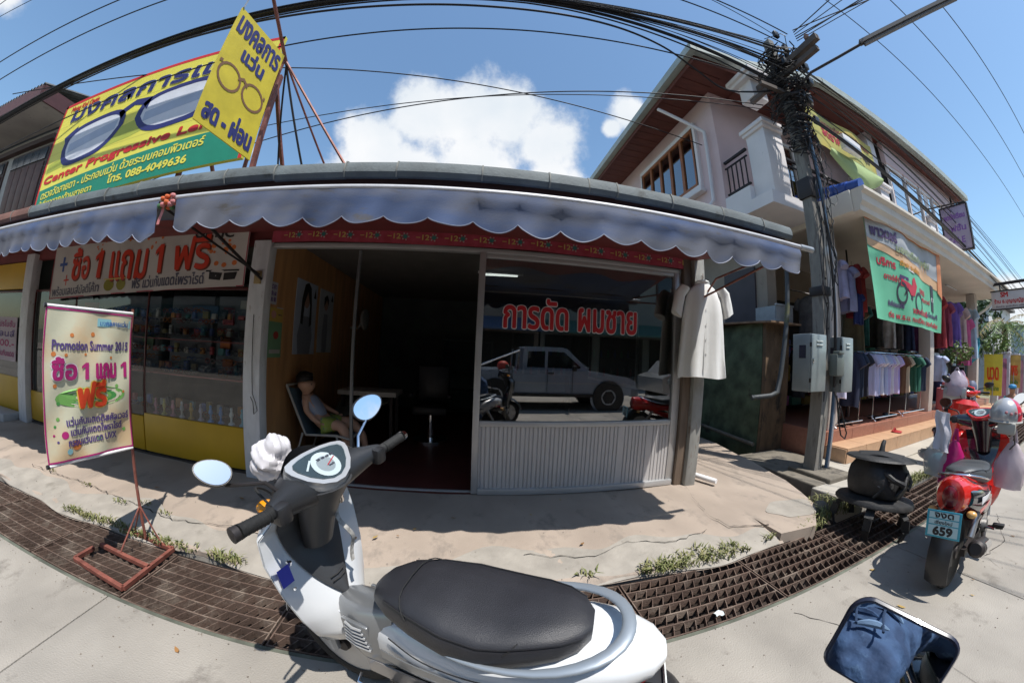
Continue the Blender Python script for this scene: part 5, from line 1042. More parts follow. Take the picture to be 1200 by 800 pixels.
# ================================================================ SCOOTERS
def scooter(name, label, c, plate=None, style='white', group=None):
    """c: body paint, body2 accent, trim; local frame x forward, y left, z up, origin on the ground between the wheels"""
    t = T(name, label, 'scooter', (0, 0, 0), local=True)
    body, acc, seatm = c['body'], c['acc'], c['seat']
    XR, XF, WR = -.42, .60, .262
    for nm, x in (('rear_wheel', XR), ('front_wheel', XF)):
        w = P(nm, MB().lathe([(.045, -.05), (.05, -.03), (.05, .03), (.045, .05)], (x, 0, WR), 16, 'Y'), steel_dark, t)
        pr = []
        for k in range(25):
            a = -2.2 + 4.4 * k / 24; g_ = .004 if k in (9, 12, 15) else 0; pr.append((WR - .05 + (.05 - g_) * math.cos(a), (.044 - g_) * math.sin(a)))
        P('tyre', MB().lathe(pr + [(WR - .07, .03), (WR - .07, -.03)], (x, 0, WR), 40, 'Y'), black_rubber, w)
        P('rim', MB().lathe([(WR - .068, -.032), (WR - .095, -.028), (WR - .095, .028), (WR - .068, .032)], (x, 0, WR), 32, 'Y'), alu, w)
        for k in range(5):
            a = 2 * PI * k / 5; P('spoke', MB().beam((x + .04 * math.cos(a), 0, WR + .04 * math.sin(a)), (x + (WR - .09) * math.cos(a), 0, WR + (WR - .09) * math.sin(a)), .03, .025, (0, 1, 0)), alu, w)
    for s in (-1, 1): P('fork', MB().tube([(XF, s * .07, WR), (.63, s * .06, .55)], .022, 8), galv, t)
    def fend(cx, r, a0, a1, w): 
        return lambda u, v: (Vector((cx + (r - .018 * (2 * v - 1) ** 2) * math.cos(a0 + (a1 - a0) * u), (v - .5) * w, WR + (r - .03 * (2 * v - 1) ** 2) * math.sin(a0 + (a1 - a0) * u))), Vector((math.cos(a0 + (a1 - a0) * u), 0, math.sin(a0 + (a1 - a0) * u))))
    P('front_fender', MB().sheet(fend(XF, .315, R(10), R(165), .13), 20, 6, .004), body, t)
    P('rear_fender', MB().sheet(fend(XR, .33, R(80), R(205), .15), 16, 6, .004), black_plastic, t)
    # leg shield: front skin and inner skin
    zz = [.98, .91, .82, .68, .54, .43, .355]; hw = [.15, .215, .225, .21, .18, .145, .105]; xe = [.60, .635, .625, .60, .585, .585, .60]; bul = [.10, .12, .13, .12, .10, .08, .06]
    def itp(L_, v):
        q = v * (len(L_) - 1); k = min(len(L_) - 2, int(q)); f = q - k; f = f; return L_[k] + (L_[k + 1] - L_[k]) * f
    def front(u, v):
        y = (2 * u - 1); w = itp(hw, v); x = itp(xe, v) + itp(bul, v) * (1 - abs(y) ** 2.2); return Vector((x, y * w, itp(zz, v))), Vector((1, 0, 0))
    P('leg_shield', MB().sheet(front, 24, 30, .006), body, t, sub=0)
    inn = [-.00, .01, .02, -.02, -.08, -.13, -.12]
    def inner(u, v):
        y = (2 * u - 1); w = itp(hw, v) * .985; x = itp(xe, v) - .008 + itp(inn, v) * (1 - abs(y) ** 1.6); return Vector((x, y * w, itp(zz, v) - .003)), Vector((-1, 0, 0))
    P('inner_shield', MB().sheet(inner, 24, 30, .005), body, t)
    def recess(u, v):
        z = .985 - .40 * v; y = (2 * u - 1) * (.130 * (1 - v ** 2.2) + .015); vv = (.98 - z) / .68
        q = min(1, max(0, {True: 0}.get(z > .98, 0) or 0)); k = 0
        for k in range(6):
            if zz[k] >= z >= zz[k + 1]: break
        f = (zz[k] - z) / (zz[k] - zz[k + 1]) if z < .98 else 0; I = lambda L_: L_[k] + (L_[k + 1] - L_[k]) * f if z < .98 else L_[0]
        x = I(xe) - .018 + I(inn) * (1 - abs(y / (I(hw))) ** 1.6) - .010 * math.cos(PI / 2 * (2 * u - 1)) ; return Vector((x, y, z)), Vector((-1, 0, 0))
    P('inner_panel', MB().sheet(recess, 14, 18, .004), c['dark'], t)
    P('hook', MB().tube([(.60, .15, .80), (.585, .15, .795), (.58, .15, .81)], .006, 6), chrome, t)
        # headset
    P('visor', MB().sheet(lambda u, v: (Vector((.575 + .055 * math.cos(PI * (u - .5)) - .01 * v, .135 * (2 * u - 1) * (1 - .12 * v), 1.105 + .055 * v * math.cos(PI * (u - .5)) ** .5)), Vector((-.6, 0, .8))), 18, 5, .005), black_plastic, t)
    hs_ = P('handlebar_cover', None or MB().loft([[Vector((.515 + fx + ax * math.cos(a) * (1 if math.cos(a) > 0 else .75), y, zc + az * math.sin(a))) for a in [2 * PI * k / 18 for k in range(18)]] for (y, fx, zc, ax, az) in
        ((-.235, -.06, 1.094, .024, .024), (-.20, -.045, 1.088, .040, .034), (-.15, -.015, 1.078, .070, .048), (-.08, .015, 1.067, .105, .062), (0, .03, 1.062, .118, .068), (.08, .015, 1.067, .105, .062), (.15, -.015, 1.078, .070, .048), (.20, -.045, 1.088, .040, .034), (.235, -.06, 1.094, .024, .024))]), c['head'], t)
    P('steering_column', MB().loft([[Vector((x + ax * math.cos(a), ay * math.sin(a), z)) for a in [2 * PI * k / 16 for k in range(16)]] for (x, z, ax, ay) in ((.50, 1.07, .085, .10), (.54, .99, .07, .085), (.575, .90, .06, .07), (.60, .80, .05, .06))]), c['col'], t)
    nrm = Vector((-.50, 0, .866)); ux = Vector((0, -1, 0)); vx = Vector((.866, 0, .5)); so_ = Vector((.492, 0, 1.128))
    def ss(u, v): return so_ + ux * u + vx * v, nrm
    pent = [(-.02, -.080), (.02, -.080), (.06, -.062), (.095, -.030), (.122, .012), (.128, .034), (.118, .050), (.085, .060), (.04, .066), (0, .067), (-.04, .066), (-.085, .060), (-.118, .050), (-.128, .034), (-.122, .012), (-.095, -.030), (-.06, -.062)]
    P('chin_cover', MB().loft([[so_ + ux * (u * k_) + vx * (v_ * k_ - sh_) - nrm * dp_ for u, v_ in pent] for k_, sh_, dp_ in ((1.0, 0, .004), (1.02, .004, .02), (.86, .012, .05), (.62, .02, .085))]), c['bezel'], t)
    bz = P('speedometer', MB().prism([so_ + ux * u + vx * v - nrm * .012 for u, v in pent], nrm * .022), c['bezel'], t)
    pin = [(u * .82, v * .80) for u, v in pent]
    P('dial', MB().prism([so_ + ux * u + vx * v + nrm * .008 for u, v in pin], nrm * .0035), M('dial_face', (.05, .065, .075), .25, var=.1), bz)
    patch(bz, 'gauge_print', circ(.0, -.008, .050, .050, 26), ss, flat('gauge_white', (.6, .62, .64)), .0135)
    patch(bz, 'gauge_print', circ(.0, -.008, .032, .032, 18), ss, flat('gauge_grey', (.3, .31, .33)), .0138)
    letter(bz, '20 40 60 80', (-.02, .012, .05, .020), ss, blk, .0006, .0142); letter(bz, 'km/h', (.004, -.022, .026, -.015), ss, blk, .0004, .0142)
    patch(bz, 'needle', [(.0, -.014), (.045, .006), (.046, .003), (.0, -.018)], ss, red_l, .0146); patch(bz, 'gauge_print', [(-.075, .0), (-.04, .03), (-.035, .026), (-.07, -.004)], ss, flat('gauge_white', (.6, .62, .64)), .0135)
    P('dial_glass', MB().prism([so_ + ux * u + vx * v + nrm * .0150 for u, v in pin], nrm * .0015), glass('dial_cover', (.92, .95, .95), .35), bz)
    for s in (-1, 1):
        gtip = P('grip', MB().tube([(.452, s * .222, 1.095), (.44, s * .27, 1.100), (.435, s * .335, 1.106), (.433, s * .350, 1.108)], [.017, .0185, .0185, .0205], 12), black_rubber, t)
        for k in range(7): P('grip_ring', MB().lathe([(.0185, -.002), (.0198, 0), (.0185, .002)], (.4405 - k * .0006, s * (.255 + k * .012), 1.0985 + k * .001), 12, 'Y'), black_rubber, gtip)
        P('bar_end', MB().lathe([(0, -.012), (.020, -.010), (.021, .008), (0, .012)], (.432, s * .362, 1.109), 12, 'Y'), chrome if s < 0 else steel_dark, gtip)
        P('switch_housing', MB().cbox(.42, .485, min(s * .19, s * .24), max(s * .19, s * .24), 1.055, 1.115, .012), black_plastic, t)
        P('lever', MB().tube([(.495, s * .20, 1.075), (.505, s * .26, 1.072), (.49, s * .33, 1.072), (.482, s * .35, 1.072)], [.007, .0065, .006, .007], 8), black_plastic if s > 0 else chrome, t)
        mx_, my_, mz_ = c.get('mir', (.56, .315, 1.225)); msc = .84 if (s > 0 and 'mirL' in c) else 1.0
        if s > 0 and 'mirL' in c: mx_, my_, mz_ = c['mirL']
        st_ = P('mirror_stem', MB().tube([(.49, s * .165, 1.10), (.515, s * .20, 1.15), (mx_ - .01, s * (my_ - .03), mz_ - .05), (mx_ + .006, s * my_, mz_ - .02)], .0062, 8), (steel_dark if s > 0 else c['stem']), t)
        mn = Vector((-.70, .22, .62) if s > 0 else (-.80, .45, .36)).normalized(); mu_ = Vector((0, 0, 1)).cross(mn).normalized(); mv_ = mn.cross(mu_)
        mc = Vector((mx_, s * my_, mz_))
        def egg(sc, d): return [mc + mn * d + mu_ * (msc * sc * .064 * math.cos(a) * (1 + .14 * math.sin(a))) + mv_ * (msc * sc * .049 * math.sin(a) - sc * .014 * s * math.cos(a)) for a in [2 * PI * k / 26 for k in range(26)]]
        h_ = P('mirror_shell', MB().loft([egg(1, .004), egg(1.05, 0), egg(1.0, -.012), egg(.7, -.03), egg(.25, -.036)]), black_plastic, st_)
        P('mirror_pane', MB().loft([egg(.93, .0042), egg(.93, .006)]), mirror, t)
    P('headlamp', MB().ell((.60, 0, 1.05), (.05, .09, .045)), glass('lamp_glass', (.9, .9, .9), 1.5), t); P('turn_signal', MB().ell((.585, .175, 1.035), (.035, .032, .020)), M('amber_lens', (.75, .28, .01), .25), t); P('turn_signal', MB().ell((.60, -.17, 1.03), (.045, .045, .026)), M('amber_lens', (.75, .28, .01), .25), t)
    # spine and body
    def sec(x, w, z0, z1, zc, p=.7, yo=0):
        r_ = []
        for k in range(24):
            a = 2 * PI * k / 24; cs, sn = math.cos(a), math.sin(a)
            y = w * math.copysign(abs(cs) ** p, cs); z = zc + (z1 - zc if sn > 0 else zc - z0) * math.copysign(abs(sn) ** p, sn); r_.append(Vector((x, y + yo, z)))
        return r_
    P('spine_cover', MB().loft([sec(.54, .05, .38, .58, .46), sec(.48, .085, .32, .60, .44), sec(.40, .10, .29, .61, .43), sec(.31, .10, .28, .64, .45), sec(.25, .095, .3, .67, .48)]), c['spine'], t)
    for s in (-1, 1):
        vv = P('side_vent', MB().cbox(.35, .47, min(s * .083, s * .10), max(s * .083, s * .10), .42, .56, .008), c['spine'], t)
        for k in range(6): P('vent_louvre', MB().tube([(.355 + k * .004, s * .103, .435 + k * .021), (.41, s * .109, .44 + k * .021), (.465 - k * .004, s * .103, .447 + k * .021)], .0055, 6), c['bezel'], vv)
    P('side_body', MB().loft([sec(.36, .085, .34, .58, .46), sec(.26, .115, .36, .63, .50), sec(.12, .145, .40, .675, .54), sec(-.05, .165, .45, .69, .58), sec(-.22, .165, .51, .72, .62), sec(-.36, .150, .57, .75, .67), sec(-.46, .125, .61, .752, .69), sec(-.54, .080, .635, .735, .69), sec(-.575, .035, .655, .715, .69)]), body, t)
    for s in (-1, 1):
        P('side_stripe', MB().sheet(lambda u, v: (Vector((.27 - .62 * u, s * (.121 + .05 * math.sin(PI * min(1, u * .75 + .1)) ** .7 - .006), .50 + .10 * u + .045 * v * (1 - u * .4))), Vector((0, s, 0))), 16, 3, .004), acc, t)
        P('lower_cover', MB().sheet(lambda u, v: (Vector((.40 - .55 * u, s * (.095 + .035 * u), .36 + .06 * u - .09 * v * (1 - .3 * u))), Vector((0, s, 0))), 12, 3, .006), c['low'], t)
    # seat
    sts = [(.325, .035, .690, .730), (.30, .075, .680, .752), (.24, .108, .672, .785), (.14, .140, .665, .803), (.02, .165, .665, .800), (-.08, .166, .668, .796), (-.15, .154, .680, .804), (-.22, .136, .695, .818), (-.285, .114, .712, .822), (-.335, .082, .73, .816), (-.362, .042, .745, .802)]
    P('seat', MB().loft([sec(x, w, z0, z1, z0 + (z1 - z0) * .42, .62) for x, w, z0, z1 in sts]), seatm, t)
    P('seat_piping', MB().tube([Vector((x, w * .93 , z0 + (z1 - z0) * .82 - .002)) for x, w, z0, z1 in sts[2:-1]], .0032, 6), black_plastic, t)
    P('seat_piping', MB().tube([Vector((x, -w * .93, z0 + (z1 - z0) * .82 - .002)) for x, w, z0, z1 in sts[2:-1]], .0032, 6), black_plastic, t)
    for si in (3, 6):
        x, w, z0, z1 = sts[si]; rg = sec(x, w, z0, z1, z0 + (z1 - z0) * .42, .62); P('seat_seam', MB().tube([Vector((v.x + .05 * math.cos(PI * (i_ / 10 - .5)) * (1 if si == 3 else -1), v.y, v.z + .0012)) for i_, v in enumerate(rg[1:12])], .0020, 5), black_rubber, t)
    # grab rail
    rp_ = [(.03, .158, .700), (-.10, .172, .712), (-.24, .168, .740), (-.34, .146, .770), (-.415, .106, .790), (-.452, .050, .798), (-.460, 0, .800)]
    rp_ = rp_ + [(x, -y, z) for x, y, z in rp_[-2::-1]]
    rings = []
    for i, p in enumerate(rp_):
        p = Vector(p); a = Vector(rp_[max(0, i - 1)]); b = Vector(rp_[min(len(rp_) - 1, i + 1)]); d = (b - a).normalized(); n_v = Vector((0, 0, 1)).cross(d).normalized()
        e = .6 if i in (0, len(rp_) - 1) else 1; fl2 = min(1, max(0, (-p.x - .15) / .25)); rings.append([p + n_v * ((.009 + .012 * fl2) * e * math.cos(q)) + Vector((0, 0, 1)) * (.009 * e * math.sin(q)) for q in [2 * PI * k / 12 for k in range(12)]])
    P('grab_rail', MB().loft(rings), c['rail'], t, sub=1)
    for s in (-1, 1):
        P('panel_gap', MB().tube(smooth([(.24, s * .118, .60), (.10, s * .152, .60), (-.08, s * .168, .625), (-.25, s * .166, .665), (-.40, s * .140, .70)], 6), .0022, 5), black_plastic, t)
        P('brake_cable', MB().tube(smooth([(.50, s * .20, 1.07), (.60, s * .19, 1.10), (.68, s * .10, 1.02), (.66, s * .05, .92)], 6), .0045, 6), black_rubber, t)
        P('switch', MB().cbox(.425, .437, min(s * .200, s * .215), max(s * .200, s * .215), 1.088, 1.10, .002), flat('switch_grey', (.25, .25, .26)), t)
        P('screw', MB().lathe([(0, 0), (.007, 0), (.006, .003), (0, .003)], (.578, s * .165, .70), 10, 'X'), chrome, t)
    P('screw', MB().lathe([(0, 0), (.009, 0), (.007, .004), (0, .004)], (.545, .0, .62), 10, 'X'), steel_dark, t)
    P('key_barrel', MB().lathe([(0, -.012), (.016, -.010), (.014, -.016), (0, -.016)], (.535, -.045, .955), 12, 'X'), chrome, t)
    for k in range(2): P('panel_groove', MB().tube([(.540 - k * .008, -.035, .665 - k * .016), (.536 - k * .008, 0, .662 - k * .016), (.540 - k * .008, .035, .665 - k * .016)], .0022, 5), black_rubber, t)
    # tail lamp, plate, exhaust, engine, stand, pegs
    P('tail_lamp', MB().loft([sec(-.48, .07, .585, .625, .605), sec(-.53, .055, .58, .62, .60), sec(-.555, .025, .59, .61, .60)]), M('red_lens', (.45, .01, .015), .12, var=.1, coat=.6), t)
    for s in (-1, 1): P('rear_signal', MB().ell((-.52, s * .13, .56), (.03, .035, .025)), M('amber_pale', (.6, .35, .12), .2), t)
    PX, PZ = c.get('plate_at', (-.725, .44))
    pl = P('number_plate', MB().cbox(PX, PX + .005, -.11, .11, PZ, PZ + .175, .001), c['plate'], t)
    P('plate_holder', MB().beam((-.50, 0, PZ + .16), (PX + .01, 0, PZ + .145), .08, .02), black_plastic, t)
    plf = lambda u, v: (Vector((PX - .0002, .11 - u, PZ + v)), Vector((-1, 0, 0)))
    if plate:
        ink = flat('plate_ink', (.015, .015, .02))
        if len(plate) == 3:
            for b_ in ((.015, .125, .205, .165), (.015, .085, .205, .118), (.015, .012, .205, .078)): patch(pl, 'plate_field', [(b_[0], b_[1]), (b_[2], b_[1]), (b_[2], b_[3]), (b_[0], b_[3])], plf, flat('plate_field_' + plate[2], (.40, .58, .64) if 'เ' in plate[1] and plate[0] == 'จงด' else (.62, .66, .66)), .0005)
        letter(pl, plate[0], (.05, .130, .17, .160), plf, ink, .0022, .001); letter(pl, plate[1], (.055, .089, .165, .112), plf, ink, .0008, .001); letter(pl, plate[2], (.05, .018, .17, .070), plf, ink, .004, .001)
    P('exhaust', MB().tube([(.25, -.10, .26), (.05, -.14, .22), (-.12, -.17, .25), (-.14, -.17, .26), (-.48, -.18, .33), (-.50, -.18, .335)], [.018, .018, .02, .052, .058, .04], 14), steel_dark, t)
    P('exhaust_guard', MB().sheet(lambda u, v: (Vector((-.18 - .2 * u, -.175 - .062 * math.cos((v - .5) * 1.6), .275 + .03 * u + .062 * math.sin((v - .5) * 1.6))), Vector((0, -1, 0))), 6, 6, .004), chrome, t)
    P('engine', MB().cbox(.05, .34, -.09, .09, .2, .36, .03).lathe([(0, -.02), (.07, -.02), (.08, .02), (.06, .04), (0, .04)], (.14, .11, .28), 18, 'Y').lathe([(0, -.03), (.06, -.03), (.07, .0), (0, .0)], (.2, -.1, .28), 18, 'Y'), M('engine_alloy', (.16, .155, .15), .5, .5, var=.3, scale=12), t)
    P('swing_arm', MB().beam((.05, .09, .28), (XR, .085, WR), .03, .05).beam((.05, -.09, .28), (XR, -.085, WR), .03, .05), steel_dark, t)
    P('shock', MB().tube([(-.36, .11, .36), (-.22, .13, .60)], .026, 10), M('shock_silver', (.45, .45, .45), .3, .7), t); P('shock', MB().tube([(-.36, -.11, .36), (-.22, -.13, .60)], .026, 10), MC['shock_silver'], t)
    for s in (-1, 1): P('foot_peg', MB().tube([(.30, s * .10, .25), (.31, s * .24, .26)], .016, 8).cbox(.28, .34, min(s * .16, s * .25), max(s * .16, s * .25), .262, .285, .006), black_rubber, t)
    P('gear_lever', MB().tube([(.16, .15, .25), (.30, .16, .24), (.42, .155, .26), (.43, .12, .265)], .007, 8), chrome, t)
    P('side_stand', MB().tube([(.22, .09, .22), (.14, .22, .045), (.10, .26, .035)], .011, 8), steel_dark, t)
    P('kick_start', MB().tube([(.1, -.13, .3), (.0, -.16, .34), (-.02, -.22, .34)], .009, 8), chrome, t)
    return t
pearl = M('pearl_white_paint', (.66, .68, .70), .22, var=.02, bump=0, coat=.9)
silver = M('silver_grey_paint', (.24, .25, .26), .32, .55, var=.04, scale=3, bump=0, coat=.6)
rail_m = M('blue_silver_rail', (.30, .34, .38), .42, .45, var=.05, scale=3, bump=.02)
seat_b = M('grained_black_seat', (.022, .022, .026), .42, var=.12, scale=12, bump=.22, bscale=420)
dkgrey = M('dark_grey_plastic', (.04, .042, .046), .45, var=.1, bump=.04, bscale=150)
sw_ = scooter('parked_scooter', 'white and silver scooter leaning on its stand in front of the barber shop', dict(body=pearl, acc=silver, seat=seat_b, dark=dkgrey, head=M('headset_grey', (.030, .032, .036), .38, .2, var=.1, bump=.06, bscale=200), col=dkgrey, bezel=M('bezel_silver', (.52, .53, .54), .3, .5, var=.03, bump=0), stem=chrome, spine=silver, low=M('warm_silver', (.36, .34, .33), .3, .5, var=.04, bump=0, coat=.5), rail=rail_m, plate=flat('plate_white', (.62, .64, .62)), plate_at=(-.60, .42), mirL=(.675, .275, 1.165)), ('กฬท', 'น่าน', '714'))
sw_.location = (.055, .948, 0); sw_.rotation_euler = (R(-8), 0, R(156.7))
# small things on the white scooter
def on(root, name, mb, mat, **k): return P(name, mb, mat, root, **k)
dec = lambda u, v: None
on(sw_, 'sticker', MB().sheet(lambda u, v: (Vector((.588 - .008 * (v) + .02 * u * 0, .205 - .05 * u + .0 * v, .80 - .07 * v)), Vector((-1, 0, 0))), 4, 4, .001), flat('sticker_blue', (.04, .05, .42)))
on(sw_, 'lanyard', MB().sheet(lambda u, v: (Vector((.50 - .03 * v + .012 * math.sin(v * 9), -.055 + .018 * u + .014 * math.sin(v * 7), .965 - .24 * v)), Vector((-1, 0, 0))), 3, 22, .003), M('braided_lanyard', (.32, .31, .29), .8, var=.5, scale=60, bump=.3))
on(sw_, 'key', MB().cbox(.485, .50, -.06, -.04, .965, 1.0, .003), chrome)
bag = MB().ell((0, 0, 0), (.095, .085, .095), 44, 30)
for v in bag.v:
    f = .80 + .26 * abs(math.sin(v.x * 27 + v.z * 33 + 1)) ** .7 - .16 * abs(math.sin(v.y * 41 - v.z * 27)) ** .6 + .10 * abs(math.sin(v.z * 71 + v.x * 53 - v.y * 20)) + .06 * abs(math.sin(v.y * 107 + v.x * 81)); v.z += .25 * v.x; v.x *= f; v.y *= f; v.z *= f * (1.15 if v.z > 0 else .9)
bag.xf(Matrix.Translation((-.735, 1.13, 1.06)) @ Matrix.Scale(.85, 4))
O('carrier_bag', bag, M('white_bag_plastic', (.62, .60, .62), .4, var=.06, scale=8, bump=.25, bscale=18), 'crumpled white plastic bag behind the white scooter headset', 'bag')
# red scooter by the drain
redp = M('bright_red_paint', (.58, .018, .012), .2, var=.04, bump=0, coat=.9); blackp = M('gloss_black_paint', (.012, .013, .018), .15, var=.05, bump=0, coat=.9)
rs_ = scooter('red_scooter', 'red and black scooter with blue 659 number plate parked by the drain', dict(body=redp, acc=blackp, seat=M('grey_seat', (.06, .065, .07), .45, var=.1, bump=.2, bscale=200), dark=blackp, head=blackp, col=blackp, bezel=redp, stem=steel_dark, spine=redp, low=blackp, rail=chrome, plate=M('blue_plate', (.03, .30, .42), .4, var=.03, bump=0)), ('จงด', 'เชียงใหม่', '659'))
rs_.location = (3.53, .66, 0); rs_.rotation_euler = (R(-7), 0, R(3))
on(rs_, 'tail_cover', MB().loft([[Vector((x, w * math.cos(a), zc + h * math.sin(a))) for a in [2 * PI * k / 18 for k in range(18)]] for x, w, zc, h in ((-.30, .14, .66, .11), (-.45, .128, .67, .125), (-.55, .112, .675, .125), (-.60, .092, .68, .115), (-.615, .06, .68, .09))]), redp)
on(rs_, 'tail_lamp', MB().ell((-.600, 0, .68), (.040, .058, .080), 18, 10), M('dark_red_lens', (.16, .006, .012), .25, var=.1, coat=.3))
on(rs_, 'black_side', MB().loft([[Vector((x, -w + .03 * math.cos(a), zc + h * math.sin(a))) for a in [2 * PI * k / 14 for k in range(14)]] for x, w, zc, h in ((-.52, .105, .66, .05), (-.35, .135, .62, .08), (-.1, .15, .56, .09), (.1, .13, .52, .07))]), blackp)
on(rs_, 'white_stripe', MB().sheet(lambda u, v: (Vector((-.40 + .34 * u, -.171 - .008 * math.sin(PI * u), .60 - .02 * u + .05 * v * (1 - u) + .04 * u)), Vector((0, -1, 0))), 8, 2, .003), flat('stripe_white', (.62, .62, .64)))
on(rs_, 'red_stripe', MB().sheet(lambda u, v: (Vector((-.46 + .44 * u, -.174 - .008 * math.sin(PI * u), .56 - .01 * u + .022 * v)), Vector((0, -1, 0))), 8, 2, .003), redp)
# helmet on its mirror, bags and towel on its handlebar
hm = T('helmet', 'red and silver open face helmet hung on the red scooter right mirror', 'helmet', (3.92, .60, 1.1))
def shell(sign):
    def f(u, v):
        th = (u - .5) * PI * (1.0); ph = -.35 + v * (PI / 2 + .33); 
        p = Vector((.135 * math.cos(ph) * math.cos(th) * (1 if sign > 0 else -1), .125 * math.cos(ph) * math.sin(th), .14 * math.sin(ph)))
        return Vector((3.92, .60, 1.13)) + Matrix.Rotation(R(-35), 3, 'Z') @ p, Vector((0, 0, 1))
    return f
P('shell', MB().grid(lambda u, v: shell(1)(u, v)[0], 20, 12), M('helmet_red', (.60, .03, .06), .2, coat=.8, bump=0), hm); P('shell', MB().grid(lambda u, v: shell(-1)(u, v)[0], 20, 12), M('helmet_silver', (.45, .46, .47), .25, .3, coat=.6, bump=0), hm)
P('lining', MB().ell((3.92, .60, 1.125), (.118, .108, .09), 18, 10), black_plastic, hm)
P('visor_band', MB().tube([(3.92 + .137 * math.cos(a), .60 + .127 * math.sin(a), 1.09) for a in [2 * PI * k / 26 for k in range(26)]], .008, 6, closed=True), flat('helmet_trim', (.4, .4, .38)), hm)
P('ear_flap', MB().cbox(3.79, 3.83, .50, .64, 1.00, 1.09, .015), flat('helmet_grey', (.35, .35, .32)), hm); P('strap', MB().tube([(3.84, .52, 1.02), (3.86, .5, .93), (3.9, .54, .88)], .006, 6), black_plastic, hm)
for k in range(5):
    a = R(190 + k * 18); P('emblem', MB().ell((3.92 + .132 * math.cos(a), .60 + .122 * math.sin(a), 1.165 - .01 * (k % 2)), (.012, .012, .012), 8, 5), flat('helmet_emblem', (.5, .2, .22)), hm)
def hanging_bag(x, y, zt, w, h, mat, label, d=.07, knot=.10, name='plastic_bag'):
    def ringf(v):
        n = 26; r_ = []
        for k in range(n):
            a = 2 * PI * k / n; wv = w / 2 * (.18 + .82 * min(1, v * 2.2) ** .8) * (1 - .12 * max(0, v - .85) / .15); dd_ = d * (.2 + .8 * min(1, v * 1.8)); f = 1 + .06 * math.sin(a * 5 + v * 9) + .04 * math.sin(a * 9 - v * 14)
            r_.append(Vector((x + dd_ * math.cos(a) * f, y + wv * math.sin(a) * f, zt - knot - (h - knot) * v)))
        return r_
    mb = MB().loft([ringf(v) for v in (0, .06, .14, .24, .36, .5, .64, .78, .9, .97, 1.0)])
    for s in (-1, 1): mb.loft([[Vector((x + .01 * math.cos(a), y + s * w * .10 * (1 - q * .9) + .012 * math.sin(a) , zt - knot * (1 - q) - .004)) for a in [2 * PI * k / 6 for k in range(6)]] for q in (0, .5, 1)])
    return O(name, mb, mat, label, 'bag')
def bagmat(key, rgb, a):
    m = M(key, rgb, .35, var=.08, scale=10, bump=.3, bscale=25); p = m.node_tree.nodes['Principled BSDF']; p.inputs['Alpha'].default_value = a; return m
hanging_bag(3.93, .52, 1.04, .24, .46, bagmat('bag_milky', (.58, .50, .54), .8), 'milky pink plastic bag hanging from the right side of the red scooter handlebar')
hanging_bag(3.82, 1.08, 1.02, .27, .44, bagmat('bag_clear', (.55, .52, .50), .6), 'clear plastic bag with shopping hanging from the left of the red scooter handlebar', .09)
O('bag_contents', MB().ell((3.82, 1.08, .68), (.06, .10, .09)), flat('contents_cyan', (.10, .32, .42)), 'turquoise packet inside the clear plastic bag', 'packet')
hanging_bag(3.80, .96, 1.0, .22, .50, M('magenta_plastic', (.42, .01, .13), .35, var=.15, scale=14, bump=.3, bscale=25), 'magenta plastic bag hanging in front of the red scooter shield', .07)
O('towel', MB().sheet(lambda u, v: (Vector((3.78 - .03 * v + .015 * math.sin(u * 8 + v * 3), 1.02 + .13 * u - .03 * v + .01 * math.sin(v * 9), 1.11 - .32 * v + .02 * u)), Vector((-1, 0, 0))), 10, 14, .006), M('white_towel', (.60, .58, .62), .9, var=.06, bump=.3), 'white cloth draped over the red scooter left grip', 'towel')
O('paper_bag', MB().loft([[Vector((3.74 + a * .12, 1.16 + b * .09, z)) for a, b in ((-.5, -.5), (.5, -.5), (.5, .5), (-.5, .5))] for z in (.30, .62)]), M('kraft_paper', (.36, .27, .19), .8, var=.1), 'brown paper carrier bag below the clear plastic bag', 'bag') if False else None
# dark scooter parked further up, facing out
r2 = scooter('red_motorbike', 'red motorbike with plastic covered basket parked by the porch steps, facing the street', dict(body=redp, acc=blackp, seat=seat_b, dark=blackp, head=redp, col=blackp, bezel=redp, stem=steel_dark, spine=redp, low=blackp, rail=chrome, plate=flat('plate_white', (.62, .64, .62))), ('ขตก', 'เชียงใหม่', '184'))
r2.location = (7.2, 1.95, .07); r2.rotation_euler = (R(-6), 0, R(205))
hanging_bag(6.72, 1.75, 1.50, .34, .42, bagmat('bag_smoky', (.42, .36, .44), .75), 'smoky plastic bag tied over the motorbike basket by the steps', .16, .06)
O('bike_basket', MB().cbox(6.60, 6.86, 1.58, 1.92, 1.02, 1.2, .02), M('chrome_basket', (.4, .4, .42), .35, .6), 'wire basket on the front of the red motorbike by the steps', 'basket')
# ================================================================ PHOTOGRAPHER and the bike he sits on (its mirror is in the picture)
pbk = scooter('rider_scooter', 'dark motorbike the photographer sits on, outside the frame', dict(body=blackp, acc=silver, seat=seat_b, dark=dkgrey, head=dkgrey, col=dkgrey, bezel=silver, stem=steel_dark, spine=silver, low=blackp, rail=chrome, plate=flat('plate_white', (.62, .64, .62)), mir=(.60, .30, 1.20)), ('กขค', 'น่าน', '208'))
pbk.location = (.20, -.62, 0); pbk.rotation_euler = (0, 0, 0)
mm_ = T('bike_mirror', 'rounded rectangular motorbike mirror reflecting blue jeans at the bottom of the view', 'mirror', (.56, .14, 1.1))
Mn = Vector((-.8806, -.4564, .1279)).normalized(); Mu = Vector((.457, -.889, -.03)); Mu = (Mu - Mn * Mu.dot(Mn)).normalized(); Mv = Mn.cross(Mu)
if Mv.z < 0: Mv = -Mv
ce = Vector((.5575, .146, 1.100))
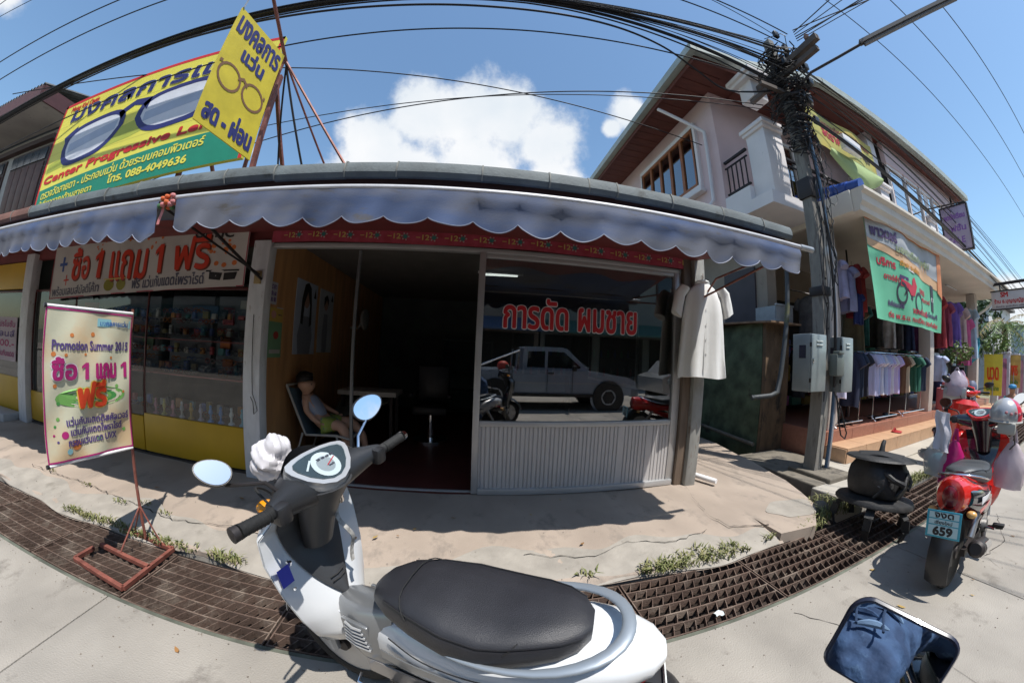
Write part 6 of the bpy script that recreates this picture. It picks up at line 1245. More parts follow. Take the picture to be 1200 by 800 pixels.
def mr_out(g, d):
    hw_, hh_, r_ = .0795 + g, .062 + g, .026 + g; o_ = []
    for cx, cy, a0 in ((1, 1, 0), (-1, 1, 90), (-1, -1, 180), (1, -1, 270)):
        for k in range(7):
            a = R(a0 + 15 * k); o_.append(ce + Mu * (cx * (hw_ - r_) + r_ * math.cos(a) + .006 * ((cy * (hh_ - r_) + r_ * math.sin(a)) / .06)) + Mv * (cy * (hh_ - r_) + r_ * math.sin(a) - .014 * ((cx * (hw_ - r_)) / .08)) + Mn * d)
    return o_
P('mirror_shell', MB().loft([mr_out(-.0022, .0035), mr_out(.001, .004), mr_out(.004, .0), mr_out(.002, -.008), mr_out(-.012, -.022), mr_out(-.045, -.028)]), M('mirror_frame_gloss', (.02, .022, .04), .32, .0, coat=.25, bump=0), mm_)
P('mirror_pane', MB().loft([mr_out(-.0024, .0036), mr_out(-.0024, .0048)]), mirror, mm_)
P('stem', MB().tube([ce - Mn * .02, ce - Mn * .05 - Vector((0, 0, .06)), (.62, -.1, .98), (.64, -.40, 1.05)], .007, 8), steel_dark, mm_)
def skin(name, pts, edges, mat, parent=None, sub=2, root=0):
    me = bpy.data.meshes.new(name); me.from_pydata([p[:3] for p in pts], edges, [])
    o = bpy.data.objects.new(name, me); COL.objects.link(o); o.parent = parent
    md = o.modifiers.new('skin', 'SKIN'); md.use_smooth_shade = True
    for i, p in enumerate(pts):
        r_ = p[3] if len(p) > 3 else .03; me.skin_vertices[0].data[i].radius = (r_, p[4] if len(p) > 4 else r_); me.skin_vertices[0].data[i].use_root = (i == root)
    md2 = o.modifiers.new('sub', 'SUBSURF'); md2.levels = sub; md2.render_levels = sub
    me.materials.append(mat); return o
denim = M('blue_denim', (.018, .042, .10), .85, var=.25, scale=14, bump=1.0, bscale=22, rgb2=(.04, .085, .18), dirt=((.08, .145, .25), .58, 22), contrast=(.40, .60));  # lighter patches put the light on the cloth folds into the colour
def skin_to(name, pts, edges, mat, org, parent, sub=2, root=0):
    o = skin(name, [(p[0] - org[0], p[1] - org[1], p[2] - org[2]) + tuple(p[3:]) for p in pts], edges, mat, parent, sub, root); ORG[o.name] = Vector(org); return o
po = (-.12, -.52, 0)
ph_ = T('person', 'photographer in blue jeans and dark shirt sitting astride a motorbike, seen only in its mirror', 'person', po)
pants = skin_to('jeans', [(-.16, -.50, .93, .16, .14), (-.12, -.38, .93, .125), (.08, -.16, .95, .11), (.26, -.02, .92, .10), (.27, -.04, .66, .085), (.26, -.08, .30, .06), (.25, -.10, .12, .05), (-.12, -.62, .92, .125), (.12, -.68, .92, .11), (.30, -.80, .86, .078), (.28, -.82, .6, .068), (.26, -.83, .3, .055), (.25, -.83, .12, .05), (-.17, -.47, 1.06, .15, .12)],
    [(0, 1), (1, 2), (2, 3), (3, 4), (4, 5), (5, 6), (0, 7), (7, 8), (8, 9), (9, 10), (10, 11), (11, 12), (0, 13)], denim, po, ph_)
texf = bpy.data.textures.new('denim_folds', 'CLOUDS'); texf.noise_scale = .075; texf.noise_depth = 2
pants.modifiers['sub'].levels = 4; pants.modifiers['sub'].render_levels = 4
mdd = pants.modifiers.new('folds', 'DISPLACE'); mdd.texture = texf; mdd.texture_coords = 'LOCAL'; mdd.strength = .055; mdd.mid_level = .5
skm = M('skin_tan', (.38, .21, .13), .55, var=.08, scale=8, bump=.05)
skin_to('shirt', [(-.17, -.47, 1.02, .16, .12), (-.15, -.40, 1.2, .17, .12), (-.11, -.32, 1.36, .15, .10), (.06, -.40, 1.37, .07), (.16, -.36, 1.22, .055), (-.26, -.22, 1.36, .07), (-.30, -.14, 1.20, .055)], [(0, 1), (1, 2), (2, 3), (3, 4), (2, 5), (5, 6)], M('dark_shirt', (.05, .05, .06), .85), po, ph_)
bd_ = skin_to('body', [(-.11, -.32, 1.38, .06), (-.09, -.28, 1.45, .052), (-.06, -.24, 1.50, .06), (-.05, -.22, 1.58, .088, .095), (-.05, -.225, 1.66, .085), (.16, -.36, 1.22, .042), (.15, -.16, 1.36, .034), (.10, -.06, 1.47, .026), (-.30, -.14, 1.20, .042), (-.22, -.10, 1.36, .034), (-.12, -.06, 1.46, .026), (.06, -.40, 1.37, .05), (-.26, -.22, 1.36, .05)],
    [(0, 1), (1, 2), (2, 3), (3, 4), (0, 11), (11, 5), (5, 6), (6, 7), (0, 12), (12, 8), (8, 9), (9, 10)], skm, po, ph_)
P('hair', MB().ell((-.055, -.24, 1.645), (.098, .10, .085), 16, 10), hair, ph_)
for s in (-1, 1): P('shoe', MB().cbox(.16, .44, -.5 + s * .325 - .05, -.5 + s * .325 + .05, .01, .1, .03), black_plastic, ph_)
P('camera_body', MB().cbox(-.09, .05, -.09, -.03, 1.44, 1.55, .01), black_plastic, ph_)
TA, TB, TC = Vector((-.12, -.38, .93)), Vector((.08, -.16, .95)), Vector((.26, -.02, .92))
def ths(t, ang, g=0.0):
    p = TA.lerp(TB, t * 2) if t < .5 else TB.lerp(TC, t * 2 - 1); ax = (TC - TA).normalized(); sd = Vector((0, 0, 1)).cross(ax).normalized(); up_ = ax.cross(sd)
    r_ = .118 - .016 * t + g; return p + (up_ * math.cos(R(ang)) + sd * math.sin(R(ang))) * r_
thread = M('seam_thread', (.26, .17, .07), .8); fold = M('denim_fold', (.018, .04, .09), .9); fold_lit = M('denim_fold_lit', (.16, .25, .38), .9)  # darker and lighter denim paint the shade and light of wrinkles
for a_, m_ in ((48, thread), (52, thread), (-12, fold), (22, fold)): P('seam_crease', MB().tube([ths(q / 14, a_ + 6 * math.sin(q * .7), .004) for q in range(15)], .0032, 5), m_, ph_)
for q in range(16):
    t0 = .05 + .058 * q; a0 = rnd.uniform(-35, 60); P('fold', MB().tube([ths(t0 + .012 * j_ * (1 if q % 2 else -1), a0 + 9 * j_, -.001) for j_ in range(6)], [.002, .007, .009, .009, .006, .002], 6), denim if q % 3 else fold_lit, ph_)
P('pocket', MB().sheet(lambda u, v: (ths(.12 + .32 * u, 5 + 38 * v, .008), Vector((0, 0, 1))), 8, 8, .006), M('pocket_denim', (.02, .05, .12), .85, bump=.6, bscale=60), ph_)
for a_, b_ in (((.12, 5), (.44, 5)), ((.44, 5), (.44, 43)), ((.44, 43), (.12, 43)), ((.15, 8), (.41, 8)), ((.41, 8), (.41, 40))): P('stitch', MB().tube([ths(a_[0] + (b_[0] - a_[0]) * q / 8, a_[1] + (b_[1] - a_[1]) * q / 8, .010) for q in range(9)], .0018, 5), thread, ph_)
P('tag', MB().tube([ths(.43, 12, .011), ths(.46, 12, .011)], .006, 5), red_l, ph_)
P('strap', MB().tube([ths(.05, -30, .01), ths(.12, 0, .012), ths(.10, 40, .012), ths(.04, 75, .01)], .012, 6), black_plastic, ph_)
P('belt', MB().tube([(-.17 + .165 * math.cos(a), -.47 + .13 * math.sin(a), 1.04) for a in [2 * PI * k / 24 for k in range(24)]], .014, 6, closed=True), M('brown_belt', (.05, .03, .02), .5), ph_)
# ================================================================ BOY in the reclining chair
ko = (-2.0, 3.75, .14)
ch = T('lounge_chair', 'reclining chair with pale frame and blue grey cloth just inside the shop door', 'chair', ko)
cf = flat('chair_frame', (.45, .44, .40)); cs_ = M('chair_cloth', (.10, .15, .18), .8, bump=.2)
for y in (3.52, 3.98): P('side_frame', MB().tube([(-2.06, y, 1.02), (-1.90, y, .66), (-1.82, y, .48), (-1.45, y, .50), (-1.30, y, .47)], .014, 8).tube([(-1.86, y, .5), (-1.98, y, .14)], .012, 8).tube([(-1.45, y, .5), (-1.38, y, .14)], .012, 8), cf, ch)
P('cross_bar', MB().tube([(-2.06, 3.52, 1.02), (-2.06, 3.98, 1.02)], .014, 8), cf, ch); P('cross_bar', MB().tube([(-1.30, 3.52, .47), (-1.30, 3.98, .47)], .014, 8), cf, ch)
P('cloth', MB().sheet(lambda u, v: (Vector(((-2.05 + .23 * v * 2) if v < .5 else (-1.82 + (v - .5) * 2 * .5), 3.53 + .44 * u, ((1.0 - .52 * v * 2) if v < .5 else (.48 + .0)) - .03 * math.sin(PI * u))), Vector((.5, 0, .8))), 6, 16, .004), cs_, ch)
by = T('person', 'small boy in sleeveless blue top and green patterned shorts slouching in the chair', 'person', ko)
bskin = M('boy_skin', (.60, .36, .25), .55, var=.06, scale=8, bump=.03)
skin_to('body', [(-1.72, 3.72, .60, .09, .085), (-1.80, 3.72, .72, .10, .085), (-1.88, 3.72, .85, .11, .08), (-1.905, 3.705, .915, .05), (-1.90, 3.70, .945, .06), (-1.895, 3.69, 1.005, .118, .122), (-1.90, 3.69, 1.085, .112),
    (-1.87, 3.61, .87, .045), (-1.84, 3.575, .74, .037), (-1.72, 3.56, .64, .030), (-1.66, 3.565, .615, .020), (-1.87, 3.83, .87, .045), (-1.78, 3.87, .76, .037), (-1.62, 3.86, .70, .023), (-1.55, 3.84, .68, .02),
    (-1.66, 3.66, .57, .078), (-1.42, 3.62, .60, .072), (-1.36, 3.61, .42, .054), (-1.36, 3.60, .24, .042), (-1.28, 3.59, .20, .028), (-1.66, 3.79, .57, .078), (-1.40, 3.84, .60, .072), (-1.26, 3.86, .46, .05), (-1.22, 3.87, .26, .042), (-1.13, 3.88, .21, .028)],
    [(0, 1), (1, 2), (2, 3), (3, 4), (4, 5), (5, 6), (2, 7), (7, 8), (8, 9), (9, 10), (2, 11), (11, 12), (12, 13), (13, 14), (0, 15), (15, 16), (16, 17), (17, 18), (18, 19), (0, 20), (20, 21), (21, 22), (22, 23), (23, 24)], bskin, ko, by)
skin_to('vest', [(-1.71, 3.72, .60, .125, .12), (-1.80, 3.72, .73, .135, .12), (-1.875, 3.72, .845, .142, .108), (-1.895, 3.715, .895, .10, .085)], [(0, 1), (1, 2), (2, 3)], M('pale_blue_vest', (.34, .39, .50), .85, bump=.1), ko, by)
skin_to('shorts', [(-1.70, 3.725, .585, .115, .10), (-1.62, 3.66, .575, .098), (-1.46, 3.63, .60, .092), (-1.62, 3.79, .575, .098), (-1.46, 3.83, .60, .092)], [(0, 1), (1, 2), (0, 3), (3, 4)], M('green_print_shorts', (.30, .38, .07), .8, var=.3, scale=9, bump=0, dirt=((.06, .10, .28), .54, 18)), ko, by)
hp = MB().ell((-1.930, 3.700, 1.095), (.100, .108, .085), 16, 10); P('hair', hp, hair, by)
P('hair_fringe', MB().ell((-1.872, 3.68, 1.142), (.05, .078, .026), 12, 8), hair, by)
for s in (-1, 1): P('eye', MB().ell((-1.812, 3.672 + s * .032, 1.035), (.008, .012, .008), 8, 6), hair, by); P('ear', MB().ell((-1.90, 3.69 + s * .088, 1.03), (.016, .008, .02), 8, 6), bskin, by)
P('nose', MB().ell((-1.812, 3.668, 1.022), (.013, .012, .014), 8, 6), bskin, by); P('mouth', MB().ell((-1.822, 3.668, .990), (.008, .020, .006), 8, 6), flat('lip', (.3, .08, .07)), by)
for (hx, hy, hz_, dx_, dy_) in ((-1.65, 3.565, .61, 1, 0), (-1.54, 3.84, .675, 1, -.2)):
    for k in range(5):
        a = -.5 + k * .25; P('finger', MB().tube([(hx, hy + (k - 2) * .009, hz_), (hx + .022, hy + (k - 2) * .012, hz_ + .002), (hx + .038 - abs(k - 2) * .004, hy + (k - 2) * .012, hz_ - .012)], [.007, .006, .005], 6), bskin, by)
O('white_cloth_sheet', MB().sheet(lambda u, v: (Vector((-1.75 + .75 * u, 4.02 + .5 * v, .55 + .45 * u * (1 - v) * .6 + .3 * v)), Vector((0, -.5, .8))), 10, 8, .01), M('dull_green_cloth', (.10, .11, .09), .9, bump=.2), 'dull green cloth covering a bench behind the boy', 'cloth')
# ================================================================ WHITE BARBER COAT on the strut, and clothes of the neighbour shop
def garment(name, label, cat, pos, w, h, mat, yaw=0.0, sleeve=.24, slen=.8, group=None, seed=0, d=.055, flare=1.0, hanger=True, prof=None, sr=1.0):
    """hanging shirt: width along local x, hung from pos (collar top), gravity folds towards the hem"""
    t = T(name, label, cat, pos, local=True, group=group); t.rotation_euler = (0, 0, yaw)
    n = 32; rings = []
    prof = prof or [(0, .12, .6), (.02, .17, .7), (.05, .34, .75), (.09, .46, .85), (.16, .49, 1), (.3, .48, 1), (.45, .47, 1), (.6, .475 * flare, 1), (.75, .485 * flare, 1), (.9, .50 * flare, 1), (1, .505 * flare, 1)]
    for v, ww, dd_ in prof:
        r_ = []
        for k in range(n):
            a = 2 * PI * k / n; cs, sn = math.cos(a), math.sin(a); rip = (.35 * v) * math.sin(a * 7 + seed + v * 2) * 1.3 + .32 * v * math.sin(a * 4 + seed * 2)
            r_.append(Vector((w * ww * math.copysign(abs(cs) ** .8, cs) + .010 * v * math.sin(seed + v * 5), d * dd_ * sn * (1 + rip), -h * v + .012 * v * math.sin(a * 3 + seed))))
        rings.append(r_)
    P('cloth_body', MB().loft(rings), mat, t, ang=70)
    for s in (-1, 1):
        rg = []
        for q, (ox, oz, rx, ry) in enumerate(((.36, -.06, .075, .05), (.47, -.13, .085, .05), (.47 + sleeve * .45, -.22 * slen - .05, .085, .045), (.47 + sleeve * .8, -.40 * slen, .09, .042))):
            c_ = Vector((s * w * ox, 0, h * oz)); dr = Vector((s * .55, 0, -.83)).normalized(); px = Vector((dr.z, 0, -dr.x))
            rg.append([c_ + px * (sr * h * rx * math.cos(a)) + Vector((0, 1, 0)) * (d * .75 * math.sin(a) * (1 + .2 * math.sin(a * 3 + q + seed))) for a in [2 * PI * k / 14 for k in range(14)]])
        P('sleeve', MB().loft(rg), mat, t, ang=70)
    if hanger: P('hanger', MB().tube([(0, 0, -.02), (0, 0, .03), (.015, 0, .055), (.0, 0, .075), (-.012, 0, .062)], .0025, 5), steel_dark, t)
    return t
coat_m = M('white_coat_cloth', (.80, .80, .78), .8, var=.03, scale=2, bump=.15, bscale=14)
wc = garment('barber_coat', 'white short sleeved barber coat hanging from the awning strut by the corner post', 'coat', (2.33, 2.83, 2.305), .53, .985, coat_m, yaw=R(-16), sleeve=.10, slen=.88, sr=.72, seed=1.3, d=.085, prof=[(0, .10, .5), (.02, .14, .6), (.06, .24, .7), (.11, .31, .85), (.2, .37, 1), (.35, .42, 1), (.5, .44, 1), (.65, .46, 1), (.8, .48, 1), (.92, .50, 1), (1, .51, 1)])
for k in range(5): on(wc, 'button', MB().lathe([(0, -.002), (.007, -.002), (.007, .002), (0, .002)], (.005, -.092 + .001 * k, -.14 - .15 * k), 8, 'Y'), white_l)
P('collar', MB().tube([(.07 * math.cos(a), .05 * math.sin(a), -.008 - .012 * math.sin(a)) for a in [2 * PI * k / 16 for k in range(16)]], .014, 6, closed=True), coat_m, wc)
P('front_placket', MB().sheet(lambda u, v: (Vector((-.014 + .028 * u, -.0775 * (.7 + .3 * min(1, v * 6)) - .008 * v, -.04 - .87 * v)), Vector((0, -1, 0))), 2, 14, .003), coat_m, wc)
O('strut_rod', MB().tube([(2.38, 2.98, 2.06), (2.32, 2.6, 2.30), (2.30, 1.7, 2.37)], .010, 8), rust_red, 'thin rusty rod from the corner post to the awning end carrying the coat', 'rod')
rk = T('clothes_rack', 'long chrome clothes rack of school shirts on the neighbour shop porch', 'clothes rack', (7.3, 3.42, .48))
P('rail', MB().tube([(5.5, 3.26, 1.72), (9.6, 3.26, 1.72)], .014, 8), chrome, rk); P('rail', MB().tube([(5.5, 3.46, 1.70), (9.6, 3.46, 1.70)], .014, 8), chrome, rk)
for x in (5.55, 6.45, 7.0, 7.75, 8.6, 9.5): P('leg', MB().tube([(x, 3.26, .52), (x, 3.26, 1.72)], .011, 8), chrome, rk)
for a, b in ((5.5, 6.4), (6.9, 7.9), (8.2, 9.5)): P('base_rail', MB().tube([(a, 3.16, .56), (b, 3.16, .56)], .013, 8), chrome, rk); P('base_foot', MB().tube([(a, 3.14, .50), (a, 3.24, .58), (a, 3.5, .56)], .012, 8), chrome, rk)
SC = [('white shirt with red crest', (.50, .48, .66)), ('navy skirt set', (.02, .025, .05)), ('navy shirt', (.02, .03, .055)), ('black shirt', (.02, .02, .03)), ('lilac white shirt', (.42, .42, .64)), ('pale lilac shirt', (.46, .45, .66)), ('blue white shirt', (.38, .42, .64)), ('white shirt', (.55, .54, .70)), ('pale blue shirt', (.40, .44, .66)), ('lavender shirt', (.44, .40, .66)), ('bright white shirt', (.60, .58, .72)), ('white purple shirt', (.50, .42, .70)), ('violet edged shirt', (.36, .28, .6)), ('brown shirt', (.12, .06, .03)), ('khaki scout shirt', (.46, .38, .28)), ('dark green shirt', (.02, .09, .06)), ('bottle green shirt', (.02, .10, .07)), ('dark navy shirt', (.02, .03, .06))]
xsr = [5.55, 5.95, 6.12, 6.28, 6.55, 6.68, 6.82, 6.95, 7.08, 7.2, 7.34, 7.55, 7.68, 7.95, 8.15, 8.6, 8.8, 9.15]
for i, ((nm_, c_), x_) in enumerate(zip(SC, xsr)):
    g_ = garment('hanging_shirt', '%s on the long chrome rack, %s' % (nm_, 'first from the utility pole' if i == 0 else 'hanging after the ' + SC[i - 1][0]), 'shirt', (x_, 3.25, 1.70), .44, .72 if i != 1 else .88, M('shirt_%d' % i, tuple(min(.8, q * 1.3) for q in c_), .85, var=.08, scale=6, bump=.1, bscale=25), yaw=R(90 + rnd.uniform(-14, 14)), sleeve=.16, slen=.7, seed=i * 1.7, d=.06)
letter(bpy.data.objects['hanging_shirt'], '8', (.06, -.28, .12, -.20), lambda u, v: (Vector((u, -.07, v)), Vector((0, -1, 0))), red_l, .006)
hang = [('lilac shirt hung high under the porch', 5.7, 3.25, 3.15, .5, .62, (.36, .34, .5)), ('second lilac shirt hung under the porch near the round lamp', 5.95, 3.3, 3.1, .5, .75, (.34, .34, .52)), ('navy sock bundle hanging beside the lilac shirts', 6.05, 3.1, 2.65, .16, .5, (.02, .03, .12)), ('red dress hung high beside the green banner', 6.3, 3.3, 3.2, .45, .9, (.32, .03, .04)), ('crimson blouse hung high beside the green banner', 6.5, 3.35, 3.2, .4, .8, (.4, .05, .05)), ('khaki trousers hung behind the green banner edge', 6.5, 3.5, 2.5, .5, .8, (.14, .12, .07)),
        ('long red dress hanging between the two porch columns', 10.9, 3.3, 3.2, .5, 1.25, (.34, .04, .05)), ('maroon dress hanging beside the long red dress', 11.4, 3.3, 3.1, .45, 1.1, (.25, .05, .1)), ('purple dress hanging between the porch columns', 12.0, 3.3, 3.2, .5, 1.25, (.14, .08, .35)), ('violet blouse hanging next to the purple dress', 12.4, 3.3, 3.1, .45, 1.1, (.2, .12, .4)), ('white and red dress hanging between the porch columns', 12.95, 3.3, 3.15, .45, 1.35, (.5, .38, .36)), ('pink striped long dress near the far column', 13.5, 3.3, 2.9, .4, 1.35, (.5, .1, .25)), ('white and turquoise dress beside the far column', 14.0, 3.25, 3.2, .55, 1.45, (.36, .5, .62)), ('blue school shirts hanging low past the first column', 10.4, 3.2, 1.75, .5, .6, (.36, .42, .62)), ('navy skirt hanging low past the first column', 10.8, 3.2, 1.35, .4, .7, (.03, .04, .1))]
for i, (lb, x, y, z, w_, h_, c_) in enumerate(hang): garment('hanging_garment', lb, 'garment', (x, y, z), w_, h_, M('garment_%d' % i, c_, .85, var=.2, scale=5, bump=.1, bscale=20), yaw=R(80 + 25 * (i % 3 - 1)), sleeve=.14, slen=.6, seed=i * 2.1, d=.09, flare=1.05)
O('turquoise_cloth', MB().sheet(lambda u, v: (Vector((14.1 + .1 * math.sin(v * 6), 3.0 + .45 * u, 2.35 - .75 * v * (1 - .5 * abs(u - .5)))), Vector((-1, 0, 0))), 8, 8, .02), flat('turquoise', (.03, .30, .42)), 'turquoise cloth hanging in front of the far porch column', 'cloth')
mq = T('mannequin', 'pale child mannequin in floral top among the dark racks', 'mannequin', (7.0, 3.95, .48))
P('torso', MB().lathe([(0, 0), (.10, 0), (.13, .15), (.11, .3), (.14, .5), (.05, .58), (0, .6)], (7.0, 3.95, 1.25), 16), M('floral_top', (.45, .33, .30), .8, var=.5, scale=18), mq)
P('head', MB().ell((7.0, 3.95, 1.98), (.08, .08, .11)), flat('mannequin_skin', (.45, .33, .28)), mq); P('stand', MB().tube([(7.0, 3.95, .48), (7.0, 3.95, 1.25)], .02, 8), chrome, mq)
O('red_garment_pile', MB().cbox(6.5, 6.8, 3.8, 4.1, 1.3, 1.9, .06), flat('deep_red', (.3, .02, .02)), 'dark red jacket hanging beside the mannequin', 'jacket')
dr_ = T('display_stand', 'white metal display stand behind the hanging shirts', 'display stand', (6.6, 3.9, .48))
P('frame', MB().tube([(6.2, 3.75, .5), (6.2, 3.75, 2.25), (7.0, 3.75, 2.2), (7.0, 3.75, .5)], .018, 6), alu, dr_)
# stock behind the racks: a second rail and filled shelves
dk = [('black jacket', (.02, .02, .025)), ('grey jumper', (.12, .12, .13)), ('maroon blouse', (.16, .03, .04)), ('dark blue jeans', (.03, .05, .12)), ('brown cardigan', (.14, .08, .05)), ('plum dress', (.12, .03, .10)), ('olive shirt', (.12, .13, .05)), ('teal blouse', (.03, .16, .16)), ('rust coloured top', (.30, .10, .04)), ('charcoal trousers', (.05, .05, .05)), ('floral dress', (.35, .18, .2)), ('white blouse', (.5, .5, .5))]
for i in range(24):
    nm_, c_ = dk[i % 12]; x_ = 5.7 + i * .34
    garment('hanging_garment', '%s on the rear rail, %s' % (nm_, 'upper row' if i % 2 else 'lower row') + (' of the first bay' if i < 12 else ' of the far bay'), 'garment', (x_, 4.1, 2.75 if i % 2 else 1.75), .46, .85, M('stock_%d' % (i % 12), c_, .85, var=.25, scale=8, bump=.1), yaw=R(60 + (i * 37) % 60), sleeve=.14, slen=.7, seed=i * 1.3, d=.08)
O('rear_rail', MB().tube([(5.4, 4.1, 1.8), (14.2, 4.1, 1.8)], .014, 6), chrome, 'lower rear clothes rail deep in the porch', 'rail'); O('rear_rail', MB().tube([(5.4, 4.1, 2.8), (14.2, 4.1, 2.8)], .014, 6), chrome, 'upper rear clothes rail deep in the porch', 'rail')
for i in range(60):
    x = 5.6 + (i % 20) * .43; z = .62 + (i // 20) * .5; c_ = [(.35, .05, .08), (.08, .12, .35), (.45, .42, .38), (.30, .25, .06), (.05, .22, .16), (.3, .1, .3)][(i * 5) % 6]
    O('folded_stock', MB().cbox(x, x + .32, 4.75, 5.05, z, z + rnd.uniform(.15, .36), .02), flat('stockc_%d' % ((i * 5) % 6), c_), 'folded stock piled at the back of the clothes porch', 'stock', group='folded stock at the back of the clothes porch')
# slippers on the step
sl_ = T('sandals', 'pair of red sandals left on the tan porch step', 'sandals', (7.35, 2.92, .3))
for dx_ in (0, .13): P('sandal', MB().ell((7.32 + dx_, 2.90 + dx_ * .3, .315), (.055, .11, .014), 12, 6), flat('sandal_red', (.35, .02, .02)), sl_); P('strap', MB().tube([(7.27 + dx_, 2.94 + dx_ * .3, .32), (7.32 + dx_, 2.95 + dx_ * .3, .365), (7.37 + dx_, 2.94 + dx_ * .3, .32)], .012, 6), flat('sandal_red', (.35, .02, .02)), sl_)
for i, x in enumerate((5.9, 6.2, 7.3, 8.0)): O('shoe_pair', MB().ell((x, 3.3, .52), (.12, .07, .04), 10, 6).ell((x + .05, 3.45, .52), (.12, .06, .04), 10, 6), black_plastic, 'dark shoes on the porch floor under the rack, pair %s from the pole' % ['nearest', 'second', 'third', 'furthest'][i], 'shoes')
# helmets, goods and plants past the first column
for i, (x, y, z, r_, c_) in enumerate([(10.6, 3.0, 1.0, .16, (.4, .1, .12)), (11.2, 3.1, .9, .2, (.05, .08, .2)), (11.8, 3.0, 1.2, .2, (.35, .2, .3)), (12.6, 3.1, 1.0, .22, (.3, .08, .06)), (13.2, 3.0, .9, .2, (.1, .12, .2))]):
    O('goods_bundle', MB().ell((x, y, z), (r_, r_ * .8, r_ * 1.2), 12, 8).cbox(x - r_, x + r_, y - .1, y + .2, .48, z, .03), flat('goods_%d' % i, c_), '%s bundle of goods on the porch past the first column' % ['rusty red', 'navy', 'mauve', 'brick red', 'slate blue'][i], 'goods')
# ---------------------------------------------------------------- plants, palm, far street
def leafcloud(c, r, n, size, mb=None, droop=.3):
    mb = mb or MB(); c = Vector(c)
    for _ in range(n):
        d = Vector((rnd.gauss(0, 1), rnd.gauss(0, 1), rnd.gauss(0, 1))); d.normalize(); q = rnd.uniform(.35, 1.0) ** .6
        p = c + Vector((d.x * r[0], d.y * r[1], d.z * r[2])) * q; a = Vector((rnd.gauss(0, 1), rnd.gauss(0, 1), rnd.gauss(0, 1) - droop)).normalized(); b = a.cross(Vector((rnd.random(), rnd.random(), rnd.random())) - Vector((.5, .5, .5))).normalized()
        s_ = size * rnd.uniform(.6, 1.3); mb.add([p - a * s_, p + b * s_ * .4, p + a * s_, p - b * s_ * .4], [(0, 1, 2, 3)])
    return mb
leaf_m = M('leaf_green_mid', (.06, .12, .025), .6, var=.4, scale=6, bump=0, rgb2=(.13, .20, .04)); leaf_d = M('leaf_green_dark', (.025, .06, .02), .6, var=.4, scale=5, bump=0, rgb2=(.06, .10, .03))
bark = M('bark', (.10, .075, .05), .9, var=.3, scale=6, bump=.4)
def plant(name, label, x, y, z0, h, r, n=260, pot=True, size=.06):
    t = T(name, label, 'plant', (x, y, z0))
    if pot: P('pot', MB().lathe([(0, 0), (.12, 0), (.17, .26), (.18, .3), (.15, .3), (0, .28)], (x, y, z0), 14), M('clay_pot', (.3, .13, .07), .8), t)
    P('stem', MB().tube([(x, y, z0 + .2), (x + .02, y, z0 + h * .6)], .015, 6), bark, t); P('foliage', leafcloud((x, y, z0 + h), (r, r, r * .8), n, size), leaf_m, t); return t
O('goods_shelf', MB().box(11.3, 11.9, 2.9, 3.1, .48, .52).box(11.3, 11.9, 2.9, 3.1, 1.48, 1.52).box(11.3, 11.34, 2.9, 3.1, .52, 1.48).box(11.86, 11.9, 2.9, 3.1, .52, 1.48).box(11.34, 11.86, 2.9, 3.1, .98, 1.02), steel_dark, 'dark metal shelf carrying the leafy shrub past the first column', 'shelf')
plant('potted_plant', 'leafy potted shrub on the porch edge behind the hanging dresses', 11.6, 3.0, 1.35, .5, .4, 300, False); plant('potted_plant', 'low green plant on the pavement behind the red motorbike', 9.4, 2.3, .08, .4, .3, 200); plant('potted_plant', 'bright green shrub rising above the yellow cloth sign', 17.5, 3.1, 1.2, 1.1, .5, 300, False, .09)
pm = T('palm_tree', 'shaggy palm tree with drooping fronds behind the street sign', 'palm tree', (25, 4.0, 0))
P('trunk', MB().tube([(25, 4.0, 0), (25.1, 4.0, 2.0), (25.0, 4.0, 3.6)], [.22, .17, .15], 10), bark, pm)
for k in range(26):
    a = 2 * PI * k / 26 * 3.1; el = rnd.uniform(-.5, .9); ln = rnd.uniform(1.6, 2.3); mb = MB(); sp_pts = []
    for q in range(12):
        s_ = q / 11; sp_pts.append(Vector((25 + math.cos(a) * ln * s_ * math.cos(el * (1 - s_)), 4.0 + math.sin(a) * ln * s_ * math.cos(el * (1 - s_)), 3.6 + ln * s_ * math.sin(el) - 1.5 * s_ ** 2.2)))
    for q in range(1, 12):
        p = sp_pts[q]; d = (sp_pts[q] - sp_pts[q - 1]).normalized(); sd = d.cross(Vector((0, 0, 1))).normalized()
        for s in (-1, 1):
            for j in range(2):
                pp = p - d * j * .07; tip = pp + sd * s * rnd.uniform(.25, .42) + d * .18 - Vector((0, 0, rnd.uniform(.1, .28))); mb.add([pp, pp + d * .05, tip], [(0, 1, 2)])
    mb.tube(sp_pts, .012, 4); P('frond', mb, leaf_m if k % 3 else M('dry_frond', (.22, .17, .06), .7), pm)
wl2 = T('street_fence', 'maroon slatted fence between white pillars further up the street', 'fence', (30, 3.2, 0))
for k in range(9):
    x = 17.6 + k * 2.6; P('pillar', MB().cbox(x, x + .26, 3.05, 3.31, 0, 2.05, .01).cbox(x - .04, x + .30, 3.01, 3.35, 2.051, 2.12, .01), M('fence_white', (.52, .50, .54), .8, bump=.1), wl2)
    for j in range(8): P('slat', MB().cbox(x + .30 + j * .29, x + .52 + j * .29, 3.15, 3.19, .15, 1.85, .005), M('maroon_slat', (.16, .03, .07), .6, var=.2), wl2)
    P('rail', MB().box(x + .26, x + 2.6, 3.2, 3.24, .4, .48), M('maroon_slat', (.16, .03, .07)), wl2); P('rail', MB().box(x + .26, x + 2.6, 3.2, 3.24, 1.5, 1.58), M('maroon_slat', (.16, .03, .07)), wl2)
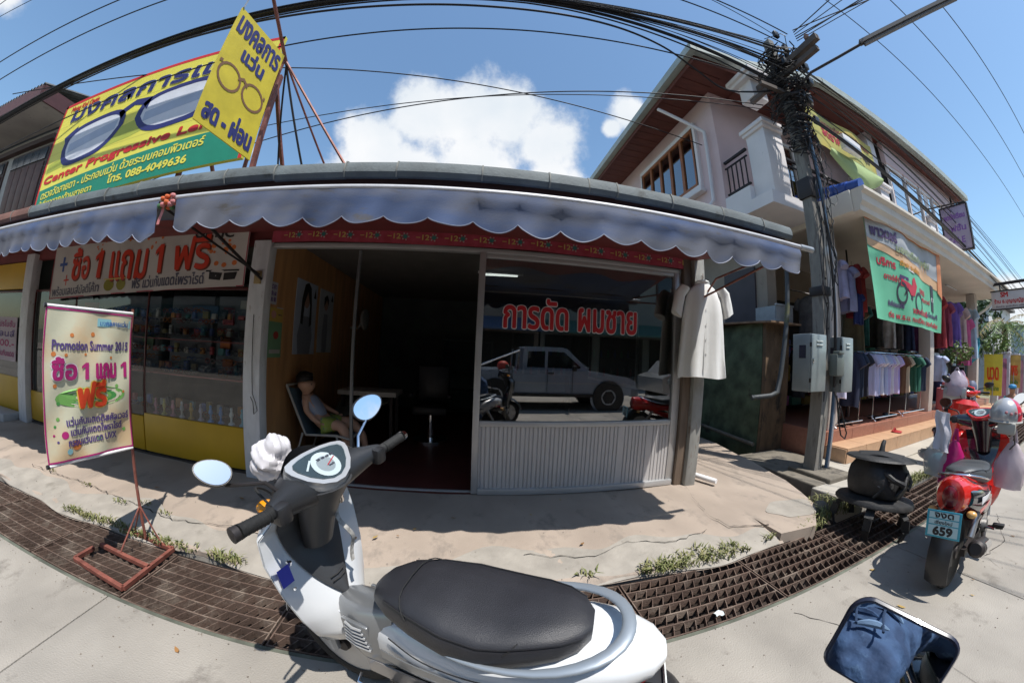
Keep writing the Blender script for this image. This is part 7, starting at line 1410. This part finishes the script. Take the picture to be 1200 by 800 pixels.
def cloth_sign(x, y0, y1, z0, z1, mat, label, s_):
    t = T('cloth_sign', label, 'sign', (x, (y0 + y1) / 2, z0)); sf = lambda u, v: (Vector((x + .03 * math.sin(u * 6 + v * 3), y1 - u, z0 + v)), Vector((-1, 0, 0)))
    P('cloth', MB().sheet(lambda a, b: sf(a * (y1 - y0), b * (z1 - z0)), 10, 12, .004), mat, t); P('pole', MB().tube([(x, (y0 + y1) / 2, 0), (x, (y0 + y1) / 2, z1 + .3)], .02, 6), galv, t)
    letter(t, s_[0], (.12, (z1 - z0) * .38, (y1 - y0) - .12, (z1 - z0) * .68), sf, rd, .012, .008); letter(t, s_[1], (.1, (z1 - z0) * .12, (y1 - y0) - .1, (z1 - z0) * .24), sf, flat('dark_green_ink', (.05, .2, .05)), .005, .008)
cloth_sign(15.9, 2.62, 3.22, .60, 1.92, M('yellow_cloth', (.62, .55, .06), .7, var=.08), 'yellow cloth sign with red Thai lettering beyond the porch', ('นวด', 'แผนไทย'))
cloth_sign(20.5, 2.65, 3.2, .70, 2.0, M('ochre_cloth', (.5, .32, .08), .7, var=.3, scale=4), 'orange and red cloth sign behind the yellow one', ('อาหาร', 'ตามสั่ง'))
pc = (12.2, 1.75, .05)
pp = T('person', 'person in turquoise shirt and blue cap sitting by the roadside far right', 'person', pc)
skin_to('body', [(12.2, 1.75, .45, .10, .09), (12.2, 1.75, .62, .11), (12.2, 1.75, .80, .11, .09), (12.2, 1.75, .88, .045), (12.17, 1.75, .97, .08, .085), (12.17, 1.75, 1.04, .075), (12.2, 1.93, .78, .045), (12.12, 1.98, .62, .036), (11.98, 1.93, .52, .03), (12.2, 1.57, .78, .045), (12.12, 1.52, .62, .036), (11.98, 1.57, .52, .03), (11.95, 1.83, .46, .07), (11.85, 1.84, .25, .05), (11.85, 1.84, .1, .04), (11.95, 1.67, .46, .07), (11.85, 1.66, .25, .05), (11.85, 1.66, .1, .04)],
    [(0, 1), (1, 2), (2, 3), (3, 4), (4, 5), (2, 6), (6, 7), (7, 8), (2, 9), (9, 10), (10, 11), (0, 12), (12, 13), (13, 14), (0, 15), (15, 16), (16, 17)], skm, pc, pp)
skin_to('shirt', [(12.2, 1.75, .48, .125, .11), (12.2, 1.75, .64, .13), (12.2, 1.75, .82, .125, .10), (12.2, 1.91, .78, .06), (12.15, 1.96, .68, .05), (12.2, 1.59, .78, .06), (12.15, 1.54, .68, .05)], [(0, 1), (1, 2), (2, 3), (3, 4), (2, 5), (5, 6)], flat('turquoise_shirt', (.03, .30, .34)), pc, pp)
P('cap', MB().ell((12.17, 1.75, 1.05), (.105, .10, .065), 14, 8).cbox(12.0, 12.12, 1.67, 1.83, 1.035, 1.05, .005), flat('cap_blue', (.02, .20, .42)), pp)
O('stool', MB().cbox(12.05, 12.4, 1.6, 1.9, .34, .38, .01).box(12.07, 12.1, 1.62, 1.65, .05, .34).box(12.35, 12.38, 1.62, 1.65, .05, .34).box(12.07, 12.1, 1.85, 1.88, .05, .34).box(12.35, 12.38, 1.85, 1.88, .05, .34), flat('stool_red', (.35, .05, .04)), 'low red stool under the person in turquoise', 'stool')
# far blocks
def block(name, label, x0, x1, y0, y1, z1, mat, nwin, storeys, face='x', overhang=.4, roofm=None):
    t = T(name, label, 'building', ((x0 + x1) / 2, (y0 + y1) / 2, 0)); P('wall', MB().box(x0, x1, y0, y1, -.3, z1), mat, t)
    P('roof', MB().box(x0 - overhang, x1 + overhang, y0 - overhang, y1 + overhang, z1, z1 + .22), roofm or M('roof_grey', (.16, .15, .14), .8), t)
    for s_ in range(storeys):
        zb = .9 + s_ * 3.0
        for k in range(nwin):
            if face == 'x': y = y0 + (y1 - y0) * (k + .5) / nwin; w = P('window', MB().box(x0 - .04, x0, y - .6, y + .6, zb, zb + 1.3), white_p, t); P('pane', MB().box(x0 - .05, x0 - .041, y - .52, y + .52, zb + .08, zb + 1.22), M('far_pane', (.05, .07, .09), .1), w)
            else:
                yy = y1 if face == '+y' else y0; sg_ = 1 if face == '+y' else -1; x = x0 + (x1 - x0) * (k + .5) / nwin; a, b = sorted((yy, yy + sg_ * .04)); c_, d_ = sorted((yy + sg_ * .041, yy + sg_ * .05)); w = P('window', MB().box(x - .6, x + .6, a, b, zb, zb + 1.4), white_p, t); P('pane', MB().box(x - .52, x + .52, c_, d_, zb + .08, zb + 1.32), M('far_pane', (.05, .07, .09), .1), w)
    return t
block('far_building', 'pale blue and white building at the end of the street', 48, 60, 3.5, 16, 5.2, M('pale_blue_wall', (.45, .55, .60), .8, var=.05), 3, 1)
block('far_building', 'white two storey building behind the palm', 34, 44, 6.5, 18, 6.2, M('white_far', (.6, .6, .6), .8, var=.05), 3, 2)
block('far_building', 'cream shop building far down the right side of the street', 64, 90, 2.5, 14, 6.5, M('cream_far', (.5, .45, .38), .8, var=.05), 3, 2)
def tree(label, x, y, h, r, n=1600, sz=.22):
    t = T('broadleaf_tree', label, 'tree', (x, y, 0)); P('trunk', MB().tube([(x, y, 0), (x + .1, y, h * .3), (x - .1, y + .1, h * .55)], [r * .09, r * .06, r * .04], 10), bark, t)
    for k in range(5):
        a = k * 1.26; P('limb', MB().tube([(x, y, h * (.3 + .04 * k)), (x + math.cos(a) * r * .4, y + math.sin(a) * r * .4, h * .6), (x + math.cos(a) * r * .7, y + math.sin(a) * r * .7, h * .75)], [r * .04, r * .025, r * .01], 6), bark, t)
    mb = MB()
    for k in range(13):
        a = rnd.uniform(0, 6.28); q = rnd.uniform(.1, .75); leafcloud((x + math.cos(a) * r * q, y + math.sin(a) * r * q, h * rnd.uniform(.55, .95)), (r * .42, r * .42, r * .3), n // 13, sz, mb)
    P('crown', mb, leaf_d, t); return t
tree('broad green tree beyond the fence behind the palm', 30, 7, 6, 3.2); tree('dark tree closing the end of the street on the right', 58, 1.5, 8, 4.5, 1800, .35); tree('tree far behind the cloth signs', 23.5, 6.5, 4.2, 2.2, 1100, .16)
# house at the far left behind the billboard
lh = T('timber_house', 'old house with corrugated roof edge and brown shutters behind the billboard', 'house', (-17, 8, 0))
P('wall', MB().box(-24, -14.6, 6.3, 14, 0, 8.1), M('grey_white_wall', (.40, .38, .36), .85, var=.1), lh)
P('roof', MB().grid(lambda u, v: Vector((-25 + 11.2 * u, 4.9 + 5 * v, 8.75 + .06 * math.sin(u * 330) + 1.6 * v)), 300, 1), M('corrugated_dark', (.07, .075, .08), .7, var=.2), lh, smooth=False)
P('eave_board', MB().box(-25, -13.8, 4.88, 4.95, 8.25, 8.68).box(-13.86, -13.78, 4.95, 9.9, 8.2, 8.72), M('maroon_dark', (.09, .03, .03), .6), lh)
P('soffit', MB().box(-25, -13.87, 4.96, 6.3, 8.2, 8.25), M('soffit_grey', (.36, .33, .31), .8, var=.15, scale=1, dirt=((.2, .18, .17), .6, 2)), lh)
for x0 in (-17.6, -21.2):
    w = P('window', MB().box(x0 - .1, x0 + 2.9, 6.24, 6.3, 5.2, 7.5), M('dark_wood', (.06, .03, .025), .6), lh)
    for k in range(5): P('shutter', MB().cbox(x0 + k * .56, x0 + k * .56 + .52, 6.2, 6.24, 5.3, 6.9, .01), M('brown_shutter', (.11, .05, .04), .6, var=.2), w); P('transom_pane', MB().box(x0 + k * .56, x0 + k * .56 + .52, 6.2, 6.23, 6.98, 7.4), M('far_pane', (.05, .07, .09), .1), w)
P('belt_beam', MB().box(-24, -14.5, 6.1, 6.29, 7.62, 7.8), MC['dark_wood'], lh)
# ================================================================ OPPOSITE SIDE OF THE ROAD (seen in the reflections)
dkshop = M('dark_shop_interior', (.03, .028, .026), .8)
for i, (x0, x1, c_, lb) in enumerate([(-22, -9.2, (.30, .28, .24), 'grey plaster shophouse across the road, left of the pickup'), (-9.1, 3.4, (.26, .22, .18), 'brown shophouse across the road behind the pickup'), (3.5, 15.5, (.24, .26, .24), 'grey green shophouse across the road, right of the pickup'), (15.6, 34, (.3, .26, .22), 'tan shophouse across the road furthest right')]):
    t = T('shophouse', lb, 'building', ((x0 + x1) / 2, -11, 0)); P('wall', MB().box(x0, x1, -18, -10.2, -.3, 7.8), M('opp_wall_%d' % i, c_, .85, var=.15, scale=.6, bump=.1), t); P('roof', MB().prism([(x0, -18.3, 7.8), (x0, -9.2, 7.8), (x0, -13.8, 9.6)], (x1 - x0, 0, 0)), roof_tile, t)
    P('canopy', MB().prism([(x0 + .1, -7.6, 2.55), (x0 + .1, -10.2, 3.3), (x0 + .1, -10.2, 3.22), (x0 + .1, -7.6, 2.47)], (x1 - x0 - .2, 0, 0)), M('opp_canopy_%d' % i, [(.05, .12, .1), (.06, .1, .18), (.05, .14, .12), (.15, .06, .05)][i], .7), t)
    n = 4
    for k in range(n):
        a = x0 + (x1 - x0) * (k + .08) / n; b = x0 + (x1 - x0) * (k + .92) / n; P('shop_opening', MB().box(a, b, -10.19, -10.12, .1, 2.5), dkshop, t); w = P('window', MB().box(a + .4, b - .4, -10.2, -10.14, 4.4, 6.2), M('dark_wood', (.06, .03, .025)), t); P('pane', MB().box(a + .5, b - .5, -10.139, -10.13, 4.5, 6.1), M('far_pane', (.05, .07, .09), .1), w)
def vehicle(name, label, cat, prof, glass_prof, x, y, ln, wd, paint, wheels, wr=.36, bed=None, cabin=None, flip=1):
    """side profile extruded with a narrower glasshouse; near side faces +y"""
    t = T(name, label, cat, (x, y, 0)); sc = lambda pts, yy: [Vector((x + px_, yy, pz)) for px_, pz in pts]
    P('body', MB().loft([sc(prof, y - .05), sc(prof, y), ] if False else [[Vector((x + px_ * 1, y - wd * q, pz)) for px_, pz in prof] for q in (.02, .5, .98)]), paint, t, ang=25)
    P('cabin', MB().loft([[Vector((x + px_ + (0), y - wd * q, pz)) for px_, pz in cabin] for q in (.09, .5, .91)]), paint, t, ang=25)
    for g in glass_prof:
        for yy, s in ((y - wd * .09, 1), (y - wd * .91, -1)): P('side_window', MB().prism([(x + px_, yy, pz) for px_, pz in g], (0, s * .008, 0)), M('tinted_glass', (.01, .012, .014), .05, coat=.5, bump=0), t)
    P('windscreen', MB().prism([(x + cabin[-2][0] + .02, y - wd * .14, cabin[-2][1] - .06), (x + cabin[-1][0] + .03, y - wd * .12, cabin[-1][1] + .06), (x + cabin[-1][0] + .03, y - wd * .88, cabin[-1][1] + .06), (x + cabin[-2][0] + .02, y - wd * .86, cabin[-2][1] - .06)], (.01, 0, .01)), MC['tinted_glass'], t)
    for wx in wheels:
        for yy, s in ((y - .10, 1), (y - wd + .10, -1)):
            w = P('wheel', MB().lathe([(0, -.11), (wr - .04, -.11), (wr, -.08), (wr, .08), (wr - .04, .11), (wr * .62, .11), (wr * .62, .09), (0, .09)], (x + wx, yy, wr), 28, 'Y'), black_rubber, t)
            for kk in range(6): P('rim_hole', MB().lathe([(0, 0), (wr * .09, 0), (wr * .09, .004), (0, .004)], (x + wx + wr * .42 * math.cos(kk * 1.047), yy + s * .122, wr + wr * .42 * math.sin(kk * 1.047)), 8, 'Y'), cr_m, w)
            P('rim', MB().lathe([(0, .02), (wr * .25, .02), (wr * .3, .018), (wr * .58, .03), (wr * .60, .018), (wr * .62, 0)] if s > 0 else [(0, 0), (wr * .6, 0), (wr * .62, -.02), (wr * .3, -.012), (0, -.03)], (x + wx, yy + s * .095, wr), 20, 'Y'), flat('rim_silver', (.45, .46, .48)), w)
            P('wheel_arch', MB().lathe([(wr + .03, -.10), (wr + .09, -.10), (wr + .09, .12), (wr + .03, .12)], (x + wx, yy, wr), 28, 'Y'), black_plastic, t)
    P('headlight', MB().cbox(x + ln - .22, x + ln - .02, y - .35, y - .04, .80, .94, .03), glass('lamp_glass'), t); P('bumper', MB().cbox(x + ln - .18, x + ln + .04, y - wd, y, .38, .62, .04), M('bumper_grey', (.2, .22, .25), .4), t)
    P('door_handle', MB().cbox(x + ln * .47, x + ln * .47 + .16, y - .03, y - .0, .98, 1.02, .008), black_plastic, t)
    P('wing_mirror', MB().cbox(x + ln * .60, x + ln * .60 + .1, y - .02, y + .14, 1.08, 1.22, .02), black_plastic, t)
    return t
tp_ = [(.05, .50), (.05, 1.03), (1.62, 1.05), (1.66, 1.08), (3.45, 1.08), (4.1, 1.02), (4.70, .92), (4.95, .82), (5.0, .55), (4.9, .42), (.2, .42)]
cabp = [(1.66, 1.0), (1.70, 1.64), (1.78, 1.69), (2.75, 1.70), (2.92, 1.65), (3.55, 1.08)]
trk = vehicle('pickup_truck', 'silver blue extended cab pickup truck parked across the road', 'pickup truck', tp_, [[(1.80, 1.14), (1.82, 1.56), (2.28, 1.58), (2.28, 1.14)], [(2.36, 1.14), (2.36, 1.58), (2.82, 1.57), (3.30, 1.18), (3.28, 1.14)]], -.28, -2.35, 5.0, 1.72, M('silver_blue_paint', (.33, .40, .50), .3, .4, var=.03, bump=0, coat=.7), (.95, 4.1), .37, cabin=cabp)
for xx in (1.38, 2.32, 3.02): P('door_gap', MB().box(-.28 + xx, -.28 + xx + .012, -2.335, -2.325, .50, 1.10), black_plastic, trk)
P('side_trim', MB().cbox(.2, 4.3, -2.378, -2.366, .72, .76, .004), flat('trim_pale', (.4, .42, .45)), trk); P('sill_shadow', MB().box(1.1, 3.35, -2.37, -2.30, .38, .46), black_plastic, trk)
P('roll_bar', MB().tube([(1.25, -2.45, 1.03), (1.30, -2.45, 1.62), (1.30, -3.95, 1.62), (1.25, -3.95, 1.03)], .03, 8).tube([(1.3, -2.45, 1.58), (.1, -2.45, 1.08)], .025, 8), chrome, trk)
P('fender_flare', MB().lathe([(.40, -.05), (.50, -.04), (.52, .0), (.40, .02)], (3.82, -2.40, .37), 28, 'Y'), MC['silver_blue_paint'], trk)
O('red_helmet', MB().ell((.9, -2.8, 1.14), (.16, .14, .14)), flat('helmet_red_flat', (.5, .05, .03)), 'red bundle lying in the bed of the silver pickup truck', 'bundle')
hp_ = [(.1, .45), (.05, .9), (.35, 1.02), (3.0, 1.0), (3.8, .92), (4.05, .7), (4.05, .42), (.3, .4)]; hc_ = [(.3, .95), (.75, 1.42), (1.3, 1.5), (2.1, 1.48), (2.4, 1.42), (3.05, .98)]
vehicle('parked_car', 'dark red hatchback parked across the road behind the pickup', 'car', hp_, [[(.75, 1.05), (.95, 1.36), (1.55, 1.42), (1.55, 1.05)], [(1.62, 1.05), (1.62, 1.42), (2.3, 1.38), (2.75, 1.05)]], -4.8, -2.6, 4.05, 1.62, M('dark_red_paint', (.20, .02, .02), .25, var=.03, bump=0, coat=.8), (.8, 3.2), .30, cabin=hc_)
vehicle('parked_car', 'silver hatchback parked across the road in front of the pickup', 'car', hp_, [[(.75, 1.05), (.95, 1.36), (1.55, 1.42), (1.55, 1.05)], [(1.62, 1.05), (1.62, 1.42), (2.3, 1.38), (2.75, 1.05)]], 5.6, -2.5, 4.05, 1.62, M('silver_paint', (.35, .36, .37), .25, .4, var=.03, bump=0, coat=.8), (.8, 3.2), .30, cabin=hc_)
